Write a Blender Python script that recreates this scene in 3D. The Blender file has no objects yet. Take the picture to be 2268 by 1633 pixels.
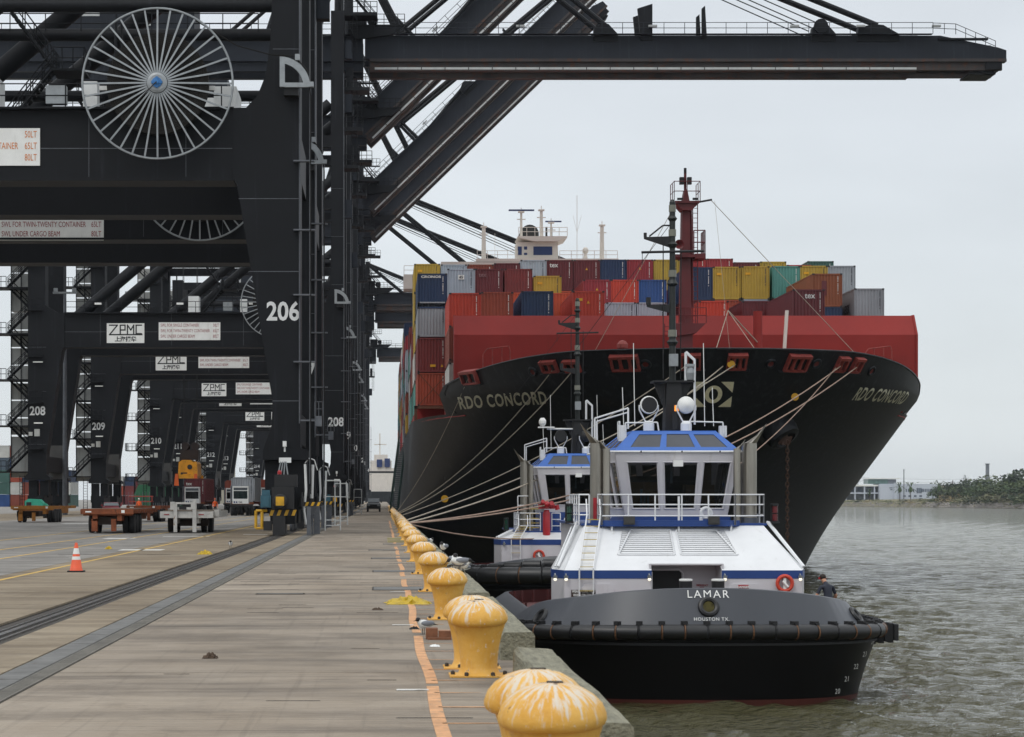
import bpy, math, random
import numpy as np
from mathutils import Vector, Matrix
from mathutils.bvhtree import BVHTree

R = math.radians
random.seed(7)
scene = bpy.context.scene
col = scene.collection

# ------------------------------------------------------------------ camera, sky, sun, exposure
EYE, FPX = 1.8, 5000.0            # eye height above the quay; focal length in 2268-wide pixels
WATER = -4.7
cam_data = bpy.data.cameras.new("camera")
cam_data.sensor_width = 36.0
cam_data.lens = 36.0 * FPX / 2268.0
cam_data.shift_x = (1134 - 850) / 2268.0
cam_data.shift_y = (1104 - 816.5) / 2268.0
cam_data.clip_start, cam_data.clip_end = 0.5, 9000
cam_data.dof.use_dof = True
cam_data.dof.focus_distance = 85.0
cam_data.dof.aperture_fstop = 8.0
cam = bpy.data.objects.new("camera", cam_data)
cam.location = (0, 0, EYE)
cam.rotation_euler = (R(90), 0, 0)
col.objects.link(cam)
scene.camera = cam

SUN_EL, SUN_AZ = R(52), R(215)     # azimuth from +Y towards +X
world = bpy.data.worlds.new("World")
scene.world = world
world.use_nodes = True
wn, wl = world.node_tree.nodes, world.node_tree.links
wn.clear()
out = wn.new("ShaderNodeOutputWorld")
bg = wn.new("ShaderNodeBackground")
sky = wn.new("ShaderNodeTexSky")
sky.sky_type = 'NISHITA'
sky.sun_disc = False
sky.sun_elevation, sky.sun_rotation = SUN_EL, SUN_AZ
tc = wn.new("ShaderNodeTexCoord")
sep = wn.new("ShaderNodeSeparateXYZ")
wl.new(tc.outputs["Generated"], sep.inputs[0])
ramp = wn.new("ShaderNodeValToRGB")          # an overcast sky: paler low down, brighter overhead
cr = ramp.color_ramp
cr.elements[0].position = 0.0
cr.elements[0].color = (6.9, 7.35, 7.6, 1)
cr.elements[1].position = 1.0
cr.elements[1].color = (13.6, 14.0, 14.4, 1)
e = cr.elements.new(0.2); e.color = (7.2, 7.6, 8.0, 1)
e = cr.elements.new(0.45); e.color = (9.4, 9.8, 10.2, 1)
wl.new(sep.outputs[2], ramp.inputs[0])
mp = wn.new("ShaderNodeMapping"); mp.inputs["Scale"].default_value = (2.2, 2.2, 7.0)
wl.new(tc.outputs["Generated"], mp.inputs[0])
nz = wn.new("ShaderNodeTexNoise"); nz.inputs["Scale"].default_value = 1.6
nz.inputs["Detail"].default_value = 4; nz.inputs["Roughness"].default_value = .5
wl.new(mp.outputs[0], nz.inputs[0])
cl = wn.new("ShaderNodeMapRange")
cl.inputs["From Min"].default_value = .3; cl.inputs["From Max"].default_value = .7
cl.inputs["To Min"].default_value = .90; cl.inputs["To Max"].default_value = 1.09
wl.new(nz.outputs[0], cl.inputs[0])
mul = wn.new("ShaderNodeVectorMath"); mul.operation = 'SCALE'
wl.new(ramp.outputs[0], mul.inputs[0]); wl.new(cl.outputs[0], mul.inputs["Scale"])
mix = wn.new("ShaderNodeMixRGB"); mix.inputs[0].default_value = .1
wl.new(mul.outputs[0], mix.inputs[1]); wl.new(sky.outputs[0], mix.inputs[2])
wl.new(mix.outputs[0], bg.inputs[0])
bg.inputs[1].default_value = 0.107
wl.new(bg.outputs[0], out.inputs[0])

sun_data = bpy.data.lights.new("sun", 'SUN')
sun_data.energy, sun_data.angle, sun_data.color = 0.8, R(14), (1.0, .97, .92)
sun = bpy.data.objects.new("sun", sun_data)
sd = Vector((math.sin(SUN_AZ) * math.cos(SUN_EL), math.cos(SUN_AZ) * math.cos(SUN_EL), math.sin(SUN_EL)))
sun.rotation_euler = sd.to_track_quat('Z', 'Y').to_euler()
sun.location = (0, -50, 80)
col.objects.link(sun)
vs = scene.view_settings
scene.display_settings.display_device = 'sRGB'
vs.view_transform, vs.look, vs.gamma, vs.exposure = 'Standard', 'None', 1.0, 0.0
vs.use_curve_mapping = False
scene.cycles.use_denoising = True
scene.cycles.max_bounces = 6
scene.cycles.diffuse_bounces = 3
scene.cycles.transparent_max_bounces = 8
scene.cycles.volume_bounces = 0

# ------------------------------------------------------------------ helpers
def srgb(h):
    c = [int(h[i:i + 2], 16) / 255 for i in (0, 2, 4)]
    return tuple(x / 12.92 if x <= .04045 else ((x + .055) / 1.055) ** 2.4 for x in c)

MATS = {}
def paint(name, color, rough=.6, metal=0.0, var=.18, scale=.6, rust=0.0, rustcol=(.10, .035, .012), bump=0.0,
          stretch=(1, 1, 1), bscale=None, streak=0.0, streakcol=(.5, .5, .48), spec=.5):
    """paint or bare surface with uneven tone, optional rust patches and vertical streaks, in world space"""
    if name in MATS: return MATS[name]
    if isinstance(color, str): color = srgb(color)
    m = bpy.data.materials.new(name); m.use_nodes = True
    n, l = m.node_tree.nodes, m.node_tree.links
    b = n["Principled BSDF"]
    b.inputs["Roughness"].default_value = rough
    b.inputs["Metallic"].default_value = metal
    b.inputs["Specular IOR Level"].default_value = spec
    g = n.new("ShaderNodeNewGeometry")
    mpn = n.new("ShaderNodeMapping"); mpn.inputs["Scale"].default_value = stretch
    l.new(g.outputs["Position"], mpn.inputs[0])
    t = n.new("ShaderNodeTexNoise"); t.inputs["Scale"].default_value = scale
    t.inputs["Detail"].default_value = 5; t.inputs["Roughness"].default_value = .6
    l.new(mpn.outputs[0], t.inputs[0])
    r = n.new("ShaderNodeMapRange")
    r.inputs["From Min"].default_value = .3; r.inputs["From Max"].default_value = .7
    r.inputs["To Min"].default_value = 1 - var; r.inputs["To Max"].default_value = 1 + var
    l.new(t.outputs[0], r.inputs[0])
    s = n.new("ShaderNodeVectorMath"); s.operation = 'SCALE'
    s.inputs[0].default_value = color
    l.new(r.outputs[0], s.inputs["Scale"])
    last = s.outputs[0]
    def patch(last, sc, lo, hi, c, st):
        mp2 = n.new("ShaderNodeMapping"); mp2.inputs["Scale"].default_value = st
        l.new(g.outputs["Position"], mp2.inputs[0])
        t2 = n.new("ShaderNodeTexNoise"); t2.inputs["Scale"].default_value = sc
        t2.inputs["Detail"].default_value = 6; t2.inputs["Roughness"].default_value = .65
        l.new(mp2.outputs[0], t2.inputs[0])
        r2 = n.new("ShaderNodeMapRange")
        r2.inputs["From Min"].default_value = lo; r2.inputs["From Max"].default_value = hi
        l.new(t2.outputs[0], r2.inputs[0])
        mx = n.new("ShaderNodeMixRGB"); mx.inputs[2].default_value = (*c, 1)
        l.new(r2.outputs[0], mx.inputs[0]); l.new(last, mx.inputs[1])
        return mx.outputs[0]
    if rust: last = patch(last, 1.3 * scale / .6, .70 - rust * .3, .80 - rust * .25, rustcol, (1, 1, .6))
    if streak: last = patch(last, 1.2, .66 - streak * .3, .9 - streak * .3, streakcol, (2.2, 2.2, .12))
    l.new(last, b.inputs["Base Color"])
    if bump:
        t3 = n.new("ShaderNodeTexNoise"); t3.inputs["Scale"].default_value = bscale or scale * 8
        t3.inputs["Detail"].default_value = 6
        l.new(mpn.outputs[0], t3.inputs[0])
        bp = n.new("ShaderNodeBump"); bp.inputs["Strength"].default_value = bump
        bp.inputs["Distance"].default_value = .03
        l.new(t3.outputs[0], bp.inputs["Height"]); l.new(bp.outputs[0], b.inputs["Normal"])
    MATS[name] = m
    return m

def glass(name, tint, rough=.05, alpha=.35):
    if name in MATS: return MATS[name]
    m = bpy.data.materials.new(name); m.use_nodes = True
    n, l = m.node_tree.nodes, m.node_tree.links
    n.clear()
    o = n.new("ShaderNodeOutputMaterial")
    tr = n.new("ShaderNodeBsdfTransparent"); tr.inputs[0].default_value = (alpha, alpha, alpha, 1)
    gl = n.new("ShaderNodeBsdfPrincipled"); gl.inputs["Base Color"].default_value = (*tint, 1)
    gl.inputs["Roughness"].default_value = rough
    mx = n.new("ShaderNodeMixShader")
    fr = n.new("ShaderNodeFresnel"); fr.inputs[0].default_value = 1.5
    mr = n.new("ShaderNodeMapRange"); mr.inputs["To Min"].default_value = .25; mr.inputs["To Max"].default_value = 1
    l.new(fr.outputs[0], mr.inputs[0]); l.new(mr.outputs[0], mx.inputs[0])
    l.new(tr.outputs[0], mx.inputs[1]); l.new(gl.outputs[0], mx.inputs[2]); l.new(mx.outputs[0], o.inputs[0])
    MATS[name] = m
    return m

def emit(name, color, strength):
    if name in MATS: return MATS[name]
    m = bpy.data.materials.new(name); m.use_nodes = True
    b = m.node_tree.nodes["Principled BSDF"]
    b.inputs["Base Color"].default_value = (*color, 1)
    b.inputs["Emission Color"].default_value = (*color, 1)
    b.inputs["Emission Strength"].default_value = strength
    MATS[name] = m
    return m

class MB:
    """collects vertices and faces of one mesh"""
    def __init__(s): s.v, s.f = [], []
    def add(s, vs, fs):
        k = len(s.v); s.v += [tuple(p) for p in vs]; s.f += [tuple(i + k for i in f) for f in fs]; return s
    def box(s, x0, x1, y0, y1, z0, z1):
        return s.add([(x0, y0, z0), (x1, y0, z0), (x1, y1, z0), (x0, y1, z0), (x0, y0, z1), (x1, y0, z1), (x1, y1, z1), (x0, y1, z1)],
                     [(0, 3, 2, 1), (4, 5, 6, 7), (0, 1, 5, 4), (1, 2, 6, 5), (2, 3, 7, 6), (3, 0, 4, 7)])
    def prism(s, pts, y0, y1):
        """an outline in x,z pushed through in y"""
        n = len(pts)
        v = [(x, y0, z) for x, z in pts] + [(x, y1, z) for x, z in pts]
        f = [tuple(range(n)), tuple(range(2 * n - 1, n - 1, -1))]
        f += [(i, i + n, (i + 1) % n + n, (i + 1) % n) for i in range(n)]
        return s.add(v, f)
    def prism_x(s, pts, x0, x1):
        n = len(pts)
        v = [(x0, y, z) for y, z in pts] + [(x1, y, z) for y, z in pts]
        f = [tuple(range(n)), tuple(range(2 * n - 1, n - 1, -1))] + [(i, i + n, (i + 1) % n + n, (i + 1) % n) for i in range(n)]
        return s.add(v, f)
    def prism_z(s, pts, z0, z1, k=1.0):
        n = len(pts)
        v = [(x, y, z0) for x, y in pts] + [(x * k, y * k, z1) for x, y in pts]
        f = [tuple(range(n - 1, -1, -1)), tuple(range(n, 2 * n))] + [(i, (i + 1) % n, (i + 1) % n + n, i + n) for i in range(n)]
        return s.add(v, f)
    def tube(s, a, b, r, n=8, r2=None):
        a, b = Vector(a), Vector(b); r2 = r if r2 is None else r2
        d = (b - a)
        if d.length < 1e-6: return s
        q = d.to_track_quat('Z', 'Y')
        v = []
        for p, rr in ((a, r), (b, r2)):
            for i in range(n):
                t = 2 * math.pi * i / n
                v.append(p + q @ Vector((rr * math.cos(t), rr * math.sin(t), 0)))
        f = [(i, (i + 1) % n, (i + 1) % n + n, i + n) for i in range(n)] + [tuple(range(n - 1, -1, -1)), tuple(range(n, 2 * n))]
        return s.add(v, f)
    def path(s, pts, r, n=6):
        for a, b in zip(pts[:-1], pts[1:]): s.tube(a, b, r, n)
        return s
    def lathe(s, prof, c=(0, 0, 0), n=16, axis='z', a0=0, a1=2 * math.pi):
        v, f = [], []; full = abs(a1 - a0 - 2 * math.pi) < 1e-6
        m = n if full else n + 1
        for r, h in prof:
            for i in range(m):
                t = a0 + (a1 - a0) * i / n
                x, y = r * math.cos(t), r * math.sin(t)
                p = {'z': (x, y, h), 'y': (x, h, y), 'x': (h, x, y)}[axis]
                v.append((p[0] + c[0], p[1] + c[1], p[2] + c[2]))
        for j in range(len(prof) - 1):
            for i in range(n):
                k = (i + 1) % m
                f.append((j * m + i, j * m + k, (j + 1) * m + k, (j + 1) * m + i))
        if full:
            f.append(tuple(range(m - 1, -1, -1))); f.append(tuple(range((len(prof) - 1) * m, len(prof) * m)))
        return s.add(v, f)
    def torus(s, c, R_, r, axis='y', n=20, k=8):
        v, f = [], []
        for i in range(n):
            t = 2 * math.pi * i / n
            for j in range(k):
                u = 2 * math.pi * j / k
                d = R_ + r * math.cos(u); h = r * math.sin(u)
                x, y = d * math.cos(t), d * math.sin(t)
                p = {'z': (x, y, h), 'y': (x, h, y), 'x': (h, x, y)}[axis]
                v.append((p[0] + c[0], p[1] + c[1], p[2] + c[2]))
        for i in range(n):
            for j in range(k):
                f.append((i * k + j, ((i + 1) % n) * k + j, ((i + 1) % n) * k + (j + 1) % k, i * k + (j + 1) % k))
        return s.add(v, f)
    def ball(s, c, r, n=10, sc=(1, 1, 1)):
        v, f = [], []; m = n // 2
        for j in range(m + 1):
            ph = math.pi * j / m
            for i in range(n):
                t = 2 * math.pi * i / n
                v.append((c[0] + sc[0] * r * math.sin(ph) * math.cos(t), c[1] + sc[1] * r * math.sin(ph) * math.sin(t), c[2] + sc[2] * r * math.cos(ph)))
        for j in range(m):
            for i in range(n):
                f.append((j * n + i, (j + 1) * n + i, (j + 1) * n + (i + 1) % n, j * n + (i + 1) % n))
        return s.add(v, f)
    def rail(s, pts, h=1.1, r=.03, step=1.6, bars=(.5, 1.0), n=4):
        for a, b in zip(pts[:-1], pts[1:]):
            a, b = Vector(a), Vector(b); L = (b - a).length; k = max(1, round(L / step))
            for i in range(k + 1):
                p = a + (b - a) * i / k
                s.tube(p, p + Vector((0, 0, h)), r, n)
            for q in bars: s.tube(a + Vector((0, 0, h * q)), b + Vector((0, 0, h * q)), r, n)
        return s
    def mesh(s, name):
        me = bpy.data.meshes.new(name); me.from_pydata(s.v, [], s.f); me.update(); return me

CACHE = {}
def mk(name, geo, material, parent=None, off=(0, 0, 0), smooth=False, key=None, **props):
    """link one mesh object; geo is an MB, a mesh, or a function that builds an MB (shared when key is given)"""
    if key and isinstance(CACHE.get(key), int):
        return [mk(name, None, material, parent, off, smooth, key + "#%d" % i, **props) for i in range(CACHE[key])][0]
    if key and key in CACHE: me = CACHE[key]
    else:
        if callable(geo): geo = geo()
        if isinstance(geo, list):                # several separate pieces of one name
            if key: CACHE[key] = len(geo)
            return [mk(name, g_, material, parent, off, smooth, (key + "#%d" % i) if key else None, **props) for i, g_ in enumerate(geo)][0]
        me = geo.mesh(name) if isinstance(geo, MB) else geo
        if material is not None and not me.materials: me.materials.append(material)
        if smooth:
            me.polygons.foreach_set("use_smooth", [True] * len(me.polygons))
            try: me.set_sharp_from_angle(angle=R(40))
            except Exception: pass
        if key: CACHE[key] = me
    o = bpy.data.objects.new(name, me)
    col.objects.link(o)
    if material is not None and me.materials and me.materials[0] is not material:
        o.material_slots[0].link = 'OBJECT'; o.material_slots[0].material = material
    o.location = off
    if parent is not None: o.parent = parent
    for k_, v_ in props.items():
        if v_ is not None: o[k_] = v_
    return o
def root(name, loc, label, category, group=None, rz=0):
    o = bpy.data.objects.new(name, None); col.objects.link(o)
    o.location = loc; o.rotation_euler.z = rz; o.empty_display_size = .2
    o["label"], o["category"] = label, category
    if group: o["group"] = group
    return o
def copy_tree(o, parent=None):
    c = o.copy(); col.objects.link(c)
    if parent is not None: c.parent = parent
    for ch in list(o.children): copy_tree(ch, c)
    return c
def at(x, y, d):
    """world point that stands at distance d behind photo pixel x,y"""
    return Vector(((x - 850) * d / FPX, d, EYE + (1104 - y) * d / FPX))

TEXTS = {}
def text_mesh(body, size, bold=.0, sx=1.0, align='CENTER', spacing=1.0):
    """flat lettering as a mesh in the x,z plane, facing -y, centred on its own middle"""
    key = (body, size, bold, sx, align, spacing)
    if key in TEXTS: return TEXTS[key].copy()
    cu = bpy.data.curves.new("lettering", 'FONT')
    cu.body, cu.size, cu.offset, cu.extrude = body, size, bold, .004
    cu.align_x, cu.align_y = align, 'CENTER'
    cu.space_character = spacing
    cu.resolution_u = 3
    o = bpy.data.objects.new("lettering", cu); col.objects.link(o)
    dg = bpy.context.evaluated_depsgraph_get()
    me = bpy.data.meshes.new_from_object(o.evaluated_get(dg))
    bpy.data.objects.remove(o); bpy.data.curves.remove(cu)
    me.transform(Matrix.Diagonal((sx, 1, 1, 1)))
    me.transform(Matrix.Rotation(R(90), 4, 'X'))
    me.materials.clear()
    TEXTS[key] = me
    return me.copy()
# ------------------------------------------------------------------ materials of the setting
def ground_mat(name, base, dark, light, streak_x=(.35, 9, 1), wear=.35, boards=False):
    m = bpy.data.materials.new(name); m.use_nodes = True
    n, l = m.node_tree.nodes, m.node_tree.links
    b = n["Principled BSDF"]; b.inputs["Roughness"].default_value = .85
    g = n.new("ShaderNodeNewGeometry")
    def nse(scale, st, detail=6, rgh=.6):
        mp_ = n.new("ShaderNodeMapping"); mp_.inputs["Scale"].default_value = st
        l.new(g.outputs["Position"], mp_.inputs[0])
        t = n.new("ShaderNodeTexNoise"); t.inputs["Scale"].default_value = scale
        t.inputs["Detail"].default_value = detail; t.inputs["Roughness"].default_value = rgh
        l.new(mp_.outputs[0], t.inputs[0]); return t.outputs[0]
    def rng(x, a, c, d=0, e_=1):
        r = n.new("ShaderNodeMapRange"); r.inputs["From Min"].default_value = a; r.inputs["From Max"].default_value = c
        r.inputs["To Min"].default_value = d; r.inputs["To Max"].default_value = e_
        l.new(x, r.inputs[0]); return r.outputs[0]
    def mixc(f, a, c, mode='MIX'):
        x = n.new("ShaderNodeMixRGB"); x.blend_type = mode
        for i, q in ((0, f), (1, a), (2, c)):
            if isinstance(q, tuple): x.inputs[i].default_value = (*q, 1)
            elif isinstance(q, float): x.inputs[i].default_value = q
            else: l.new(q, x.inputs[i])
        return x.outputs[0]
    c = mixc(rng(nse(.35, (1, .35, 1)), .35, .65), base, light)
    c = mixc(rng(nse(.22, (1, .6, 1), 8, .75), .50, .62, 0, .45), c, dark)    # broad irregular stains
    c = mixc(rng(nse(.7, (1, 1, 1), 8, .8), .60, .66, 0, .35), c, (dark[0] * .6, dark[1] * .6, dark[2] * .6))
    c = mixc(rng(nse(1.1, (.25, .9, 1)), .45, .75), c, dark)              # large uneven patches drawn out across the quay
    c = mixc(rng(nse(1.0, streak_x, 4), .5, .72, 0, wear), c, dark)        # streaks
    c = mixc(rng(nse(2.0, (5, .10, 1), 3), .58, .75, 0, .35), c, dark)    # tyre tracks along the quay
    c = mixc(rng(nse(14, (.3, 1.6, 1), 6, .7), .35, .7, 0, .5), c, mixc(.5, c, dark))
    c = mixc(rng(nse(5, (1, 1, 1), 5, .7), .68, .74, 0, .8), c, light)    # bird droppings, chips
    c = mixc(rng(nse(3.1, (1, 1, 1), 5, .7), .70, .76, 0, .8), c, (dark[0] * .35, dark[1] * .35, dark[2] * .35))
    if boards:      # thin dark joints across the quay, broken up by wear
        sp_ = n.new("ShaderNodeSeparateXYZ"); l.new(g.outputs["Position"], sp_.inputs[0])
        def mth(op, a, c_, d_=None):
            x = n.new("ShaderNodeMath"); x.operation = op
            for i, q in ((0, a), (1, c_), (2, d_)):
                if q is None: continue
                if isinstance(q, (int, float)): x.inputs[i].default_value = q
                else: l.new(q, x.inputs[i])
            return x.outputs[0]
        ph = mth('FRACT', mth('MULTIPLY', mth('ADD', sp_.outputs[1], mth('MULTIPLY', nse(.5, (1, .2, 1)), .25)), 1 / .88), 0)
        lineq = mth('LESS_THAN', ph, .03)
        c = mixc(mth('MULTIPLY', lineq, rng(nse(.8, (.5, 1.5, 1)), .42, .62, 0, .75)), c, (dark[0] * .4, dark[1] * .4, dark[2] * .4))
        ph2 = mth('FRACT', mth('MULTIPLY', sp_.outputs[1], 1 / .11), 0)
        c = mixc(mth('MULTIPLY', mth('LESS_THAN', ph2, .2), rng(nse(1.3, (.4, 1.5, 1)), .45, .7, 0, .28)), c, dark)
    oi = n.new("ShaderNodeObjectInfo")
    tone = n.new("ShaderNodeVectorMath"); tone.operation = 'SCALE'
    l.new(c, tone.inputs[0]); l.new(rng(oi.outputs["Random"], 0, 1, .88, 1.10), tone.inputs["Scale"])
    c = tone.outputs[0]
    l.new(c, b.inputs["Base Color"])
    l.new(rng(nse(2, (1, 1, 1)), .3, .7, .65, .95), b.inputs["Roughness"])
    bp = n.new("ShaderNodeBump"); bp.inputs["Strength"].default_value = .5; bp.inputs["Distance"].default_value = .02
    if boards:                                                          # narrow board marks left by the forms
        w = n.new("ShaderNodeTexWave"); w.bands_direction = 'Y'; w.inputs["Scale"].default_value = 1.6
        w.inputs["Distortion"].default_value = .6
        l.new(g.outputs["Position"], w.inputs[0])
        ad = n.new("ShaderNodeMath"); ad.operation = 'ADD'
        l.new(w.outputs["Fac"], ad.inputs[0]); l.new(nse(12, (.4, 2, 1)), ad.inputs[1]); l.new(ad.outputs[0], bp.inputs["Height"])
    else: l.new(nse(12, (1, 1, 1)), bp.inputs["Height"])
    l.new(bp.outputs[0], b.inputs["Normal"])
    MATS[name] = m; return m

concrete = ground_mat("quay_concrete", srgb("8a7d6c"), srgb("544b41"), srgb("a09484"), boards=True, streak_x=(.3, 14, 1), wear=.26)
concrete2 = ground_mat("yard_concrete", srgb("84755f"), srgb("594c3b"), srgb("958873"), streak_x=(.3, 4, 1), boards=True)
asphalt = ground_mat("yard_asphalt", srgb("84807a"), srgb("5f5b55"), srgb("99948d"), streak_x=(.2, 3, 1))
dark_joint = paint("joint_filler", (.05, .043, .036), .9, var=.4, scale=6, bump=.5)
rail_steel = paint("rail_steel", (.22, .21, .20), .35, .9, var=.3, scale=4)
plate_mat = paint("steel_cover_plate", srgb("6b6a67"), .6, .2, var=.3, scale=2.5, rust=.25, rustcol=(.11, .07, .05), bump=.3)
grate_mat = paint("steel_grating", srgb("77736b"), .6, .3, var=.25, scale=3)
timber = paint("weathered_timber", srgb("7d7a68"), .9, var=.35, scale=3, rust=.35, rustcol=srgb("454836"), bump=.9, stretch=(6, .8, 6), bscale=6)
orange_line = paint("worn_orange_line_paint", srgb("c9976c"), .85, var=.25, scale=4, rust=.6, rustcol=srgb("9a8066"))
yellow_line = paint("worn_yellow_line_paint", srgb("c4a04f"), .8, var=.2, scale=2, rust=.5, rustcol=srgb("9b937f"))
white_mark = paint("worn_white_marking", srgb("c8c6c0"), .85, var=.15, scale=2, rust=.45, rustcol=srgb("9b958b"))

# ------------------------------------------------------------------ ground: one sheet under all, slabs proud of it
mk("ground", MB().box(-900, 1.55, -15, 2600, -.9, -.05), dark_joint, kind="structure")
quay = mk("quay_deck", MB().box(-5.45, 1.55, -10, 2590, -.049, -.03), dark_joint, kind="structure")
yard = mk("yard_pavement", MB().box(-890, -5.5, -10, 2590, -.049, -.03), dark_joint, kind="structure")
P = 10.6
def slab_row(x0, x1, mat_, parent, key, n=34, y0=-8.5, gap=.035, length=P):
    for i in range(n):
        y = y0 + i * length
        mk("concrete_slab", lambda: MB().box(x0, x1, 0, length - gap, -.03, 0), mat_, parent, (0, y, 0), key=key)
slab_row(-3.36, 1.55, concrete, quay, "slabA")
slab_row(-4.72, -3.93, concrete2, quay, "slabB", 34)
slab_row(-8.9, -5.5, concrete2, yard, "slabC", 34)
slab_row(-16.4, -8.93, asphalt, yard, "slabD", 17, length=P * 2)
slab_row(-30.4, -16.43, asphalt, yard, "slabE", 17, length=P * 2)
slab_row(-44.4, -30.43, concrete2, yard, "slabF", 17, length=P * 2)
for x0, x1, m_ in ((-3.36, 1.55, concrete), (-4.72, -3.93, concrete2), (-8.9, -5.5, concrete2)):
    mk("far_concrete", MB().box(x0, x1, -8.5 + 34 * P, 2580, -.03, 0), m_, quay if x0 > -5 else yard)
mk("far_asphalt", MB().box(-44.4, -8.93, -8.5 + 34 * P, 2580, -.03, 0), asphalt, yard)
mk("far_asphalt", MB().box(-880, -44.43, -8.5, 2580, -.03, 0), asphalt, yard)

# crane rail in its groove
rl = root("crane_rail", (-5.05, 0, -.03), "sunken steel crane rail running along the quay left of the drain", "rail")
mk("rail_bed", MB().box(-.36, .30, -8, 2500, 0.001, .006), dark_joint, rl)
mk("rail_head", MB().box(-.06, .03, -8, 2500, .006, .035).box(.13, .17, -8, 2500, .006, .03).box(-.20, -.17, -8, 2500, .006, .022), rail_steel, rl)
rl2 = root("crane_rail", (-36, 0, -.03), "landside crane rail far left beneath the outer crane legs", "rail")
mk("rail_head", MB().box(-.05, .05, -8, 2500, .031, .045), rail_steel, rl2)

# drain with cover plates and a strip of grating
dr = root("trench_drain", (-3.64, 0, -.03), "long drain of grey cover plates and grating between crane rail and bollards", "drain")
for i in range(150):
    y = 6 + i * 1.83
    mk("cover_plate", lambda: MB().box(-.26, .03, 0, 1.80, 0.0, .032), plate_mat, dr, (0, y, random.uniform(-.003, .003)), key="coverplate")
def grating():
    b = MB()
    for i in range(24): b.box(.05, .24, i * .0765, i * .0765 + .04, 0, .028)
    b.box(.05, .065, 0, 1.8, 0, .03).box(.225, .24, 0, 1.8, 0, .03)
    return b
for i in range(110):
    mk("grating", grating, grate_mat, dr, (0, 6 + i * 1.83, 0), key="gratingpiece")
mk("far_cover", MB().box(-.26, .24, 6 + 150 * 1.83, 2500, 0, .03), plate_mat, dr)

# painted lines (sheets 4 mm up)
def line(name, pts, w, m_, label, z=.004):
    b = MB()
    for (x0, y0), (x1, y1) in zip(pts[:-1], pts[1:]):
        b.add([(x0 - w / 2, y0, z), (x0 + w / 2, y0, z), (x1 + w / 2, y1, z), (x1 - w / 2, y1, z)], [(0, 1, 2, 3)])
    return mk(name, b, m_, label=label, kind="structure")
wav = lambda y: .447 + .013 * math.sin(y * .9) + .014 * math.sin(y * .33 + 1)
segs = [(5, 14.7), (15.0, 21.6), (21.9, 29.5), (30.2, 40), (41, 50), (52, 62), (64, 70), (72, 84), (88, 96), (100, 130), (135, 180)]
for i, (a, b_) in enumerate(segs):
    k = max(2, int((b_ - a) / .7))
    line("edge_line", [(wav(a + (b_ - a) * j / k), a + (b_ - a) * j / k) for j in range(k + 1)], .115, orange_line,
         "worn wavy orange stripe along the quay edge")
for i in range(26):
    y = 10.5 + i * 1.55
    line("edge_tick", [(.5 + j * .1, y + random.uniform(-.01, .01)) for j in range(2)], .0, orange_line, None) if False else None
tick = MB()
for i in range(30):
    y = 10.9 + i * 1.42
    x1 = random.uniform(.85, 1.15)
    tick.add([(.47, y, .004), (x1, y + random.uniform(-.06, .06), .004), (x1, y + .05, .004), (.47, y + .06, .004)], [(0, 1, 2, 3)])
mk("edge_ticks", tick, orange_line, kind="structure", label="thin orange cross strokes between edge stripe and bollards")
for x, a, b_ in ((-8.44, 30, 420), (-11.4, 60, 260), (-13.4, 60, 260), (-16.4, 90, 300)):
    line("lane_line", [(x, y) for y in range(a, b_, 10)], .13, yellow_line, "yellow lane line along the yard")
wm = MB()
for x, y, w, d in ((-9.2, 78, 1.5, 1.6), (-12.5, 100, 1.3, 2.5), (-18, 150, 1.6, 3), (-10.4, 106, 2.2, .8), (-7.0, 112, 1.2, .8), (-13, 140, 2, 2), (-23, 160, 2, 3), (-6.6, 150, 1, 1.5)):
    wm.box(x, x + w, y, y + d, .001, .004)
mk("white_patches", wm, white_mark, kind="structure")
wm = MB()
for y in (21.1, 21.35 + P, 22.1 + 2 * P): wm.box(.12, .42, y, y + .13, .0045, .0075)
mk("white_edge_marks", wm, white_mark, kind="structure")

# dark steel slot covers and joint strips in the deck beside the bollards
for i, (x, y, w, d) in enumerate(((-.20, 44.2, 1.05, 1.5), (-.25, 55.0, 1.0, 1.2), (-.35, 67, 1.3, 1.2), (-.5, 78, 1.2, 1), (-2.37, 42.3, .85, .28), (-.0, 88, .8, 1.2))):
    sc_ = root("deck_cover", (x, y, 0), ["dark steel cover set in the deck beside the yellow tarp", "second dark deck cover behind the yellow tarp", "third dark deck cover along the bollards",
               "fourth dark deck cover along the bollards", "thin dark steel strip lying in the middle of the deck", "fifth small dark deck cover near the far bollards"][i], "cover plate")
    mk("plate", MB().box(0, w, 0, d, .001, .008), plate_mat, sc_)
    mk("plate_frame", MB().box(-.03, w + .03, -.04, 0, .001, .011).box(-.03, w + .03, d, d + .04, .001, .011).box(-.03, 0, 0, d, .001, .011), dark_joint, sc_)
cr_ = MB()
rr = random.Random(3)
for i in range(60):        # short dark cracks and lost sticks of dunnage on the deck
    y = rr.uniform(18, 120); x = rr.uniform(-3.2, .3); w = rr.uniform(.1, .7)
    cr_.box(x, x + w, y, y + rr.uniform(.01, .03), .001, .004)
for i in range(40):
    y = rr.uniform(60, 160); x = rr.uniform(-16, -6); w = rr.uniform(.2, 1.5)
    cr_.box(x, x + w, y, y + rr.uniform(.03, .08), .001, .005)
mk("deck_scratches", cr_, dark_joint, kind="structure")

ordinal = lambda n: str(n) + ('th' if 10 <= n % 100 <= 20 else {1: 'st', 2: 'nd', 3: 'rd'}.get(n % 10, 'th'))
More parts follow.
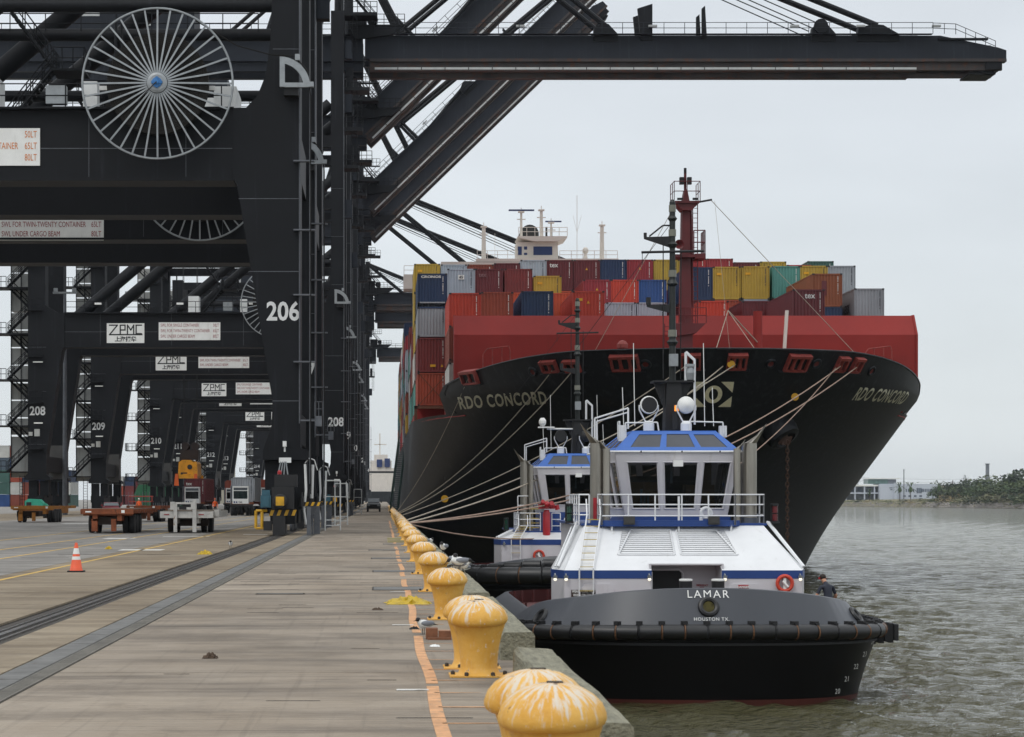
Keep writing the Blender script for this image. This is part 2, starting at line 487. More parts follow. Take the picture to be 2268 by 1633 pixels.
# quay face and timber curbs
mk("quay_wall", MB().box(1.2, 1.549, -10, 2580, -8, -.06), paint("quay_wall_concrete", srgb("5d5a52"), .9, var=.3, bump=.5), kind="structure")
def timber_geo(L):
    def f():
        b = MB(); n = 10; rr = random.Random(int(L * 10))
        x0, x1, z0, z1 = 1.30, 1.68, -.12, .30
        prev = None
        for i in range(n + 1):
            y = L * i / n
            j = lambda s=.012: rr.uniform(-s, s)
            ring = [(x0 + j(), y, z0), (x1 + j(), y, z0), (x1 + j(), y, z1 - .03 + j()), (x1 - .03 + j(), y, z1 + j()), (x0 + .04 + j(), y, z1 + j()), (x0 + j(), y, z1 - .04 + j())]
            k = len(b.v); b.v += ring
            if prev is not None:
                for q in range(6): b.f.append((prev + q, k + q, k + (q + 1) % 6, prev + (q + 1) % 6))
            prev = k
        b.f.append(tuple(range(6))); b.f.append(tuple(range(prev + 5, prev - 1, -1)))
        return b
    return f
places = ["behind the frontmost bollard pair", "between the first and second bollard", "beside the third bollard", "beside the fourth bollard under the gulls"]
for i in range(26):
    y0 = 15.1 + i * P - (.6 if i > 0 else 0); L = 7.6 if i == 0 else 9.2
    if i < 2: lab = ["mossy grey timber curb beside the nearest yellow bollard pair", "short dark timber curb behind the second yellow bollard"][i]
    else: lab = "%s weathered timber curb from the front along the quay edge" % ordinal(i + 1)
    o = mk("timber_curb", timber_geo(L), timber, None, (0, y0, 0), key="timber%.1f" % L, label=lab, category="timber curb", group="timber curbs along the quay edge")

# ------------------------------------------------------------------ bollards
def bollard_mat():
    m = bpy.data.materials.new("bollard_yellow"); m.use_nodes = True
    n, l = m.node_tree.nodes, m.node_tree.links
    b = n["Principled BSDF"]; b.inputs["Roughness"].default_value = .62
    g = n.new("ShaderNodeNewGeometry")
    tco = n.new("ShaderNodeTexCoord")
    sp = n.new("ShaderNodeSeparateXYZ"); l.new(tco.outputs["Object"], sp.inputs[0])
    oi = n.new("ShaderNodeObjectInfo")
    def noise(sc, src, det=5):
        t = n.new("ShaderNodeTexNoise"); t.inputs["Scale"].default_value = sc; t.inputs["Detail"].default_value = det
        t.inputs["Roughness"].default_value = .65
        l.new(src, t.inputs[0]); return t.outputs[0]
    def rng(x, a, c, d=0, e_=1):
        r = n.new("ShaderNodeMapRange"); r.inputs["From Min"].default_value = a; r.inputs["From Max"].default_value = c
        r.inputs["To Min"].default_value = d; r.inputs["To Max"].default_value = e_
        l.new(x, r.inputs[0]); return r.outputs[0]
    def mth(op, a, c):
        x = n.new("ShaderNodeMath"); x.operation = op
        for i, q in ((0, a), (1, c)):
            if isinstance(q, (int, float)): x.inputs[i].default_value = q
            else: l.new(q, x.inputs[i])
        return x.outputs[0]
    def mixc(f, a, c):
        x = n.new("ShaderNodeMixRGB")
        for i, q in ((0, f), (1, a), (2, c)):
            if isinstance(q, tuple): x.inputs[i].default_value = (*q, 1)
            else: l.new(q, x.inputs[i])
        return x.outputs[0]
    # angle around the axis, for droppings that run outward and down from the crown
    ang = n.new("ShaderNodeMath"); ang.operation = 'ARCTAN2'
    l.new(sp.outputs[1], ang.inputs[0]); l.new(sp.outputs[0], ang.inputs[1])
    rad = mth('POWER', mth('ADD', mth('POWER', sp.outputs[0], 2), mth('POWER', sp.outputs[1], 2)), .5)
    cmb = n.new("ShaderNodeCombineXYZ")
    l.new(mth('MULTIPLY', ang.outputs[0], 3.2), cmb.inputs[0]); l.new(mth('MULTIPLY', rad, 3), cmb.inputs[1])
    l.new(mth('ADD', mth('MULTIPLY', sp.outputs[2], 1.2), mth('MULTIPLY', oi.outputs["Random"], 40)), cmb.inputs[2])
    run = noise(2.2, cmb.outputs[0], 5)
    hgt = rng(sp.outputs[2], .45, .80, .0, .26)
    c = mixc(rng(noise(3, g.outputs["Position"]), .35, .7), srgb("d39a34"), srgb("dfb058"))
    c = mixc(rng(noise(5, g.outputs["Position"]), .55, .85, 0, .8), c, srgb("b97c22"))
    c = mixc(rng(mth('ADD', run, hgt), .66, .76, 0, .85), c, srgb("d2ccc0"))
    c = mixc(rng(noise(14, g.outputs["Position"], 6), .62, .66, 0, .7), c, srgb("d6cfbd"))
    c = mixc(rng(mth('ADD', noise(7, g.outputs["Position"]), rng(rad, .15, .02, 0, .16)), .665, .695, 0, .9), c, srgb("5a4434"))
    low = mth('ADD', noise(6, cmb.outputs[0]), rng(sp.outputs[2], .35, .55, .0, -.25))
    c = mixc(rng(low, .60, .68, 0, .45), c, srgb("c9c3b4"))
    l.new(c, b.inputs["Base Color"])
    bp = n.new("ShaderNodeBump"); bp.inputs["Strength"].default_value = .55; bp.inputs["Distance"].default_value = .012
    l.new(noise(22, g.outputs["Position"]), bp.inputs["Height"]); l.new(bp.outputs[0], b.inputs["Normal"])
    MATS["bollard_yellow"] = m; return m
by = bollard_mat()
def bollard(loc, label, n=28):
    t = root("mooring_bollard", loc, label, "bollard", "yellow mooring bollards along the quay edge")
    hi = n > 20
    prof = [(.05, .772), (.10, .766), (.17, .745), (.235, .705), (.282, .655), (.304, .60), (.305, .57), (.293, .545), (.272, .53)]
    mk("cap", lambda: MB().lathe([(.001, .774)] + prof, n=n), by, t, smooth=True, key="bcap%d" % n).rotation_euler = (random.uniform(.02, .07), random.uniform(-.05, .03), 0)
    mk("shaft", lambda: MB().lathe([(.268, .533), (.258, .50), (.232, .42), (.206, .30), (.190, .18), (.188, .09), (.21, .035), (.25, .012)], n=n), by, t, smooth=True, key="bsh%d" % n)
    mk("base_plate", lambda: MB().box(-.30, .30, -.26, .26, .001, .014), by, t, key="bbase")
    if hi:
        for i in range(6):
            a = i * math.pi / 3
            mk("bolt", lambda: MB().lathe([(.022, 0), (.022, .03), (.012, .04)], n=6), dark_joint, t, (.265 * math.cos(a), .235 * math.sin(a), .012), key="bbolt")
        mk("lifting_eye", lambda: MB().box(-.045, .045, -.03, .03, .768, .779), dark_joint, t, key="beye")
    return t
BOLL = []
names = ["nearest yellow bollard at the bottom edge with a droppings-streaked cap", "yellow bollard directly behind the nearest one, half hidden by it",
         "second yellow bollard from the front with rust spots on its cap", "yellow bollard half hidden behind the second one",
         "yellow bollard standing in front of the gulls beside the yellow tarp"]
spots = [(.955, 12.6), (.93, 13.6), (.965, 22.9), (.935, 24.0), (.95, 33.6)]
d = 33.6
k = 0
while d < 330:
    d += P * (.95 if k < 2 else 1.0); k += 1
    spots.append((.95 + random.uniform(-.02, .02), d))
for i, (x, y) in enumerate(spots):
    lab = names[i] if i < len(names) else ("%s yellow bollard behind the one in front of the gulls" % ordinal(i - 4))
    BOLL.append(bollard((x, y, .0), lab, 28 if y < 60 else 14))

# ------------------------------------------------------------------ water
def water_mat():
    m = bpy.data.materials.new("ship_channel_water"); m.use_nodes = True
    n, l = m.node_tree.nodes, m.node_tree.links
    b = n["Principled BSDF"]
    b.inputs["Base Color"].default_value = (*srgb("4a4726"), 1)
    b.inputs["Roughness"].default_value = .06
    b.inputs["IOR"].default_value = 1.33
    g = n.new("ShaderNodeNewGeometry")
    def noise(sc, st, det=4):
        mp_ = n.new("ShaderNodeMapping"); mp_.inputs["Scale"].default_value = st
        l.new(g.outputs["Position"], mp_.inputs[0])
        t = n.new("ShaderNodeTexNoise"); t.inputs["Scale"].default_value = sc; t.inputs["Detail"].default_value = det
        t.inputs["Roughness"].default_value = .6
        l.new(mp_.outputs[0], t.inputs[0]); return t.outputs[0]
    c = n.new("ShaderNodeMixRGB"); c.inputs[1].default_value = (*srgb("3b381f"), 1); c.inputs[2].default_value = (*srgb("57543a"), 1)
    l.new(noise(.05, (1, 1, 1)), c.inputs[0]); l.new(c.outputs[0], b.inputs["Base Color"])
    b1 = n.new("ShaderNodeBump"); b1.inputs["Strength"].default_value = 1.0; b1.inputs["Distance"].default_value = .3
    l.new(noise(3.0, (.8, 1.3, 1), 6), b1.inputs["Height"])
    b2 = n.new("ShaderNodeBump"); b2.inputs["Strength"].default_value = 1.0; b2.inputs["Distance"].default_value = 1.1
    l.new(noise(.38, (.8, 1.1, 1), 3), b2.inputs["Height"]); l.new(b2.outputs[0], b1.inputs["Normal"])
    l.new(b1.outputs[0], b.inputs["Normal"])
    return m
wmat = water_mat()
def water():
    ys = [30.0]
    while ys[-1] < 2600: ys.append(ys[-1] * 1.0031 + .03)
    ys = np.array(ys)
    nx = 340
    u = np.linspace(0, 1, nx)
    X = 1.2 + (ys[:, None] * .32 + 8) * (u[None, :] ** 1.15)
    X[:, -1] += 400
    Y = np.repeat(ys[:, None], nx, 1)
    rng = np.random.default_rng(5)
    Z = np.zeros_like(X)
    for i in range(64):
        lam = 10 ** rng.uniform(-.35, .78)
        th = rng.normal(R(75), .55)
        k = 2 * math.pi / lam
        cell = np.maximum(np.gradient(ys)[:, None], .32 * ys[:, None] / nx)
        amp = (.0145 if lam < 2.5 else .010) * lam ** .7 * np.clip((lam / cell - 2) / 3, 0, 1)
        ph = k * (X * math.cos(th) + Y * math.sin(th)) + rng.uniform(0, 6.28)
        Z += amp * (1 - 1.6 * np.abs(np.sin(ph / 2)) ** .9 + .6)
    Z -= Z.mean(axis=1)[:, None]
    # wash piled up against the near tug's bow
    Z += .16 * np.exp(-((X - 13.8) ** 2 / 9 + (Y - 64.5) ** 2 / 2.2)) + .10 * np.exp(-((X - 17.6) ** 2 / 3 + (Y - 70) ** 2 / 8))
    v = np.stack([X, Y, Z + WATER], -1).reshape(-1, 3).astype(np.float32)
    ny = len(ys)
    idx = np.arange(ny * nx).reshape(ny, nx)
    q = np.stack([idx[:-1, :-1], idx[:-1, 1:], idx[1:, 1:], idx[1:, :-1]], -1).reshape(-1, 4)
    me = bpy.data.meshes.new("water")
    me.vertices.add(len(v)); me.vertices.foreach_set("co", v.ravel())
    me.loops.add(q.size); me.loops.foreach_set("vertex_index", q.ravel().astype(np.int32))
    me.polygons.add(len(q)); me.polygons.foreach_set("loop_start", np.arange(0, q.size, 4, dtype=np.int32))
    me.polygons.foreach_set("use_smooth", np.ones(len(q), dtype=bool))
    me.update(calc_edges=True); me.validate()
    return me
mk("water", water(), wmat, kind="structure")
mk("open_water", MB().add([(0, -40, WATER - .5), (3000, -40, WATER - .5), (3000, 5000, WATER - .5), (0, 5000, WATER - .5)], [(0, 1, 2, 3)]), wmat, kind="structure")
# ------------------------------------------------------------------ ship-to-shore cranes
ck = paint("crane_dark_paint", srgb("111317"), .55, var=.2, scale=.3, streak=.25, streakcol=srgb("282b31"), spec=.22)
ck2 = paint("crane_girder_paint", srgb("1d222a"), .55, var=.22, scale=.25, streak=.3, streakcol=srgb("33383e"), spec=.25)
crust = paint("crane_rusty_rail_flange", srgb("35302f"), .7, var=.3, scale=.6, rust=.62, rustcol=srgb("4a2d1e"))
galv = paint("galvanised_steel", srgb("94989a"), .45, .5, var=.15, scale=3)
galvdark = paint("dull_steel", srgb("62656a"), .5, .4, var=.2, scale=3)
lift_pale = paint("pale_lift_cladding", srgb("a9aaa6"), .6, var=.15, scale=.8, streak=.4, streakcol=srgb("7c7466"))
tray_pale = paint("pale_cable_tray", srgb("b4b7b6"), .5, var=.12, scale=1.5)
sign_white = paint("sign_white", srgb("e4e4e0"), .5, var=.06, scale=2, streak=.25, streakcol=srgb("aaa79c"))
black = paint("matt_black", (.008, .008, .009), .6, var=.2, scale=2)
rubber = paint("rubber", (.012, .012, .012), .75, var=.3, scale=2)
numwhite = paint("number_white", srgb("d2d3d2"), .5, var=.1, scale=2)
red_ink = paint("sign_red", srgb("8f3438"), .6, var=.1)
orange_ink = paint("sign_orange", srgb("cf7a35"), .6, var=.2, scale=5)
cable_dark = paint("reel_cable", srgb("1a1815"), .7, var=.2, spec=.2)
reel_blue = paint("reel_hub_blue", srgb("2f6ea8"), .5, var=.15, scale=4)
hazy = paint("hazard_yellow", srgb("c99a1f"), .5, var=.2, scale=3, rust=.3)
teal_m = paint("motor_teal", srgb("2c5563"), .5, var=.2, scale=4)
red_lamp = paint("beacon_red", srgb("a3272c"), .4, var=.1)
white_p = paint("white_paint", srgb("dfe0de"), .45, var=.08, scale=1.5, streak=.2, streakcol=srgb("b5b0a4"))
beige_p = paint("grey_beige_paint", srgb("8e8f8b"), .6, var=.15, scale=2)

XO = 5.0                      # builders use quay x; a crane's root stands at x = -5 on the waterside rail
CO = (XO, 0, 0)
YF, YR = 0.0, 13.5            # front and rear portal frames
def leg_water(y):
    o_ = [(-4.13, 52.5), (-4.13, 4.3), (-3.72, 4.15), (-3.72, 3.7), (-5.98, 3.7), (-5.98, 4.15), (-5.55, 5.4), (-5.5, 6.6), (-7.25, 17.3), (-7.45, 17.63)]
    o_ += [(-7.45, 21.1), (-6.8, 21.12), (-6.25, 21.7), (-5.85, 22.7), (-5.6, 24.5), (-5.5, 27), (-5.5, 52.5)]
    return lambda: MB().prism(o_, y, y + 2.2)
def leg_land(y):
    o_ = [(-37.0, 40.0), (-35.2, 40.0), (-35.2, 21.9), (-33.9, 21.1), (-33.2, 21.1), (-33.2, 17.63), (-33.45, 17.2), (-35.05, 6.6), (-35.1, 4.3), (-34.7, 4.0), (-34.7, 3.7), (-37.3, 3.7), (-37.3, 4.1), (-37.0, 4.4)]
    return lambda: MB().prism(o_[::-1], y, y + 2.2)
def beam(y):
    return lambda: MB().box(-33.25, -7.4, y + .1, y + 2.1, 17.63, 21.1).box(-33.2, -7.42, y - .05, y + 2.25, 17.50, 17.62).box(-33.2, -7.42, y, y + 2.2, 21.105, 21.16)
def bogie():
    b = MB()
    b.box(-5.9, -5.0, -.6, .8, 1.9, 3.68).box(-4.75, -3.8, -.6, .8, 1.9, 3.68)
    b.box(-5.7, -4.0, -2.6, 3.6, 1.25, 2.1).box(-5.5, -4.3, -3.4, -1.2, .55, 1.3).box(-5.5, -4.3, 1.3, 4.1, .55, 1.3)
    return b
def wheels():
    b = MB()
    for y in (-3.0, -2.1, -1.2, 1.6, 2.5, 3.4): b.lathe([(.31, -.07), (.33, -.06), (.33, .06), (.28, .07)], c=(-5.05, y, .34), n=14, axis='x')
    return b
def hazard_bumper(x0, x1, y, z0, z1):
    b = MB(); n = 7; w = (x1 - x0) / n
    for i in range(n):
        if i % 2 == 0: b.add([(x0 + i * w, y, z0), (x0 + (i + .9) * w, y, z0), (x0 + (i + 1.5) * w, y, z1), (x0 + (i + .6) * w, y, z1)], [(0, 1, 2, 3)])
    return b
def reel_spokes(k, n=36, R_=3.66):
    a = 2 * math.pi * k / n
    b = MB(); c, s_ = math.cos(a), math.sin(a)
    w = .042
    p = [(.52, -w), (R_ - .03, -w), (R_ - .03, w), (.52, w)]
    v = []
    for y in (0, .06):
        for r_, t in p: v.append((r_ * c - t * s_, y - .22 * (1 - r_ / R_), r_ * s_ + t * c))
    b.add(v, [(0, 1, 2, 3), (7, 6, 5, 4), (0, 4, 5, 1), (1, 5, 6, 2), (2, 6, 7, 3), (3, 7, 4, 0)])
    return b
def cable_pack():
    prof = []
    for i in range(16): prof += [(.9 + i * .1, -.02), (.985 + i * .1, -.02), (.995 + i * .1, .03), (.9 + (i + 1) * .1 - .001, .03)]
    return MB().lathe([(.5, .3)] + [(r_, h) for r_, h in prof] + [(2.5, .5), (.5, .5)], n=40, axis='y')
def quarter_guide():
    b = MB(); n = 10; ro, ri, w = 1.5, 1.17, .28
    outer = [(ro * math.sin(i * math.pi / 2 / n), ro * math.cos(i * math.pi / 2 / n)) for i in range(n + 1)]
    inner = [((ri) * math.sin(i * math.pi / 2 / n), (ri) * math.cos(i * math.pi / 2 / n)) for i in range(n + 1)]
    for i in range(n):
        b.prism([outer[i], outer[i + 1], inner[i + 1], inner[i]][::-1], 0, w)
    b.box(0, .25, .002, w - .002, .02, ro - .02).box(0.24, ro - .02, .001, w - .001, 0, .22)
    b.box(.75, .98, -.03, w + .03, 1.32, 1.62).box(ro - .12, ro + .16, -.03, w + .03, .02, .26)
    return b
def flight(x0, z0, x1, z1, w=.8):
    b = MB()
    n = 12
    for i in range(n):
        x = x0 + (x1 - x0) * (i + .5) / n; z = z0 + (z1 - z0) * (i + .5) / n
        b.box(min(x - .13, x + .13), max(x - .13, x + .13), 0, w, z - .03, z + .02)
    for y in (0, w):
        b.tube((x0, y, z0), (x1, y, z1), .09, 4)
        b.tube((x0, y, z0 + 1), (x1, y, z1 + 1), .035, 4).tube((x0, y, z0 + .5), (x1, y, z1 + .5), .03, 4)
        for i in range(5):
            t = i / 4; b.tube((x0 + (x1 - x0) * t, y, z0 + (z1 - z0) * t), (x0 + (x1 - x0) * t, y, z0 + (z1 - z0) * t + 1), .03, 4)
    return b
def boom_web(L):
    def f():
        b = MB()
        for y in (0, 4.2):
            b.prism([(0, 1.3), (0, 3.7), (.3, 3.75), (L - 7, 3.75), (L - .9, 2.5), (L, 2.2), (L, 1.3)][::-1], y, y + .9)
        for x in np.arange(3, L - 1, 9.0): b.box(x, x + .6, .9, 4.2, 1.8, 2.9)
        return b
    return f
def boom_rail(L):
    def f():
        b = MB()
        for y in (-.12, 4.2): b.box(.5, L, y, y + 1.1, .98, 1.3).box(.5, L - .4, y + .3, y + .8, .12, .98).box(.5, L - 9.5, y, y + 1.0, .0, .12)
        return b
    return f
def boom_walk(L):
    def f():
        b = MB()
        for y in (-.9, 5.9):
            b.box(1, L - 8, y, y + .75, 3.76, 3.80)
            b.rail([(1, y, 3.8), (L - 8, y, 3.8)], h=1.15, r=.035, step=2.2)
        b.rail([(L - 8, -.9, 3.8), (L - 5.6, -.9, 3.7), (L - 1.4, -.9, 1.9)], h=1.1, r=.035, step=1.2)
        return b
    return f
def boom_fittings(L):
    def f():
        r_ = []
        for y in (-.15, 4.1):
            for x, w, h in ((L * .375, 2.6, 2.1), (L * .80, 4.4, 1.9), (L * .715, 2.6, 2.2)):
                r_.append(MB().prism([(x - w / 2, 3.1), (x - w / 2 + .1, 4.6), (x - w * .1, 3.9 + h * .55), (x + w * .12, 3.9 + h * .5), (x + w / 2, 3.9), (x + w / 2, 3.1)][::-1], y, y + 1.2))
            r_.append(MB().prism([(L * .43, 3.2), (L * .425, 6.6), (L * .448, 7.1), (L * .448, 3.2)][::-1], y, y + .5))
            r_.append(MB().prism([(L * .525, 3.4), (L * .525, 6.6), (L * .53, 6.9), (L * .533, 3.4)][::-1], y, y + .4))
        r_.append(MB().lathe([(.75, 0), (.75, .35)], c=(L * .71, -.5, 4.7), n=16, axis='y'))
        r_.append(MB().box(L - 2.2, L - .5, 0, 5, .2, 1.3).box(L - 3.8, L - 1.0, .5, 4.5, -.25, -.05).box(L - 2.3, L - 1.1, .8, 1.4, -.3, .3))
        r_.append(MB().box(L - 7.2, L - 2, -.3, .2, 3.25, 3.45))
        return r_
    return f
def stair_z(levels): return levels

SWL = ("SWL FOR SINGLE CONTAINER", "SWL FOR TWIN-TWENTY CONTAINER", "SWL UNDER CARGO BEAM")
TON = ("50LT", "65LT", "80LT")
def build_crane(num, Y, pose, L=68.0, girder=47.1, num_z=11.1, label="", detail=2, sign_dz=0.0, ink=None, wnum=None, low=False, reel_dz=0.0):
    t = root("container_crane", (-XO, Y, 0), label, "container crane", "dark ship-to-shore cranes along the quay")
    ink = ink or red_ink
    P_ = lambda name, geo, m_, off=(0, 0, 0), key=None, par=None, sm=False: mk(name, geo, m_, par or t, (XO + off[0], off[1], off[2]) if par is None else off, smooth=sm, key=key)
    for y, kk in ((YF, "f"), (YR, "r")):
        P_("leg", leg_water(y), ck, key="legw" + kk); P_("leg", leg_land(y), ck, key="legl" + kk)
        P_("portal_beam", beam(y), ck, key="beam" + kk)
        P_("brace_tube", lambda: MB().tube((-32.4, y + 1.1, 20.4), (-5.6, y + 1.1, 43.0), .62, 16), ck, key="brace" + kk, sm=True)
        P_("tie_tube", lambda: MB().tube((-24.8, y + 1.1, 26.4 if y == YF else 27.7), (-5.5, y + 1.1, 26.4 if y == YF else 27.7), .34, 14), ck, key="tie" + kk, sm=True)
        P_("upper_tie", lambda: MB().box(-36, -5.5, y + .4, y + 1.6, 38.4, 39.6), ck, key="utie" + kk)
        for off in (0, -31.1):
            if low or Y < 500:
                P_("bogie", bogie, ck, (off, y + 1.1, 0), key="bogie")
                P_("wheel_set", wheels, galvdark, (off, y + 1.1, 0), key="wheels")
    P_("side_beam", lambda: MB().box(-5.3, -4.3, 2.2, 13.5, 4.6, 6.2), ck, key="sideb")
    P_("side_beam", lambda: MB().box(-36.6, -35.4, 2.2, 13.5, 4.6, 6.2), ck, key="sidebl")
    P_("side_beam", lambda: MB().box(-5.3, -4.3, 2.2, 13.5, 18.3, 20.6), ck, key="sideb2")
    P_("side_beam", lambda: MB().box(-5.4, -4.3, 2.2, 13.5, 49.5, 52), ck, key="sideb3")
    P_("side_beam", lambda: MB().box(-36.6, -35.4, 2.2, 13.5, 37.6, 39.8), ck, key="sideb4")
    # grey sheathing on the rear landside foot
    P_("foot_sheathing", lambda: MB().box(-37.03, -35.0, YR - .03, YR + 2.23, 3.9, 7.6), beige_p if num == 0 else paint("foot_sheathing", srgb("4b4a49"), .7, var=.15, scale=1), key="sheath")
    # bumpers, motors and small gear at the feet
    if Y < 260:
        P_("hazard_bumper", lambda: MB().box(-5.55, -4.25, -2.36, -2.31, .95, 1.25), black, key="bumpback")
        P_("hazard_stripes", lambda: hazard_bumper(-5.55, -4.3, -2.366, .96, 1.24), hazy, key="hzs")
        P_("yellow_bracket", lambda: MB().path([(-6.2, -2.2, .35), (-6.2, -2.2, 1.2), (-5.65, -2.2, 1.2)], .07).path([(-6.2, -2.2, .35), (-5.5, -2.2, .35)], .07).tube((-5.9, -2.2, .4), (-5.9, -2.2, 1.15), .08), hazy, key="ybr")
        P_("track_cleaner", lambda: MB().box(-5.35, -4.75, -2.9, -2.3, .03, .95).box(-5.8, -5.4, -2.8, -2.3, .25, .7), black, key="cleaner")
        P_("drive_motor", lambda: MB().box(-5.95, -5.45, -2.6, -1.9, 1.35, 1.95).box(-5.9, -5.5, -2.5, -1.9, 1.96, 2.2).box(-5.85, -5.55, -2.66, -2.6, 1.4, 1.9), teal_m, key="motor")
        P_("gearbox", lambda: MB().box(-5.42, -4.35, -2.55, -1.7, 1.28, 2.35).lathe([(.3, 0), (.36, .05), (.36, .5)], c=(-5.0, -2.9, 1.65), n=16, axis='y').box(-5.3, -4.2, -2.3, -1.5, 2.36, 2.95), black, key="gear")
        P_("brake_disc", lambda: MB().lathe([(.17, 0), (.17, .06)], c=(-5.0, -2.97, 1.65), n=16, axis='y').box(-5.2, -4.8, -2.95, -2.91, 1.45, 1.88), hazy, key="disc")
        P_("beacon", lambda: MB().lathe([(.1, 0), (.11, .12), (.05, .2), (.001, .21)], c=(-5.05, -2.2, 2.96), n=10), red_lamp, key="beacon")
        P_("equaliser_hoses", lambda: MB().tube((-5.2, -.9, 2.9), (-5.05, -.9, 3.6), .035, 5).tube((-5.05, -.9, 2.9), (-4.95, -.9, 3.6), .035, 5).tube((-4.9, -.9, 2.9), (-4.85, -.9, 3.6), .035, 5).tube((-4.7, -.9, 2.9), (-4.8, -.9, 3.6), .035, 5), galv, key="hoses")
        P_("notice_plate", lambda: MB().box(-5.15, -4.55, -.66, -.61, 3.55, 3.8), white_p, key="notice")
        P_("camera_box", lambda: MB().box(-4.98, -4.8, -.35, -.02, 4.35, 4.62).box(-4.93, -4.85, -.2, -.02, 4.1, 4.35), white_p, key="cambox")
        P_("floodlight", lambda: MB().box(-3.35, -3.05, -.5, -.2, 5.35, 5.85).box(-4.1, -3.3, -.38, -.3, 5.6, 5.68).rail([(-3.4, -.5, 5.85), (-3.0, -.5, 5.85)], h=.7, r=.015, step=.2), galvdark, key="flood")
        for k_, (gx, gy) in enumerate(((-3.3, 15.5),)):
            P_("guard_frame", lambda: MB().path([(0, 0, 0), (0, 0, 2.8), (.85, 0, 2.8), (.85, 0, 0)], .04).path([(0, 0, 1.9), (.85, 0, 1.9)], .03).box(.05, .85, .0, .35, .25, .3).box(.05, .85, .1, .45, .55, .6), white_p, (gx, gy, 0), key="guard")
        P_("hazard_arm", lambda: MB().box(-4.15, -3.0, -1.32, -1.2, 1.42, 1.62), black, key="harm")
        P_("hazard_arm_stripes", lambda: hazard_bumper(-4.15, -3.15, -1.326, 1.425, 1.615), hazy, key="harms")
        P_("hose_bundle", lambda: [MB().path([(-3.9, .2, 3.5), (-3.85, .2, 2.2), (-3.95, .2, 1.2), (-3.85, .2, .5)], .07, 6), MB().path([(-3.9, .2, 3.55), (-3.7, .4, 3.8), (-3.45, .6, 3.7), (-3.3, .7, 3.2)], .03), MB().tube((-3.6, 2.5, 3.5), (-3.65, 2.5, 1.8), .09, 8)], white_p, key="hoseb")
        P_("stone_guard", lambda: [MB().box(-3.75, -3.55, -1.8, -1.5, .02, 1.4), MB().box(-3.5, -3.2, 1.4, 1.6, .02, 1.5), MB().prism([(-3.9, 1.4), (-3.2, 1.4), (-3.5, .9)], -1.0, -.8).box(-3.55, -3.45, -1, -.8, .02, .95)], galvdark, key="stoneg")
        P_("yellow_jack", lambda: MB().lathe([(.13, 0), (.13, .4)], c=(-4.02, -1.6, 1.4), n=8), black, key="jack")
    # cable reel hung on the front of the portal beam
    if Y < 420:
        rc = (-11.07, -1.15, 22.1 + reel_dz)
        rl_ = P_("cable_reel", lambda: MB().torus((0, 0, 0), 3.68, .055, 'y', 72, 6).torus((0, 0, 0), .62, .03, 'y', 24, 5), galv, rc, key="reelrim", sm=True)
        for k_ in range(36): mk("spoke", (lambda k_=k_: reel_spokes(k_)), galv, rl_, key="spoke%d" % k_)
        mk("cable_pack", cable_pack, cable_dark, rl_, key="cablepack", smooth=False)
        mk("hub_plate", lambda: MB().lathe([(.001, -.3), (.38, -.3), (.5, -.26), (.5, -.2)], n=24, axis='y'), galv, rl_, key="hubplate")
        mk("hub_cover", lambda: MB().lathe([(.001, -.46), (.1, -.46), (.12, -.38), (.25, -.36), (.25, -.3)], n=14, axis='y').box(-.27, .27, -.4, -.31, -.06, .06).box(-.06, .06, -.4, -.31, -.27, .27), reel_blue, rl_, key="hubcover")
        mk("bracket", lambda: MB().box(-.4, .4, .5, 1.16, -1.3, .4).tube((0, -.5, 0), (-.9, -.6, -.95), .03), black, rl_, key="reelbracket")
        P_("feed_cable", lambda: MB().path([(-9.2, -1.0, 25.2), (-7.2, -.9, 24.0), (-5.5, -.85, 23.55), (-4.4, -.85, 23.5), (-3.75, -.85, 22.8), (-3.58, -.85, 21.5), (-3.58, -.85, 2.0)], .03, 5), cable_dark, key="feed")
    if Y < 520:
        P_("cable_guide", quarter_guide, galv, (-5.1, -1.0, 21.95), key="quarter")
        P_("guide_bracket", lambda: MB().box(-4.9, -4.2, -.75, -.02, 21.6, 21.93), black, key="qbr")
    P_("conduit", lambda: MB().tube((-4.16, -.1, 5.5), (-4.16, -.1, 46), .035, 5).tube((-3.62, -.3, 2.5), (-3.62, -.3, 22), .05, 5), galvdark, key="conduit")
    P_("conduit_clamp", lambda: sum_boxes([(-4.45, -3.4, -.4, -.03, z, z + .07) for z in (8.5, 11.8, 15.0, 18.4)]), galvdark, key="clamps")
    P_("weld_line", lambda: sum_boxes([(-7.3 + .12 * i, -4.14, -.012, .0, z, z + .03) for i, z in ((1, 16.6), (5, 13.0), (15, 6.6)) ] + [(-5.49, -4.14, -.012, .0, 29.0, 29.03), (-33.2, -7.5, .088, .1, 19.1, 19.13)] + [(x, x + .02, .088, .1, 17.7, 21.05) for x in (-29.5, -22.1, -14.6, -9.8)] + [(-36.95, -35.1, -.012, .0, z, z + .03) for z in (7.4, 12.9, 17.5)] + [(-5.49, -4.14, -.012, 0, z, z + .025) for z in (24.0, 34.0)]), galvdark, key="welds")
    # catwalk on the portal beam with boxes
    P_("beam_walkway", lambda: [MB().rail([(-33, -.3, 21.09), (-8, -.3, 21.09)], h=1.15, r=.03, step=1.9).box(-33, -8, -.45, .08, 21.0, 21.09), MB().rail([(-33, 15.9, 21.17), (-8, 15.9, 21.17)], h=1.15, r=.03, step=1.9)], ck, key="walk")
    P_("stair_flight", lambda: flight(-19.6, 21.2, -17.2, 24.2), ck, (0, 6, 0), key="bfl1")
    P_("stair_flight", lambda: flight(-17.2, 24.2, -19.6, 27.4), ck, (0, 7.2, 0), key="bfl2")
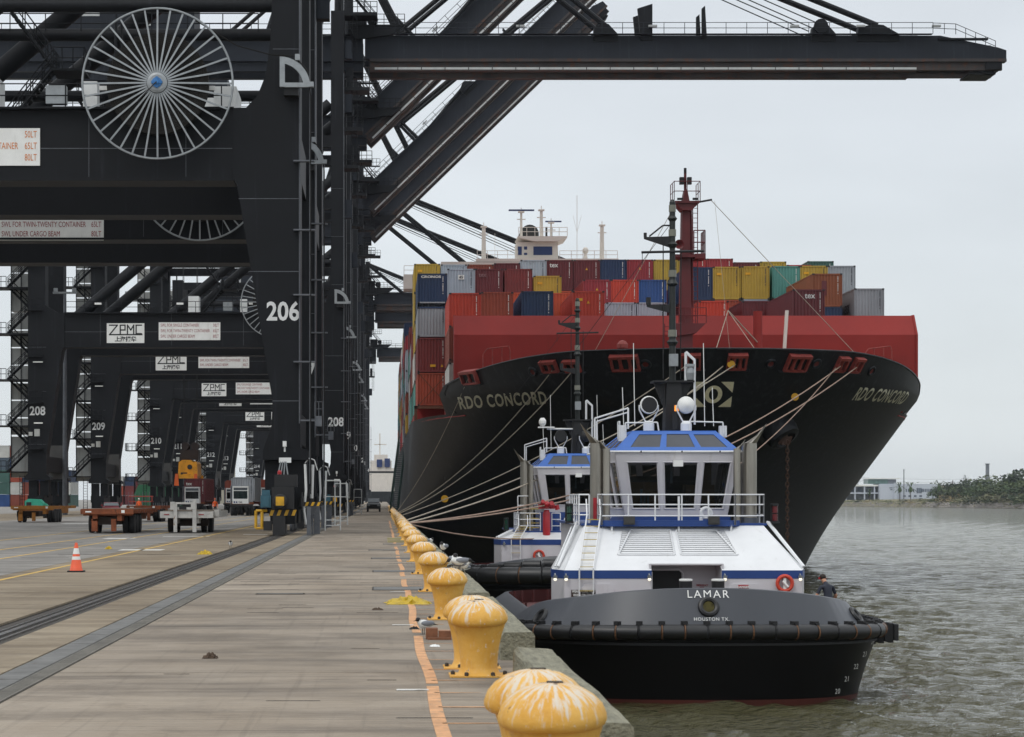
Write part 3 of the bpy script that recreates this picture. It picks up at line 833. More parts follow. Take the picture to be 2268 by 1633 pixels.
    P_("stair_landing", lambda: MB().box(-17.3, -15.6, 5.8, 8.2, 24.05, 24.17).rail([(-17.3, 5.8, 24.17), (-15.6, 5.8, 24.17), (-15.6, 8.2, 24.17)], r=.03, step=.6), ck, key="bland")
    P_("tie_walkway", lambda: MB().box(-24.8, -7, -.2, .35, 26.78, 26.84).rail([(-24.8, -.2, 26.84), (-7, -.2, 26.84)], h=1.1, r=.03, step=2), ck, (0, 14.5, .9), key="tiewalk")
    P_("post", lambda: [MB().tube((x, 3, 21.2), (x, 3, 26.0), .07, 6) for x in (-13.6, -13.3, -21.8)], ck, key="bposts")
    P_("switch_cabinet", lambda: MB().box(-16.7, -15.7, -.1, .5, 21.3, 22.2), galv, key="cab1")
    P_("white_cabin", lambda: MB().box(-8.7, -7.55, 4.0, 8.0, 21.3, 22.9), white_p, key="cab2") if num != 208 else None
    P_("machine_box", lambda: sum_boxes([(-13.2, -11.8, 3.0, 5.5, 21.2, 22.8), (-10.5, -8.9, 9, 12, 21.2, 23.2), (-15.0, -14.3, 1, 2, 21.2, 22.6), (-20.5, -19.4, 2, 4, 21.2, 23.0)]), white_p, key="cab3")
    P_("beam_lamp", lambda: sum_boxes([(x, x + .7, -.5, -.35, 21.9, 22.1) for x in (-30, -21.5, -14, -9)]), sign_white, key="blamp")
    # signs and numbers
    if Y < 480:
        if num != 206:
            P_("maker_sign", lambda: MB().box(-28.8, -24.9, .02, .09, 17.95, 20.0), sign_white, (0, 0, sign_dz), key="zsign")
            P_("maker_lettering", lambda: zpmc(), black, (0, 0, sign_dz), key="zletters")
        P_("load_sign", lambda: MB().box(-23.4, -17.0, .02, .09, 18.25, 20.1), sign_white, (0, 0, sign_dz), key="ssign")
        for i in range(3):
            P_("load_lettering", (lambda i=i: place_text(SWL[i], .47, .62, -23.2, 19.78 - i * .57, 'LEFT')), ink, (0, 0, sign_dz), key="swl%d" % i)
            P_("load_lettering", (lambda i=i: place_text(TON[i], .47, .62, -17.15, 19.78 - i * .57, 'RIGHT')), ink, (0, 0, sign_dz), key="ton%d" % i)
    elif True:
        P_("maker_sign", lambda: MB().box(-28.8, -24.9, .02, .09, 17.95, 20.0), sign_white, (0, 0, sign_dz), key="zsign")
        P_("maker_lettering", lambda: zpmc(), black, (0, 0, sign_dz), key="zletters")
    s = str(num)
    P_("number", (lambda: place_text(s, 1.28, .86, -4.98, 0, 'CENTER', .03, y=-.015)), numwhite, (0, 0, num_z), key="numw%s" % s)
    P_("number", (lambda: place_text(s, 1.28, .86, -36.0, 0, 'CENTER', .03, y=-.015)), numwhite, (0, 0, 10.85), key="numl%s" % s)
    P_("small_cabinet", lambda: sum_boxes([(-36.9, -36.5, -.2, 0, 8.3, 8.7), (-36.3, -35.75, -.2, 0, 8.25, 9.0)]), lift_pale, key="scab")
    P_("leg_lamp", lambda: sum_boxes([(-36.3, -35.4, -.5, -.3, 9.55, 9.68), (-36.4, -35.4, -.5, -.3, 15.9, 16.0)]), sign_white, key="llamp")
    # lift shaft and stairs on the landside leg
    P_("lift_shaft", lambda: sum_boxes([(-39.3, -37.1, 3.2, 5.4, 4.0, 8.3), (-39.25, -37.15, 3.3, 5.3, 21.5, 25.5)]), lift_pale, key="shaftlow")
    for i in range(7):
        for j in range(2):
            P_("lift_panel", lambda: MB().box(0, 1.0, 0, .06, 0, 1.72), lift_pale, (-39.25 + j * 1.08, 3.25, 8.5 + i * 1.85), key="lpanel")
            P_("lift_panel", lambda: MB().box(0, 1.0, 0, .06, 0, 1.72), lift_pale, (-39.25 + j * 1.08, 3.25, 25.6 + i * 1.85), key="lpanel")
    P_("lift_frame", lambda: sum_boxes([(-39.3, -39.22, 3.1, 3.24, 4, 40), (-37.2, -37.1, 3.1, 3.24, 4, 40), (-38.25, -38.17, 3.1, 3.24, 8, 40)]), ck, key="lframe")
    for i, z in enumerate((4.6, 9.4, 14.2, 19.0, 23.8, 28.6, 33.4)):
        P_("stair_flight", lambda: flight(-39.2, 0, -36.8, 2.4), ck, (0, .3, z), key="fl1")
        P_("stair_flight", lambda: flight(-36.8, 0, -39.2, 2.4), ck, (0, 1.4, z + 2.4), key="fl2")
        P_("stair_landing", lambda: MB().box(-40.9, -37.0, .2, 3.2, -.12, 0).rail([(-40.9, .2, 0), (-39.3, .2, 0)], r=.035, step=.6).rail([(-40.9, 3.2, 0), (-40.9, .2, 0)], r=.035, step=.8), ck, (0, 0, z), key="landing")
        P_("stair_landing", lambda: MB().box(-37.2, -35.4, -.7, -.02, -.12, 0).rail([(-37.2, -.7, 0), (-35.4, -.7, 0)], r=.03, step=.6), ck, (0, 0, z + 2.4), key="landing2")
    P_("ladder", lambda: ladder_mb(-38.3, 2.9, .4, 4.2), ck, key="lladder")
    # platforms, cabins and clutter on the waterside leg
    for i, (z, w) in enumerate(((52.4, 3.4), (44.6, 2.6), (40.4, 1.9), (36.5, 1.5))):
        P_("leg_platform", (lambda w=w: MB().box(-4.1, -4.1 + w, .2, 3.0, -.35, 0).rail([(-4.1, .2, 0), (-4.1 + w, .2, 0), (-4.1 + w, 3.0, 0)], r=.035, step=.7).box(-3.9, -3.2, 1, 2.2, 0, 2.2)), ck, (0, 0, z), key="plat%.1f" % w)
        P_("platform_ladder", lambda: ladder_mb(-3.3, .35, -4.2, 0), ck, (0, 0, z), key="pladder")
    g = girder
    P_("trolley_girder", lambda: MB().box(-47, -2.2, .02, .9, 1.3, 3.72).box(-47, -2.2, 4.2, 5.08, 1.3, 3.72).box(-46, -45, .9, 4.2, 1.4, 3.6).box(-47, -2.2, -.2, 1.0, 1.0, 1.3).box(-47, -2.2, .2, .8, .0, 1.0).box(-47, -2.2, 4.1, 5.2, 0, 1.3), ck2, (0, 4.6, g), key="girder")
    P_("girder_walk", lambda: MB().rail([(-47, -.7, 3.75), (-3, -.7, 3.75)], h=1.1, r=.035, step=2.2).box(-47, -3, -.75, 0, 3.72, 3.76), ck2, (0, 4.6, g), key="gwalk")
    P_("machinery_house", lambda: MB().box(-34, -20, -1, 6.5, 3.78, 8.6), ck2, (0, 4.6, g), key="mhouse")
    P_("machinery_vent", lambda: sum_boxes([(-32, -30, -1.06, -1.01, 5.6, 7.2), (-26, -24.6, -1.06, -1.01, 4.6, 7.0)]), tray_pale, (0, 4.6, g), key="mvent")
    P_("trolley_cab", lambda: MB().box(-31.2, -28.4, 1, 4.2, -3.2, -.9).box(-36, -27, .4, 4.8, -.9, -.1), ck2, (0, 4.6, g), key="tcab")
    P_("hinge_platform", lambda: MB().box(-3.6, 2.2, 3.6, 4.4, 4.6, 4.72).rail([(-3.6, 3.6, 4.72), (2.2, 3.6, 4.72), (2.2, 4.4, 4.72)], r=.035, step=.7).prism([(-3.6, 4.6), (2.2, 4.6), (1.0, 3.7), (-3.0, 3.2)], 3.7, 4.3), ck, (0, 0, g), key="hingeplat")
    P_("hinge_platform", lambda: MB().box(-4.0, -.6, 2.6, 3.5, 7.6, 7.7).rail([(-4.0, 2.6, 7.7), (-.6, 2.6, 7.7), (-.6, 3.5, 7.7)], r=.035, step=.6), ck, (0, 0, g), key="hingeplat2")
    P_("stair_flight", lambda: flight(-.8, 4.7, -3.2, 7.6), ck, (0, 2.7, g), key="hfl")
    P_("sheave_house", lambda: MB().box(-3.8, -1.8, 4.4, 6.4, 3.8, 6.2).lathe([(.6, -.2), (.6, .2)], c=(-1.2, 4.6, 5.4), n=12, axis='y'), ck, (0, 0, g), key="sheave")
    P_("leg_cabinet", lambda: sum_boxes([(-4.1, -3.3, .4, 1.4, z, z + 1.9) for z in (31.0, 42.0, 47.6)]), ck2, key="legcab")
    # apex frame
    ax, az = -4.6, 75.0
    P_("apex_frame", lambda: MB().tube((-4.8, 3.4, 52.4), (ax, 5.2, az), .42).tube((-4.8, 11.8, 52.4), (ax, 9.6, az), .42).tube((-12.5, 4.9, 50.6), (ax, 5.2, az), .3).tube((-12.5, 9.9, 50.6), (ax, 9.6, az), .3).box(-5.2, -4.0, 4.8, 10, az - .4, az + .5).tube((-36, 4.9, 47.5), (ax, 5.2, az), .25).tube((-36, 9.9, 47.5), (ax, 9.6, az), .25), ck, (0, 0, g - 47.1), key="apex")
    ang = R(44.2) if pose == 'up' else 0.0
    bm = P_("boom", boom_web(L), ck2, (-2.0, 4.6, g), key="boomweb%d" % L)
    bm.rotation_euler = (0, -ang, 0)
    mk("boom_rail", boom_rail(L), crust, bm, key="boomrail%d" % L)
    mk("boom_walkway", boom_walk(L), ck2, bm, key="boomwalk%d" % L)
    mk("boom_fitting", boom_fittings(L), ck, bm, key="boomfit%d" % L)
    if Y < 420:
        npan = int((L - 10) / 2.5)
        for i in range(npan): mk("tray_panel", lambda: MB().box(.04, 2.44, -.16, -.1, .13, .36), tray_pale, bm, (1 + i * 2.5, 0, 0), key="traypanel")
        mk("boom_lamp", lambda: sum_boxes([(x, x + .9, -.75, -.3, 4.55, 4.75) for x in (16, 30, 45, 52, 60)]), tray_pale, bm, key="blamps")
    if pose != 'up':
        for k_, y in enumerate((5.0, 9.4)):
            P_("forestay", (lambda y=y: MB().tube((ax, y, az), (-2 + L * .80, y, 47.1 + 4.9), .32, 8).lathe([(.5, -.4), (.5, .4)], c=(30, y, 61.5), n=8, axis='y')), ck, (0, 0, g - 47.1), key="stayo%d" % k_)
            P_("forestay", (lambda y=y: MB().tube((ax, y, az), (-2 + L * .375, y, 47.1 + 4.9), .30, 8)), ck, (0, 0, g - 47.1), key="stayi%d" % k_)
            P_("hoist_rope", (lambda y=y: MB().tube((ax, y, az - .6), (-2 + L * .705, y, 47.1 + 5.2), .06, 4).tube((ax, y + .4, az - .9), (-2 + L * .7, y + .4, 47.1 + 4.7), .06, 4)), ck, (0, 0, g - 47.1), key="rope%d" % k_)
    else:
        c_, s_ = math.cos(ang), math.sin(ang)
        bp_ = lambda d_, h: (-2 + d_ * c_ - h * s_, 47.1 + d_ * s_ + h * c_)
        for k_, y in enumerate((5.0, 9.4)):
            j1, j2 = (2.2, 62.0), (4.2, 57.5)
            o_, i_ = bp_(L * .80, 4.6), bp_(L * .375, 4.6)
            P_("folded_stay", (lambda y=y: MB().tube((ax, y, az), (j1[0], y, j1[1]), .28, 8).tube((j1[0], y, j1[1]), (o_[0], y, o_[1]), .32, 8).lathe([(.5, -.4), (.5, .4)], c=(j1[0], y, j1[1]), n=8, axis='y')), ck, (0, 0, g - 47.1), key="fso%d" % k_)
            P_("folded_stay", (lambda y=y: MB().tube((ax, y, az), (j2[0], y + .6, j2[1]), .26, 8).tube((j2[0], y + .6, j2[1]), (i_[0], y + .6, i_[1]), .3, 8)), ck, (0, 0, g - 47.1), key="fsi%d" % k_)
            p1, p2 = bp_(14, 3.8), bp_(14, 9.5)
            P_("stay_strut", (lambda y=y: MB().tube((p1[0], y + .3, p1[1]), (p2[0], y + .3, p2[1]), .28, 6)), ck, (0, 0, g - 47.1), key="fss%d" % k_)
    return t
def sum_boxes(bs):
    """one mesh per box"""
    return [MB().box(*q) for q in bs]
def joined(bs):
    b = MB()
    for q in bs: b.box(*q)
    return b
def ladder_mb(x, y, z0, z1, w=.5):
    b = MB()
    b.tube((x, y, z0), (x, y, z1), .035, 4).tube((x + w, y, z0), (x + w, y, z1), .035, 4)
    z = z0 + .2
    while z < z1: b.tube((x, y, z), (x + w, y, z), .02, 4); z += .35
    return b
def place_text(body, size, sx, x, z, align='CENTER', bold=0.0, y=.012):
    me = text_mesh(body, size, bold, sx, align)
    me.transform(Matrix.Translation((x, y, z)))
    return me
def zpmc():
    """the maker's letters drawn as strokes, with the small characters below"""
    b = MB(); w = .13; y0, y1 = .005, .02
    def bar(x0, z0, x1, z1):
        d = Vector((x1 - x0, 0, z1 - z0)); n_ = Vector((-d.z, 0, d.x)).normalized() * w / 2; e_ = d.normalized() * w / 2
        p = [Vector((x0, 0, z0)) - n_ - e_, Vector((x1, 0, z1)) - n_ + e_, Vector((x1, 0, z1)) + n_ + e_, Vector((x0, 0, z0)) + n_ - e_]
        b.add([(q.x, y0, q.z) for q in p] + [(q.x, y1, q.z) for q in p], [(0, 1, 2, 3), (7, 6, 5, 4), (0, 4, 5, 1), (1, 5, 6, 2), (2, 6, 7, 3), (3, 7, 4, 0)])
    X = -28.5; zt, zb, zm = 19.8, 18.82, 19.3
    bar(X, zt, X + .8, zt); bar(X + .8, zt, X, zb); bar(X, zb, X + .95, zb)
    bar(X + 1.1, zb, X + 1.1, zt); bar(X + 1.1, zt, X + 1.6, zt); bar(X + 1.6, zt, X + 1.6, zm); bar(X + 1.6, zm, X + 1.1, zm)
    bar(X + 1.85, zb, X + 1.85, zt); bar(X + 1.85, zt, X + 2.2, zm); bar(X + 2.2, zm, X + 2.5, zt); bar(X + 2.5, zt, X + 2.5, zb)
    bar(X + 3.3, zt, X + 2.75, zt); bar(X + 2.75, zt, X + 2.75, zb + .1); bar(X + 2.75, zb + .1, X + 3.3, zb + .1)
    bar(X + .95, zb, X + 3.35, zb)
    me = b.mesh("maker_lettering")
    t2 = text_mesh("\u4e0a\u6d77\u632f\u534e", .56, .02, 1.0)
    t2.transform(Matrix.Translation((-26.85, .012, 18.32)))
    import bmesh
    bm = bmesh.new(); bm.from_mesh(me); bm.from_mesh(t2); bm.to_mesh(me); bm.free()
    me.materials.clear()
    return me

YS = {206: 111.6, 207: 137.0, 208: 234.7, 209: 285.0, 210: 357.0, 211: 395.0, 212: 470.0, 213: 512.0}
build_crane(206, YS[206], 'up', label="nearest dark crane numbered 206 with the big spoked cable reel", ink=orange_ink, num_z=11.0)
build_crane(207, YS[207], 'up', label="second dark crane, its red-lettered load sign hanging under the first portal beam", num_z=9.5, sign_dz=-.8, reel_dz=-1.1)
build_crane(208, YS[208], 'down', label="dark crane numbered 208 whose lowered boom reaches out over the ship", num_z=9.7)
build_crane(209, YS[209], 'up', label="dark crane numbered 209 with the nearest raised boom", num_z=9.7)
build_crane(210, YS[210], 'up', label="dark crane behind 209 with the middle raised boom", num_z=9.7)
build_crane(211, YS[211], 'up', L=59.0, label="dark crane with the lowest raised boom, its tip in the sky left of centre", num_z=9.7)
build_crane(212, YS[212], 'down', girder=41.3, label="far crane with a lowered boom passing behind the ship's white bridge wing", num_z=9.7)
build_crane(213, YS[213], 'down', girder=41.0, label="second far crane with a lowered boom just below the first one's", num_z=9.7)
build_crane(214, 640.0, 'down', girder=41.0, label="farthest crane with a lowered boom beside the left container stacks", num_z=9.7)
# ------------------------------------------------------------------ container ship
SX, SB = 22.3, 20.0           # centre line, half breadth
hullm = paint("ship_hull_navy_black", srgb("14171b"), .5, var=.25, scale=.12, streak=.46, streakcol=srgb("34363a"), rust=.10, rustcol=srgb("32251d"), spec=.32)
hullr = paint("ship_boot_red", srgb("4d201b"), .6, var=.2, scale=.5)
deckred = paint("ship_deck_red", srgb("8c2c27"), .6, var=.12, scale=.35, streak=.14, streakcol=srgb("8f3733"), rust=.05, spec=.25)
deckred2 = paint("mast_red", srgb("5f1518"), .5, var=.15, scale=.6)
chockred = paint("chock_red", srgb("8a3a33"), .6, var=.3, scale=2.5, rust=.4, rustcol=srgb("4d2419"))
cream = paint("ship_cream_paint", srgb("d8d0c6"), .5, var=.06, scale=.5, streak=.2, streakcol=srgb("b6a894"))
emblem_m = paint("bow_emblem_cream", srgb("e3dbb8"), .6, var=.12, scale=2, rust=.2, rustcol=srgb("a8905c"))
faded = paint("faded_cream_lettering", srgb("cbc8b2"), .6, var=.15, scale=2, rust=.25, rustcol=srgb("7e5a3c"))
ropem = paint("mooring_rope", srgb("a39a8b"), .9, var=.2, scale=3)
ropep = paint("pinkish_mooring_rope", srgb("9e8677"), .9, var=.2, scale=3)

def zmix(z): return max(0.0, min(1.0, (z - WATER) / (11.8 - WATER)))
def hull_half(z, Y):
    k = zmix(z)
    Ys = 169 + (151 - 169) * k ** .75
    k = min(1.0, (z - WATER) / 14.0) if z > WATER else 0.0
    k = k ** 1.6
    Lr = 62 + (40 - 62) * k
    p = 1.6 + (3.0 - 1.6) * k
    q = 1.0 + (.50 - 1.0) * k
    t = max(0.0, min(1.0, (Y - Ys) / Lr))
    return SB * (1 - (1 - t) ** p) ** q
def stem_y(z):
    return 169 - 18 * zmix(z) ** .75
def top_z(Y):
    if Y < 154: return 11.8
    if Y < 168.5: return 11.8 - 1.7 * ((Y - 154) / 14.5) ** 1.3
    if Y < 170: return 10.1 - 1.9 * (Y - 168.5) / 1.5
    return 8.2
NC, NR = 90, 34
js = [(j / 60) ** 1.7 for j in range(61)]
def hull_grid(side):
    rows = []
    for j in range(61 + 12):
        if j <= 60: t = js[j]
        Ytop = 151 + t * 74 if j <= 60 else 225 + (j - 60) * 22
        zt = top_z(Ytop)
        r_ = []
        for i in range(NR + 1):
            z = -7.5 + (zt + 7.5) * i / NR
            Ys = stem_y(z)
            Y = Ys + t * (225 - Ys) if j <= 60 else Ytop
            r_.append((SX + side * hull_half(z, Y), Y, z))
        rows.append(r_)
    return rows
def hull_mb():
    b = MB()
    for side in (-1, 1):
        rows = hull_grid(side); k = len(b.v); m = NR + 1
        for r_ in rows: b.v += r_
        for j in range(len(rows) - 1):
            for i in range(NR):
                q = (k + j * m + i, k + (j + 1) * m + i, k + (j + 1) * m + i + 1, k + j * m + i + 1)
                b.f.append(q if side > 0 else q[::-1])
    e0 = len(b.v)
    b.add([(SX - SB, 489, -7.5), (SX + SB, 489, -7.5), (SX + SB, 489, 8.2), (SX - SB, 489, 8.2)], [(0, 1, 2, 3)])
    return b
ship = root("container_ship", (SX, 151, WATER), "large container ship with dark bow and red breakwater moored at the quay", "ship")
SO = (-SX, -151, -WATER)
def S(name, geo, m_, smooth=False, par=None, key=None, **kw): return mk(name, geo, m_, par or ship, SO if par is None else (0, 0, 0), smooth=smooth, key=key, **kw)
hb = hull_mb()
hull = S("hull", hb, hullm, smooth=True)
bvh = BVHTree.FromPolygons([Vector(v) for v in hb.v], [list(f) for f in hb.f])
def hull_hit(x, y):
    """where a sight line through photo pixel x,y meets the hull"""
    o_ = Vector((0, 0, EYE)); d_ = (at(x, y, 100) - o_).normalized()
    loc, nor, i, dd = bvh.ray_cast(o_, d_)
    if nor is not None and nor.dot(d_) > 0: nor = -nor
    return loc, nor
# inside of the bulwark and its capping rail, decks
rim = MB()
for side in (-1, 1):
    pts = [(SX + side * hull_half(top_z(151 + t * 74), 151 + t * 74), 151 + t * 74, top_z(151 + t * 74)) for t in js if 151 + t * 74 < 172]
    for a, b_ in zip(pts[:-1], pts[1:]):
        rim.add([a, b_, (b_[0] - side * .35, b_[1] + .2, b_[2] + .02), (a[0] - side * .35, a[1] + .35, a[2] + .02)], [(0, 1, 2, 3)])
        rim.add([(a[0] - side * .3, a[1] + .3, a[2]), (b_[0] - side * .3, b_[1] + .2, b_[2]), (SX + side * max(0, hull_half(8.9, b_[1]) - .4), max(b_[1] + .3, stem_y(8.9) + .5), 8.9), (SX + side * max(0, hull_half(8.9, a[1]) - .4), max(a[1] + .3, stem_y(8.9) + .5), 8.9)], [(0, 1, 2, 3)])
        rim.tube((a[0], a[1], a[2] + .02), (b_[0], b_[1], b_[2] + .02), .07, 5)
S("bulwark_rim", rim, hullm)
dk = MB()
outl = [(max(.5, hull_half(8.8, 154 + i)), 154 + i) for i in range(0, 16)]
dk.prism_z([(SX - h + .4, y) for h, y in outl] + [(SX + h - .4, y) for h, y in outl[::-1]], 8.8, 8.9)
o2 = [(hull_half(8.1, y) - .06, y) for y in [169 + i * 3 for i in range(16)] + [488]]
dk.prism_z([(SX - h, y) for h, y in o2] + [(SX + h, y) for h, y in o2[::-1]], 7.95, 8.12)
S("deck", dk, deckred)
# breakwater
bw = S("breakwater", lambda: MB().prism_x([(167.0, 8.2), (167.0, 13.9), (168.1, 15.4), (168.6, 15.4), (168.6, 8.2)], 7.4, 37.2).prism_x([(167.0, 10.0), (167.0, 13.9), (168.1, 15.4), (168.6, 15.4), (168.6, 10.0)], 5.35, 7.4).prism_x([(167.0, 10.0), (167.0, 13.9), (168.1, 15.4), (168.6, 15.4), (168.6, 10.0)], 37.2, 39.35), deckred)
S("breakwater_stay", lambda: joined([(x, x + .35, 168.6, 171.5, 8.2, 14.6) for x in np.arange(6, 39, 3.6)]), deckred, kind="stuff")
S("breakwater_end", lambda: [MB().prism_x([(166.9, 10.0), (166.9, 13.92), (168.05, 15.45), (168.7, 15.45), (168.7, 10.0)], 39.35, 39.5), MB().prism_x([(166.9, 10.0), (166.9, 13.92), (168.05, 15.45), (168.7, 15.45), (168.7, 10.0)], 5.2, 5.35)], deckred)
for x in (8.3, 36.4):
    S("rounded_rail", lambda: MB().path([(x - 1, 166.2, 8.9), (x - 1, 166.2, 12.4), (x - .7, 166.2, 12.8), (x + .9, 166.2, 13.0), (x + 1, 166.2, 12.7), (x + 1, 166.2, 8.9)], .05).path([(x - .3, 166.2, 8.9), (x - .3, 166.2, 12.8)], .04).path([(x + .4, 166.2, 8.9), (x + .4, 166.2, 12.9)], .04), chockred)
S("deck_post", lambda: MB().tube((27.0, 163, 8.9), (27.0, 163, 15.3), .33, 12).rail([(26.9, 162.6, 9), (26.9, 162.6, 9.1)], h=1, r=.02), deckred, smooth=True)
S("white_flagstaff", lambda: MB().tube((28.35, 161, 8.9), (28.75, 161, 15.2), .13, 8), cream)
for x, r_ in ((23.6, 1.05), (24.9, .9), (18.4, 1.0), (19.4, .8)):
    S("winch_drum", (lambda x=x, r_=r_: MB().lathe([(r_, -.5), (r_, .5), (r_ * .8, .5), (r_ * .8, -.5), (r_, -.5)], c=(x, 157.5, 11.2), n=24, axis='y', a0=0, a1=math.pi)), chockred, smooth=True)
S("vent_head", lambda: MB().tube((16.6, 157, 8.9), (16.6, 157, 12.1), .22).ball((16.6, 157, 12.4), .4).tube((15.9, 157.3, 8.9), (15.9, 157.3, 12.2), .28), chockred)
S("rope_heap", lambda: MB().ball((19.8, 155.6, 11.8), .45, sc=(1.2, 1, .6)).ball((20.6, 155.8, 11.8), .4, sc=(1.1, 1, .7)), cream)
# foremast
fm = S("foremast", lambda: MB().prism([(20.85, 8.9), (20.85, 13.6), (21.22, 14.4), (21.3, 18.5), (21.38, 22.9), (21.38, 23.0), (21.55, 23.9), (21.72, 23.9), (21.9, 23.0), (21.9, 22.9), (21.95, 18.5), (22.05, 14.4), (22.1, 13.6), (22.1, 8.9)][::-1], 161.5, 162.6).tube((21.63, 162, 23.8), (21.63, 162, 25.2), .1, 8), deckred2)
S("mast_platform", lambda: MB().box(20.75, 22.5, 160.8, 163, 22.85, 23.0).prism([(20.85, 22.85), (21.3, 22.35), (22.0, 22.35), (22.4, 22.85)][::-1], 161, 162.5).rail([(20.7, 160.9, 23.0), (22.55, 160.9, 23.0), (22.55, 163, 23.0)], h=1.4, r=.03, step=.9).rail([(20.7, 160.9, 23.0), (20.7, 163, 23.0)], h=1.4, r=.03, step=.9), deckred2)
S("mast_platform", lambda: MB().box(20.7, 22.2, 160.9, 162.9, 19.0, 19.2).box(22.2, 22.95, 160.9, 162.9, 18.9, 19.25).rail([(22.1, 160.9, 19.2), (22.9, 160.9, 19.2), (22.9, 162.8, 19.2)], h=1.7, r=.04, step=.6), deckred2)
S("mast_platform", lambda: MB().prism([(20.7, 14.3), (23.0, 14.3), (22.3, 13.6), (21, 13.4)][::-1], 161.2, 162.8).rail([(20.7, 161, 14.3), (23.0, 161, 14.3)], h=1.1, r=.03, step=.7), deckred2)
S("mast_ladder", lambda: MB().add(ladder_mb(22.1, 161.5, 14.3, 23, .35).v, ladder_mb(22.1, 161.5, 14.3, 23, .35).f).add(ladder_mb(20.1, 161.6, 9, 14.3, .35).v, ladder_mb(20.1, 161.6, 9, 14.3, .35).f).tube((22.2, 162.2, 15.5), (22.05, 162.2, 22.8), .09), deckred2)
S("mast_lights", lambda: MB().box(21.2, 21.5, 161.6, 162, 24.3, 24.8).box(21.75, 22.05, 161.6, 162, 24.3, 24.8).tube((21.63, 162, 25.1), (21.63, 162, 25.5), .1, 8).box(20.9, 21.3, 160.7, 160.85, 23.05, 23.2).box(22.0, 22.4, 160.7, 160.85, 23.05, 23.2).tube((22.3, 161, 22.9), (23.4, 161, 23.1), .07), black)
S("foghorn", lambda: MB().lathe([(.12, .6), (.2, .3), (.34, 0), (.29, .02), (.05, .3)], c=(21.0, 160.4, 19.85), n=16, axis='y'), deckred2, smooth=True)
S("stay_wire", lambda: MB().path([(23.35, 161, 23.05), (34.5, 163.5, 11.9)], .025, 4).path([(20.6, 161, 22.4), (15.0, 163, 12)], .02, 4).path([(23.6, 161, 23), (24.1, 157, 11.7)], .012, 4).path([(24.4, 160, 15.1), (22.9, 156, 11.9)], .03, 4).path([(24.4, 160, 15.1), (27.0, 162.8, 13.0)], .05, 5).path([(24.4, 160, 15.1), (25.9, 156.5, 11.9)], .03, 4), ropem)
# openings in the bulwark: roller chocks (framed boxes) and round fairleads, set on the plating
def chock(x, y, w, h, rollers=2):
    loc, nor = hull_hit(x, y)
    if loc is None: return
    s_ = FPX / loc.y
    w, h = w / s_, h / s_
    tx = Vector((-nor.y, nor.x, 0)).normalized() if abs(nor.x) + abs(nor.y) > 0 else Vector((1, 0, 0))
    if tx.x < 0: tx = -tx
    w = min(w / max(.35, abs(tx.x)), 2.6)
    M = Matrix.Translation(loc) @ Matrix((tx, Vector((0, 0, 0)), Vector((0, 0, 1)))).transposed().to_4x4()
    up = nor.cross(tx)
    if up.z < 0: up = -up
    Rm = Matrix(((tx.x, -nor.x, up.x, loc.x), (tx.y, -nor.y, up.y, loc.y), (tx.z, -nor.z, up.z, loc.z), (0, 0, 0, 1)))
    h /= max(.5, abs(up.z))
    b = MB()
    fr = .14
    b.box(-w / 2, w / 2, -.34, .3, h / 2 - fr * 1.5, h / 2).box(-w / 2, w / 2, -.20, .3, -h / 2, -h / 2 + fr).box(-w / 2, -w / 2 + fr, -.28, .3, -h / 2 + fr, h / 2 - fr).box(w / 2 - fr, w / 2, -.28, .3, -h / 2 + fr, h / 2 - fr)
    for i in range(rollers):
        xx = -w / 2 + w * (i + 1) / (rollers + 1)
        b.lathe([(.16, -h / 2 + fr + .05), (.12, 0), (.16, h / 2 - fr - .05)], c=(xx, -.1, 0), n=8)
    b.v = [tuple(Rm @ Vector(p)) for p in b.v]
    o_ = S("roller_chock", b, chockred)
    c2 = MB().box(-w / 2 + .05, w / 2 - .05, -.04, .0, -h / 2 + .05, h / 2 - .05)
    c2.v = [tuple(Rm @ Vector(p)) for p in c2.v]
    mk("opening", c2, black, o_)
    sl = MB().box(-w / 2 - .3, w / 2 + .3, -.2, .1, -h / 2 - .1, -h / 2 - .04)
    sl.v = [tuple(Rm @ Vector(p)) for p in sl.v]
    mk("sill", sl, hullm, o_)
for q in ((1042, 836, 30, 30, 1), (1218, 811, 32, 26, 1), (1268, 810, 32, 26, 1), (1385, 803, 60, 34, 2), (1530, 800, 44, 34, 2), (1632, 800, 44, 34, 2), (1765, 803, 52, 36, 2), (1862, 806, 26, 32, 1), (1896, 808, 24, 32, 1)): chock(*q)
for x, y in ((1180, 824), (1430, 807), (1707, 806), (1808, 806), (1930, 822)):
    loc, nor = hull_hit(x, y)
    if loc is None: continue
    Rm = Matrix.Translation(loc) @ nor.to_track_quat('Z', 'Y').to_matrix().to_4x4()
    b = MB().torus((0, 0, 0), .30, .11, 'z', 18, 8); b.v = [tuple(Rm @ Vector(p)) for p in b.v]
    o_ = S("round_fairlead", b, hullm, smooth=True)
    b = MB().lathe([(.001, .02), (.28, .02)], n=16); b.v = [tuple(Rm @ Vector(p)) for p in b.v]
    mk("opening", b, chockred, o_)
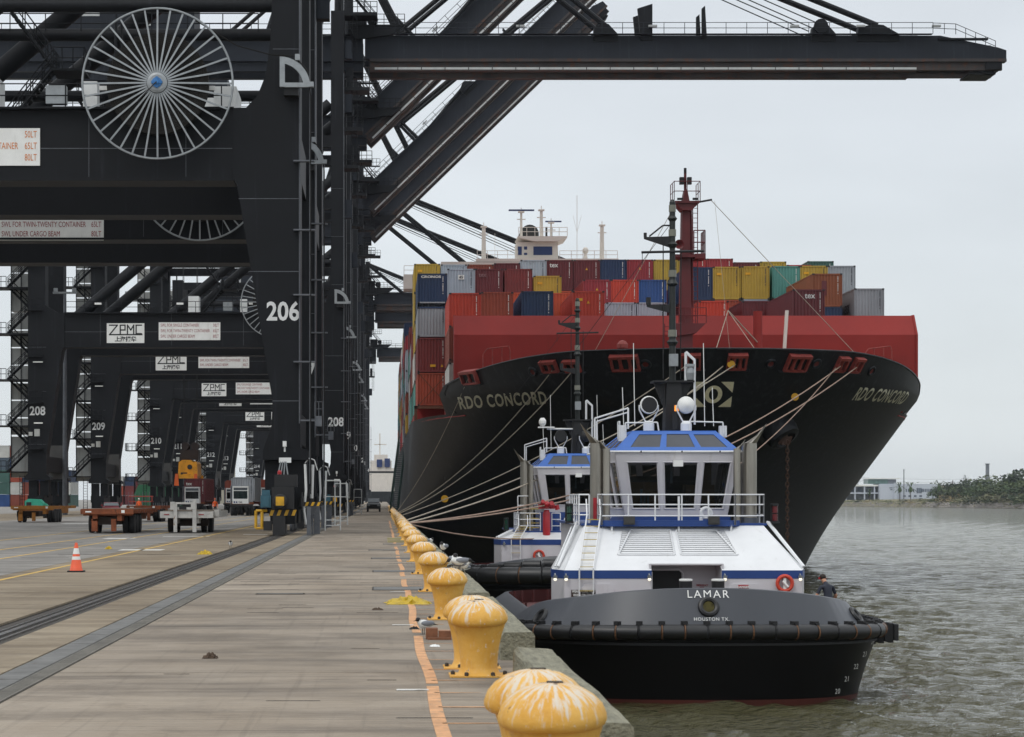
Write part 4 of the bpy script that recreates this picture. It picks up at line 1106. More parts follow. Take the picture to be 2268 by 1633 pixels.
# lettering and emblem laid onto the plating
def on_hull(me, cx, cy, name, m_=None, off=.05, skew=0.0):
    """me lies in x,z about the origin; drop it along +y onto the hull round the point seen at cx,cy"""
    loc, nor = hull_hit(cx, cy)
    for v in me.vertices:
        p = Vector((loc.x + v.co.x + skew * v.co.z, 60, loc.z + v.co.z))
        h, n_, i_, dd = bvh.ray_cast(p, Vector((0, 1, 0)))
        if h is None: h = Vector((p.x, loc.y, p.z))
        v.co = h + Vector((0, -off - (v.co.y + .01), 0))
    me.update()
    return S(name, me, m_ or faded)
def dense_text(body, size, sx, sp=1.0, bold=.02):
    me = text_mesh(body, size, bold, sx, spacing=sp)
    import bmesh
    bm = bmesh.new(); bm.from_mesh(me)
    bm.faces.ensure_lookup_table()
    bmesh.ops.delete(bm, geom=[f for f in bm.faces if f.normal.y > -.5], context='FACES')
    bmesh.ops.triangulate(bm, faces=bm.faces)
    for _ in range(2): bmesh.ops.subdivide_edges(bm, edges=[e_ for e_ in bm.edges if e_.calc_length() > .35], cuts=1)
    bmesh.ops.triangulate(bm, faces=bm.faces)
    bm.to_mesh(me); bm.free()
    return me
on_hull(dense_text("RDO CONCORD", 1.15, .62, 1.12, .03), 1112, 888, "ship_name", skew=-.35)
on_hull(dense_text("RDO CONCORD", 1.15, .56, 1.1, .03), 1957, 878, "ship_name", skew=.45)
em = MB()
for sx_ in (-1, 1):
    for sz_ in (-1, 1):
        n_ = 5
        P0, P1, P2 = (sx_ * 1.30, sz_ * .82), (sx_ * .42, sz_ * .82), (sx_ * 1.28, sz_ * .12)
        em.add([(P0[0], 0, P0[1]), (P1[0], 0, P1[1]), ((P1[0] + P2[0]) / 2, 0, (P1[1] + P2[1]) / 2), (P2[0], 0, P2[1]), (P0[0], 0, (P0[1] + P2[1]) / 2)], [(0, 1, 2), (0, 2, 4), (4, 2, 3)])
n_ = 28
vo = [(.60 * math.cos(2 * math.pi * i / n_), 0, .58 * math.sin(2 * math.pi * i / n_)) for i in range(n_)]
vi = [(.31 * math.cos(2 * math.pi * i / n_), 0, .36 * math.sin(2 * math.pi * i / n_)) for i in range(n_)]
em.add(vo + vi, [(i, (i + 1) % n_, n_ + (i + 1) % n_, n_ + i) for i in range(n_)])
on_hull(em.mesh("bow_emblem"), 1580, 874, "bow_emblem", emblem_m)
mk_ = MB()
for i in range(7):
    for j in range(3): mk_.box(-.05, .05, -.01, 0, 0, .22) if False else None
# anchor hawse bolster with chain
loc, nor = hull_hit(1722, 955)
ab = MB().lathe([(.001, -1.2), (.9, -1.2), (1.15, -.4), (1.25, .4), (1.1, .95), (.75, 1.05), (.6, .7), (.55, 0), (.001, 0)], n=24)
Rm = Matrix.Translation(loc + Vector((0, -.2, .15))) @ (nor + Vector((.25, -.1, -.25))).normalized().to_track_quat('Z', 'Y').to_matrix().to_4x4()
ab.v = [tuple(Rm @ Vector(p)) for p in ab.v]
S("hawse_bolster", ab, hullm, smooth=True)
ancloc = loc + Vector((.45, -1.35, -.75))
an = MB().box(-.35, .35, -.2, .2, -.7, .5).prism([(-.9, .3), (-.6, -.7), (-.35, -.5), (-.3, .2)][::-1], -.15, .15).prism([(.3, .2), (.35, -.5), (.6, -.7), (.9, .3)][::-1], -.15, .15)
an.v = [tuple(Vector(p) * .62 + ancloc + Vector((-.1, .6, .2))) for p in an.v]
S("anchor", an, paint("rusty_iron", srgb("4a3428"), .85, var=.35, scale=3, bump=.4))
z = ancloc.z - .1; k = 0
chn = root("anchor_chain", (ancloc.x, ancloc.y, WATER), "rusty anchor chain hanging from the ship's bow into the water", "chain")
while z > WATER - .5:
    ax_ = 'y' if k % 2 == 0 else 'x'
    b = (lambda ax_=ax_: MB().torus((0, 0, 0), .13, .042, ax_, 12, 6))
    o_ = mk("link", b, MATS["rusty_iron"], chn, (0, 0, z - WATER), key="link" + ax_)
    o_.scale = (.85 if ax_ == 'y' else 1, 1 if ax_ == 'y' else .85, 1.45)
    z -= .29; k += 1
# superstructure seen above the containers
YB = 256.0
def PX(x, d=YB): return (x - 850) * d / FPX
def PZ(y, d=YB): return EYE + (1104 - y) * d / FPX
S("deckhouse", lambda: MB().box(6.5, 38, YB, YB + 14, 8.2, PZ(580)).box(PX(1055), PX(1370), YB, YB + 12, PZ(581), PZ(573)), cream)
S("bridge_wing", lambda: MB().box(2.25, 6.5, YB, YB + 4, PZ(640), PZ(608)).prism([(2.9, PZ(640)), (6.4, PZ(680)), (6.4, PZ(640))], YB + .5, YB + 3).rail([(2.3, YB + .1, PZ(608)), (6.4, YB + .1, PZ(608))], h=1.0, r=.03), cream)
S("radar_tower", lambda: MB().prism([(PX(1147), PZ(575)), (PX(1147), PZ(532)), (PX(1185), PZ(532)), (PX(1238), PZ(532)), (PX(1240), PZ(575))][::-1], YB + 2, YB + 6).prism([(PX(1150), PZ(524)), (PX(1185), PZ(532)), (PX(1238), PZ(532)), (PX(1258), PZ(524)), (PX(1258), PZ(521)), (PX(1148), PZ(521))], YB + 1, YB + 7), cream)
bluew = paint("ship_blue_panel", srgb("1f3463"), .5, var=.1)
S("blue_panel", lambda: sum_boxes([(PX(1184), PX(1226), YB + 1.95, YB + 1.99, PZ(561), PZ(542)), (PX(1184), PX(1226), YB + 1.95, YB + 1.99, PZ(574), PZ(570)), (PX(1149), PX(1158), YB + 1.95, YB + 1.99, PZ(561), PZ(542)), (PX(1163), PX(1170), YB + 1.95, YB + 1.99, PZ(549), PZ(542)), (PX(1163), PX(1170), YB + 1.95, YB + 1.99, PZ(561), PZ(556))]), bluew)
S("upper_rail", lambda: MB().rail([(PX(1150), YB + 1, PZ(521)), (PX(1258), YB + 1, PZ(521))], h=1.0, r=.035, step=1.0).rail([(PX(1057), YB + .1, PZ(573)), (PX(1147), YB + .1, PZ(573))], h=.9, r=.03, step=1.2).rail([(PX(1240), YB + .1, PZ(573)), (PX(1368), YB + .1, PZ(573))], h=.9, r=.03, step=1.2), cream)
S("funnel_hood", lambda: MB().lathe([(.001, 0), (1.05, .0), (1.05, 3), (.001, 3)], c=(PX(1181), YB + 6, PZ(504)), n=20, axis='y').box(PX(1158), PX(1200), YB + 5, YB + 9, PZ(521), PZ(503)).tube((PX(1218), YB + 5.5, PZ(521)), (PX(1218), YB + 5.5, PZ(490)), .12, 8).tube((PX(1229), YB + 5.5, PZ(521)), (PX(1229), YB + 5.5, PZ(490)), .14, 8), paint("funnel_black", srgb("2e2e2c"), .5, var=.2))
for x, y0, y1, r_, nm in ((1074, 573, 495, .28, "white_mast"), (1339, 573, 492, .28, "white_mast"), (1203, 521, 458, .22, "radar_mast"), (1158, 521, 462, .16, "radar_mast"), (1225, 521, 486, .12, "radar_mast")):
    S(nm, (lambda x=x, y0=y0, y1=y1, r_=r_: MB().tube((PX(x), YB + 3, PZ(y0)), (PX(x), YB + 3, PZ(y1)), r_, 8, r_ * .75).tube((PX(x), YB + 3, PZ(y1)), (PX(x), YB + 3, PZ(y1 - 9)), .05, 5).box(PX(x) - .35, PX(x) + .35, YB + 2.7, YB + 3.3, PZ(y1 + 2), PZ(y1 - 1)).box(PX(x) - .5, PX(x) + .5, YB + 2.9, YB + 3.0, PZ(y1 + 18), PZ(y1 + 16))), cream)
S("radar_scanner", lambda: MB().box(PX(1130), PX(1187), YB + 2.8, YB + 3.2, PZ(460), PZ(457)), bluew)
S("radar_scanner", lambda: MB().box(PX(1212), PX(1248), YB + 2.8, YB + 3.2, PZ(485), PZ(482.5)), bluew)
S("satellite_dome", lambda: MB().ball((PX(1302), YB + 3, PZ(549)), .36, sc=(1, 1, 1.15)).tube((PX(1302), YB + 3, PZ(572)), (PX(1302), YB + 3, PZ(553)), .32, 8, .12), cream, smooth=True)
S("whip_aerial", lambda: MB().tube((PX(1283), YB + 3, PZ(573)), (PX(1283), YB + 3, PZ(425)), .03, 4).tube((PX(1283), YB + 3, PZ(508)), (PX(1274), YB + 3, PZ(470)), .015, 4).tube((PX(1283), YB + 3, PZ(508)), (PX(1293), YB + 3, PZ(470)), .015, 4).tube((PX(1099), YB + 3, PZ(573)), (PX(1099), YB + 3, PZ(510)), .02, 4), cream)
# hatches under the cargo, lashing bridge at the quay side
S("cargo_hatch", lambda: MB().box(5.4, 39.8, 172.2, 184.6, 8.2, 14.95), deckred)
S("cargo_hatch", lambda: MB().box(5.6, 41.6, 185.6, 197.6, 8.2, 14.1), deckred)
S("cargo_hatch", lambda: MB().box(5.6, 41.6, 198.6, 210.5, 8.2, 14.1).box(5.6, 41.9, 212.2, 226, 8.2, 14.1).box(5.6, 41.6, 227, 250, 8.2, 19.0).box(5.6, 41.6, 273, 430, 8.2, 19.0), deckred)
S("lashing_frame", lambda: MB().box(2.5, 2.75, 185.2, 185.5, 8.2, 9.4).box(5.3, 5.55, 185.2, 185.5, 8.2, 9.4).box(2.5, 5.55, 185.2, 185.5, 9.15, 9.38).tube((2.9, 185.3, 9.5), (5.2, 185.3, 12.0), .03, 4).tube((5.2, 185.3, 9.5), (2.9, 185.3, 12.0), .03, 4), paint("lashing_rust", srgb("5c3a28"), .8, var=.3, scale=3))
S("side_support", lambda: MB().box(2.75, 5.45, 187, 430, 8.1, 9.38), deckred)

# ------------------------------------------------------------------ containers
CC = {"orangered": "b43a26", "brownorange": "94402a", "orange": "b4492a", "navy": "1c3150", "maroon": "5e2227", "darkred": "6d2a29",
      "crimson": "8c2a31", "yellow": "a98d33", "grey": "8e9297", "palegrey": "9ba4ae", "teal": "4f8a80", "brown": "83492a", "rust": "7c3a29",
      "red": "95262b", "green": "3d5f57", "white": "b9b9b4", "slate": "4c5a66", "blue": "27497e"}
CN = {"orangered": "bright orange-red", "brownorange": "brownish orange", "orange": "orange", "navy": "navy blue", "maroon": "maroon", "darkred": "dark red",
      "crimson": "crimson", "yellow": "mustard yellow", "grey": "grey", "palegrey": "pale grey", "teal": "teal green", "brown": "brown", "rust": "rusty red",
      "red": "red", "green": "dull green", "white": "white", "slate": "slate grey", "blue": "blue"}
for k, v in CC.items(): CC[k] = paint("container_" + k, srgb(v), .5, var=.14, scale=.5, rust=.13, rustcol=srgb("4c2e22"), streak=.22, streakcol=tuple(.75 * x + .03 for x in srgb(v)))
frame_dark = paint("container_frame_dark", srgb("2b2a2b"), .7, var=.3, scale=2)
def container_geo(Lc, H):
    def f():
        b = MB(); W = 2.44
        fr = .07
        # end walls with vertical ribs, x across
        def corr(n, w, dpt):
            pts = [(0, dpt)]
            p = w / n
            for i in range(n):
                x = i * p
                pts += [(x + p * .22, dpt), (x + p * .36, 0), (x + p * .78, 0), (x + p * .92, dpt)]
            pts.append((w, dpt)); return pts
        ce = corr(9, W - 2 * fr, .05)
        for yy, sg in ((.03, 1), (Lc - .03, -1)):
            v = [(fr + x, yy + sg * (.04 - d_) * -1 + sg * .04, z) for z in (.16, H - .10) for x, d_ in ce]
            n = len(ce)
            b.add(v, [((i, i + 1, n + i + 1, n + i) if sg > 0 else (i + 1, i, n + i, n + i + 1)) for i in range(n - 1)])
        cs = corr(int(Lc / .42), Lc - 2 * fr, .04)
        for xx, sg in ((.01, 1), (W - .01, -1)):
            v = [(xx + sg * (.04 - d_) * -1 + sg * .04, fr + y_, z) for z in (.16, H - .10) for y_, d_ in cs]
            n = len(cs)
            b.add(v, [((i + 1, i, n + i, n + i + 1) if sg > 0 else (i, i + 1, n + i + 1, n + i)) for i in range(n - 1)])
        for x in (0, W - fr):
            for y in (0, Lc - fr): b.box(x, x + fr, y, y + fr, 0, H)
        b.box(0, W, 0, fr, H - .11, H - .005).box(0, W, Lc - fr, Lc, H - .11, H - .005).box(0, W, 0, fr, .03, .17).box(0, W, Lc - fr, Lc, .03, .17)
        b.box(0, .06, fr, Lc - fr, H - .11, H - .01).box(W - .06, W, fr, Lc - fr, H - .11, H - .01).box(0, .06, fr, Lc - fr, .03, .17).box(W - .06, W, fr, Lc - fr, .03, .17)
        b.box(.05, W - .05, .05, Lc - .05, H - .06, H - .03).box(.05, W - .05, .05, Lc - .05, .1, .14)
        return b
    return f
def castings(Lc, H):
    def f():
        b = MB()
        for x in (-.006, 2.44 - .17):
            for y in (-.006, Lc - .17):
                for z in (.0, H - .115): b.box(x, x + .176, y, y + .176, z, z + .12)
        return b
    return f
ROWS = ["first", "second", "third", "fourth"]
mark_white = paint("stencil_white", srgb("cfcfca"), .6, var=.2, scale=5)
mark_yel = paint("label_yellow", srgb("d09b1c"), .6, var=.1)
mark_dark = paint("stencil_dark", srgb("2b3038"), .6, var=.2, scale=5)
def code_strip(dark=False):
    b = MB(); rr = random.Random(4)
    z = 0
    for i in range(13):
        if i in (4, 11): z -= .1; continue
        b.box(-.03, .03, -.012, 0, z - .085, z); z -= .115
    return b
def container(x, y, z, c, H=2.6, Lc=12.19, label="", group="containers stacked on the ship", marks=True, name="shipping_container"):
    t = root(name, (x, y, z), label, "container", group)
    mk("walls", container_geo(Lc, H), CC[c], t, key="cont%.1f_%.2f" % (Lc, H))
    mk("corner_castings", castings(Lc, H), frame_dark, t, key="cast%.1f_%.2f" % (Lc, H), kind="stuff")
    if marks: mk("number_strip", code_strip, mark_dark if c in ("grey", "palegrey", "white", "yellow") else mark_white, t, (2.08, -.0, H - .25), key="codestrip", kind="stuff")
    return t
def face_text(t, body, size, x, z, m_, sx=1.0, bold=.01):
    me = text_mesh(body, size, bold, sx); me.transform(Matrix.Translation((0, -.01, 0)))
    mk("lettering", me, m_, t, (x, -.012, z))
def tri_mark(t, x, z, s_=.16):
    mk("warning_triangle", lambda: MB().prism([(-.12, 0), (0, .22), (.12, 0)][::-1], -.02, -.008), mark_yel, t, (x, 0, z), key="tri")
def yel_mark(t, x, z):
    mk("yellow_label", lambda: MB().box(-.22, .22, -.02, -.008, 0, .2), mark_yel, t, (x, 0, z), key="yellab")
ROWY = {1: 172.5, 2: 185.5, 3: 198.5, 4: 212.0}
# row, left edge px, top px, colour, height, extras
LIST = [
    (1, 995, 649, "orangered", 2.6, "at the quay-side end above the breakwater"), (1, 1066, 647, "brownorange", 2.6, "second from the quay side above the breakwater"),
    (1, 1155, 645, "navy", 2.6, "between orange ones just above the breakwater"), (1, 1268, 645, "orangered", 2.6, "with yellow labels just above the breakwater left of the tug's mast"),
    (1, 1756, 641, "maroon", 2.6, "with tex lettering standing right above the breakwater on the right"),
    (2, 925, 606, "navy", 2.9, "with white lettering on top of the outboard quay-side stack"), (2, 1133, 648, "orange", 2.6, "in a narrow gap left of the navy one"),
    (2, 1219, 649, "orange", 2.6, "with small triangle right of the navy one"), (2, 1343, 670, "palegrey", 2.6, "low one, left of two low grey ones behind the breakwater"),
    (2, 1411, 670, "palegrey", 2.6, "low one, right of two low grey ones behind the breakwater"), (2, 1548, 667, "orangered", 2.6, "low one just right of the red foremast"),
    (2, 1644, 667, "maroon", 2.6, "low one below the mustard yellow pair"), (2, 1799.7, 606, "brown", 2.75, "with a dark square, right of the teal one"),
    (2, 1892.7, 639, "grey", 2.75, "at the far right end of the front stacks"),
    (3, 991, 595.5, "palegrey", 2.9, "with a square 45 label next to the outboard stack"), (3, 1052.3, 595.5, "maroon", 2.9, "with faint tex lettering beside the 45 label one"),
    (3, 1117.7, 595.5, "darkred", 2.9, "left of the low mustard yellow one"), (3, 1182, 611, "yellow", 2.6, "low one between dark reds, left half of the ship"),
    (3, 1292, 619.6, "crimson", 2.75, "with visible slanted side in the middle of the stacks"), (3, 1353, 619.6, "orangered", 2.75, "between the crimson and the blue one, middle tier"),
    (3, 1414.8, 619.6, "blue", 2.75, "middle tier behind the black tug mast"), (3, 1517, 592, "navy", 2.9, "partly hidden behind the red foremast"),
    (3, 1579, 591, "yellow", 2.9, "left of the mustard yellow pair right of the foremast"), (3, 1642.8, 590, "yellow", 2.9, "right of the mustard yellow pair beside the teal one"),
    (3, 1711, 589.5, "teal", 2.9, "the only teal one in the stacks"), (3, 1772, 588.6, "yellow", 2.9, "rising behind the brown one at right"),
    (3, 1833.5, 588.6, "grey", 2.9, "rising behind at the right end, next to the yellow one"),
    (4, 917.3, 584.7, "yellow", 2.75, "topmost at the far left of the rear row"), (4, 976.5, 586, "palegrey", 2.75, "top of the rear row right of the leftmost yellow one"),
    (4, 1035.5, 586, "rust", 2.75, "top of the rear row above the faint tex one"), (4, 1094.5, 583, "maroon", 2.75, "top of the rear row left of the pale grey one"),
    (4, 1153, 576, "palegrey", 2.75, "top of the rear row below the white radar tower"), (4, 1212, 576, "maroon", 2.9, "with white tex lettering in the top rear row"),
    (4, 1271, 576, "maroon", 2.9, "with a small triangle right of the white tex one"), (4, 1330, 575, "navy", 2.9, "top of the rear row left of the tug mast"),
    (4, 1389, 575, "crimson", 2.9, "top of the rear row just left of the black tug mast"), (4, 1448, 575, "yellow", 2.9, "rusty one at the top rear behind the black tug mast"),
    (4, 1507, 573, "red", 2.75, "top rear behind the red foremast"), (4, 1566, 573, "crimson", 2.75, "top rear just right of the foremast with a triangle"),
    (4, 1625, 581, "maroon", 2.6, "low sliver at the top rear right of the crimson one"), (4, 1684, 579.5, "yellow", 2.6, "low sliver at the top rear behind the teal one"),
    (4, 1743, 587, "red", 2.6, "thin sliver at the top rear above the yellow one"), (4, 1802, 578.6, "green", 2.6, "rightmost in the top rear row"),
]
colno = {}
for r0 in (1, 2, 3, 4):
    for i, q in enumerate(sorted(q[1] for q in LIST if q[0] == r0)): colno[q] = i + 1
rr = random.Random(11)
ck_ = list(k for k in CC)
used_lab = set()
for (row, xl, yt, c, H, desc) in LIST:
    Yc = ROWY[row]; s_ = FPX / Yc
    X = (xl - 850) / s_; zt = EYE + (1104 - yt) / s_
    X = min(X, 42.25 - 2.44)
    art = CN[c]
    t = container(X, Yc, zt - H, c, H, 12.19 if row != 1 else 12.0, label="%s container %s" % (art, desc))
    if xl == 925: face_text(t, "CRONOS", .26, 1.1, H - .28, mark_white, 1.5)
    if xl in (1756, 1212): face_text(t, "tex", .62, .62 if xl == 1212 else 1.3, H - .5, mark_white, .95)
    if xl == 1052.3: face_text(t, "tex", .55, .65, H - .55, paint("stencil_faint", srgb("7d5a5c"), .6), .9)
    if xl == 991:
        mk("square_label", lambda: MB().box(-.27, .27, -.014, -.006, -.2, .2), mark_white, t, (1.2, 0, H - .75)); face_text(t, "45", .32, 1.2, H - .75, mark_dark, 1.1)
    if xl in (1268, 1219, 1292, 1271, 1389, 1566): tri_mark(t, 1.2, H - .95)
    if xl in (1268, 1182, 917.3, 1579, 1642.8, 1772): yel_mark(t, .55, H - .75)
    if xl == 1799.7: mk("dark_square", lambda: MB().box(-.2, .2, -.02, -.008, -.6, .6), CC["maroon"], t, (.95, 0, H - 1.2))
    if xl == 1892.7:
        me = text_mesh("MAERSK", 1.0, .03, .9); me.transform(Matrix.Rotation(R(-90), 4, 'Z')); mk("lettering", me, mark_dark, t, (-.02, 3.6, 1.2))
    # what it stands on, down to the hatch
    z = zt - H; k = 0
    floor = {1: 14.95, 2: 14.1, 3: 14.1, 4: 14.1}[row]
    if xl == 925:
        for (zz, cc, HH, dd) in ((15.05, "grey", 2.9, "second from the top of the outboard quay-side stack"), (12.15, "darkred", 2.85, "third from the top of the outboard quay-side stack"), (9.4, "brownorange", 2.7, "at the bottom of the outboard quay-side stack behind crossed lashing bars")):
            t2 = container(X, Yc, zz, cc, HH, label="%s container %s" % (CN[cc], dd))
            if cc == "darkred": yel_mark(t2, 1.25, .45); tri_mark(t2, 2.0, .45)
        continue
    if xl == 995:
        container(X, Yc, 12.35, "rust", 2.6, label="rusty red container half hidden by the left end of the breakwater", marks=False)
        container(X, Yc, 9.25, "white", 2.9, label="white container with dark lettering beside the breakwater's left end", marks=False)
        S("outboard_stool", lambda: MB().box(4.95, 7.3, 172.6, 184.4, 8.2, 9.24), deckred)
        continue
    while z - floor > .5:
        h2 = min(2.6, z - floor) if z - floor < 3.4 else 2.6
        h2 = 2.6 if h2 < 2.0 else h2
        z -= h2 + .01; k += 1
        if z + h2 < floor + .3 or h2 < 2: break
        cc = rr.choice(["maroon", "grey", "orange", "navy", "rust", "palegrey", "brownorange"])
        lab = "%s container, %s row, %s column from the quay, %s below the top" % (CN[cc], ROWS[row - 1], ordinal(colno[xl]), ["directly", "two", "three", "four", "five", "six"][min(k - 1, 5)])
        container(X, Yc, z, cc, round(h2, 2), label=lab, marks=False)
# outboard stacks along the quay side, going aft
bay = 0; y = 198.5
seq = ["yellow", "teal", "navy", "maroon", "grey", "orange", "white", "rust", "palegrey", "red", "blue", "darkred", "slate", "crimson", "green"]
ordn = ["top", "second", "third", "fourth", "fifth", "sixth", "seventh"]
TOPS = [19.6, 18.3, 17.2, 20.2, 19.0, 23.5, 25.5, 25.0, 25.0, 23.0, 25.5, 24.5, 22.8, 25.0, 26.0, 24.0, 22.0]
for bay in range(17):
    if 250 < y < 272: y = 274.0
    n = int((TOPS[bay] - 9.4) / 2.62 + .5)
    for k in range(n):
        cc = rr.choice(seq)
        container(2.72 + rr.uniform(-.04, .04), y, 9.4 + k * 2.62, cc, 2.6, label="%s container, %s tier of the %s outboard stack behind the front one" % (CN[cc], ["bottom", "second", "third", "fourth", "fifth", "sixth", "seventh"][k], ["first", "second", "third", "fourth", "fifth", "sixth", "seventh", "eighth", "ninth", "tenth", "eleventh", "twelfth", "thirteenth", "fourteenth", "fifteenth", "sixteenth", "seventeenth"][bay]), marks=False)
    y += 12.6 if bay % 3 else 13.4
# ------------------------------------------------------------------ mooring ropes
def rope(a, b_, sag, r_, m_, label, n=26):
    a, b_ = Vector(a), Vector(b_)
    pts = [a.lerp(b_, i / n) - Vector((0, 0, sag * 4 * (i / n) * (1 - i / n))) for i in range(n + 1)]
    o_ = mk("mooring_rope", MB().path(pts, r_, 6), m_, label=label, category="rope", group="mooring ropes from bow to quay")
    return o_
def hp(x, y):
    while hull_hit(x, y)[0] is None: y += 3; x += (5 if x < 1525 else -5)
    return hull_hit(x, y)[0] + Vector((0, -.25, 0))
bl = [s for s in spots if s[1] > 80]
def bt(yq):
    q = min(bl, key=lambda s: abs(s[1] - yq)); return (q[0] + .12, q[1], .62)
rope(hp(1037, 838), bt(190), .8, .028, ropem, "thin rope from the leftmost chock down to the far bollards")
rope(hp(1222, 822), bt(182), 1.2, .037, ropem, "rope from the left pair of chocks, upper of the two")
rope(hp(1268, 822), bt(171), 1.2, .037, ropem, "rope from the left pair of chocks, lower of the two")
rope(hp(1525, 806), bt(150), .9, .037, ropem, "rope from the chock behind the tug mast to the quay")
rope(hp(1628, 808), bt(122), .8, .04, ropem, "rope with yellow rat guard from the chock above the emblem")
rope(hp(1600, 812), bt(112), 1.3, .04, ropem, "slacker pale rope running below the rat guard rope")
rope(hp(1860, 812), bt(112), 2.0, .042, ropep, "pinkish rope from the right pair of chocks, upper one")
rope(hp(1896, 814), bt(102), 2.2, .042, ropep, "pinkish rope from the right pair of chocks, lower one")
rope(hp(1850, 815), bt(102), 4.6, .036, ropep, "slack sagging rope lowest above the far tug")
for x, y, lab in ((1617, 808, "yellow rat guard disc on the rope above the bow emblem"), (1758, 880, "yellow slotted rat guard disc hanging below the right ropes"), (985, 1105, "yellow rat guard hanging low beside the hull at left")):
    p = hull_hit(x, y)[0] + Vector((0, -.5, 0)) if y < 1100 else at(985, 1105, 160)
    t = root("rat_guard", p, lab, "rat guard")
    mk("disc", lambda: MB().lathe([(.001, 0), (.26, .01), (.26, .03), (.001, .05)], n=20, axis='y'), mark_yel, t, key="ratguard")
    mk("cord", lambda: MB().tube((0, .02, .3), (0, .1, 1.6), .012, 4), black, t, key="ratcord")
# gangway at the far side of the bow
gw = root("gangway", (2.6, 250, 0), "green gangway stairs slanting down the ship's side to the quay", "gangway")
gm = paint("gangway_green", srgb("1f3a34"), .6, var=.2, scale=2)
a_, b_ = Vector((1.1, 244, .3)), Vector((2.2, 268, 8.4))
g = MB()
for off in (-.4, .4):
    o3 = Vector((off, 0, 0))
    g.tube(a_ + o3, b_ + o3, .12, 5).tube(a_ + o3 + Vector((0, 0, 1.1)), b_ + o3 + Vector((0, 0, 1.1)), .05, 4)
    for i in range(14): q = a_.lerp(b_, i / 13) + o3; g.tube(q, q + Vector((0, 0, 1.1)), .04, 4)
mk("stringers", g, gm, gw, (-2.6, -250, 0))
g = MB()
for i in range(34):
    q = a_.lerp(b_, (i + .5) / 34); g.box(q.x - .4, q.x + .4, q.y - .12, q.y + .12, q.z, q.z + .05)
mk("steps", g, gm, gw, (-2.6, -250, 0), kind="stuff")
# ------------------------------------------------------------------ harbour tugs
tug_black = paint("tug_hull_black", srgb("0a0a0b"), .42, var=.25, scale=.7, spec=.25)
tug_grey = paint("tug_bulwark_grey_black", srgb("3c3f45"), .42, var=.10, scale=.5, stretch=(1.5, .2, .4))
tug_red = paint("tug_boot_red", srgb("4b1d14"), .6, var=.2)
inner_red = paint("bulwark_inside_red", srgb("4a1716"), .7, var=.2)
roll_rub = paint("roller_rubber", srgb("1c1c1d"), .42, var=.3, scale=2, rust=.15, rustcol=srgb("2e211c"))
strapm = paint("strap_bronze", srgb("6b4a30"), .6, var=.3, scale=5)
tug_white = paint("tug_white", srgb("dcddde"), .35, var=.05, scale=1.0, streak=.22, streakcol=srgb("b9b9b4"))
tug_lav = paint("tug_house_white", srgb("c9c6c9"), .45, var=.05, scale=1.0, streak=.2, streakcol=srgb("aca7a2"))
tug_blue = paint("tug_blue", srgb("1f3f7d"), .4, var=.08)
roof_blue = paint("tug_roof_blue", srgb("3763ad"), .5, var=.06, scale=3)
pane_m = glass("wheelhouse_glass", (.012, .014, .014), .04, .8)
skyl = paint("smoked_skylight", srgb("3f4146"), .25, var=.1, scale=2)
steel_old = paint("stained_stainless", srgb("9a958c"), .34, .92, var=.3, scale=1.2, stretch=(3, 3, .25), rust=.16, rustcol=srgb("6a5238"))
ring_or = paint("lifebuoy_orange", srgb("c2402a"), .5, var=.1)
yelt = paint("tread_yellow", srgb("b79d45"), .6, var=.15, scale=4)
lampw = emit("lit_lamp_glass", (1.0, .93, .75), 1.0)
lampa = emit("amber_lamp", (.9, .3, .04), 1.3)
wood_in = paint("cabin_woodwork", srgb("7e5e33"), .5, var=.15)
darkin = paint("cabin_dark", srgb("15161a"), .7)
redp = paint("fire_red", srgb("a31f28"), .35, var=.12, scale=3)
brown_sign = paint("sign_brown", srgb("38241c"), .6, var=.1)
CX, D0 = 10.15, 70.0

def outline(o, n=2.5, k=16, yb=29.0, stern=True):
    """deck outline pulled in by o: from the stern's port side round the bow to the stern's starboard side"""
    hw, A = 5.95 - o, 4.6
    q = []
    for i in range(k + 1):
        t = math.pi / 2 * i / k
        q.append((-hw * math.cos(t) ** (2 / n), o + A * (1 - math.sin(t) ** (2 / n))))
    q = [p for p in q]
    bow = q + [(-x, y) for x, y in q[-2::-1]]
    mid = [10.0, 15.0, 20.0]
    st = [(-hw * math.cos(t) ** (2 / n), yb - o - 5.0 * (1 - math.sin(t) ** (2 / n))) for t in [math.pi / 2 * i / 8 for i in range(9)]]
    left = [(-hw, y) for y in mid] + st
    return left[::-1] + bow + [(-x, y) for x, y in left]
def tz(x, y):
    f = -1.03 - .62 * min(1.2, abs(x) / 5.3) ** 2.2
    k = max(0.0, min(1.0, (y - 3.0) / 7)); k = k * k * (3 - 2 * k)
    return f + (-2.12 - f) * k
def tug_hull():
    levels = [(-5.6, .75), (-4.55, .52), (-3.6, .28), (-2.75, .02), (-2.55, .0)]
    b = MB(); prev = None
    for z, o in levels:
        ol = outline(o); k = len(b.v); b.v += [(x, y, z) for x, y in ol]
        if prev is not None:
            n = len(ol)
            for i in range(n): b.f.append((prev + i, prev + (i + 1) % n, k + (i + 1) % n, k + i))
        prev = k
    return b
def tug_boot():
    b = MB(); prev = None
    for z, o in ((-5.6, .745), (-4.50, .495)):
        ol = outline(o); k = len(b.v); b.v += [(x, y, z) for x, y in ol]
        if prev is not None:
            n = len(ol)
            for i in range(n): b.f.append((prev + i, prev + (i + 1) % n, k + (i + 1) % n, k + i))
        prev = k
    return b
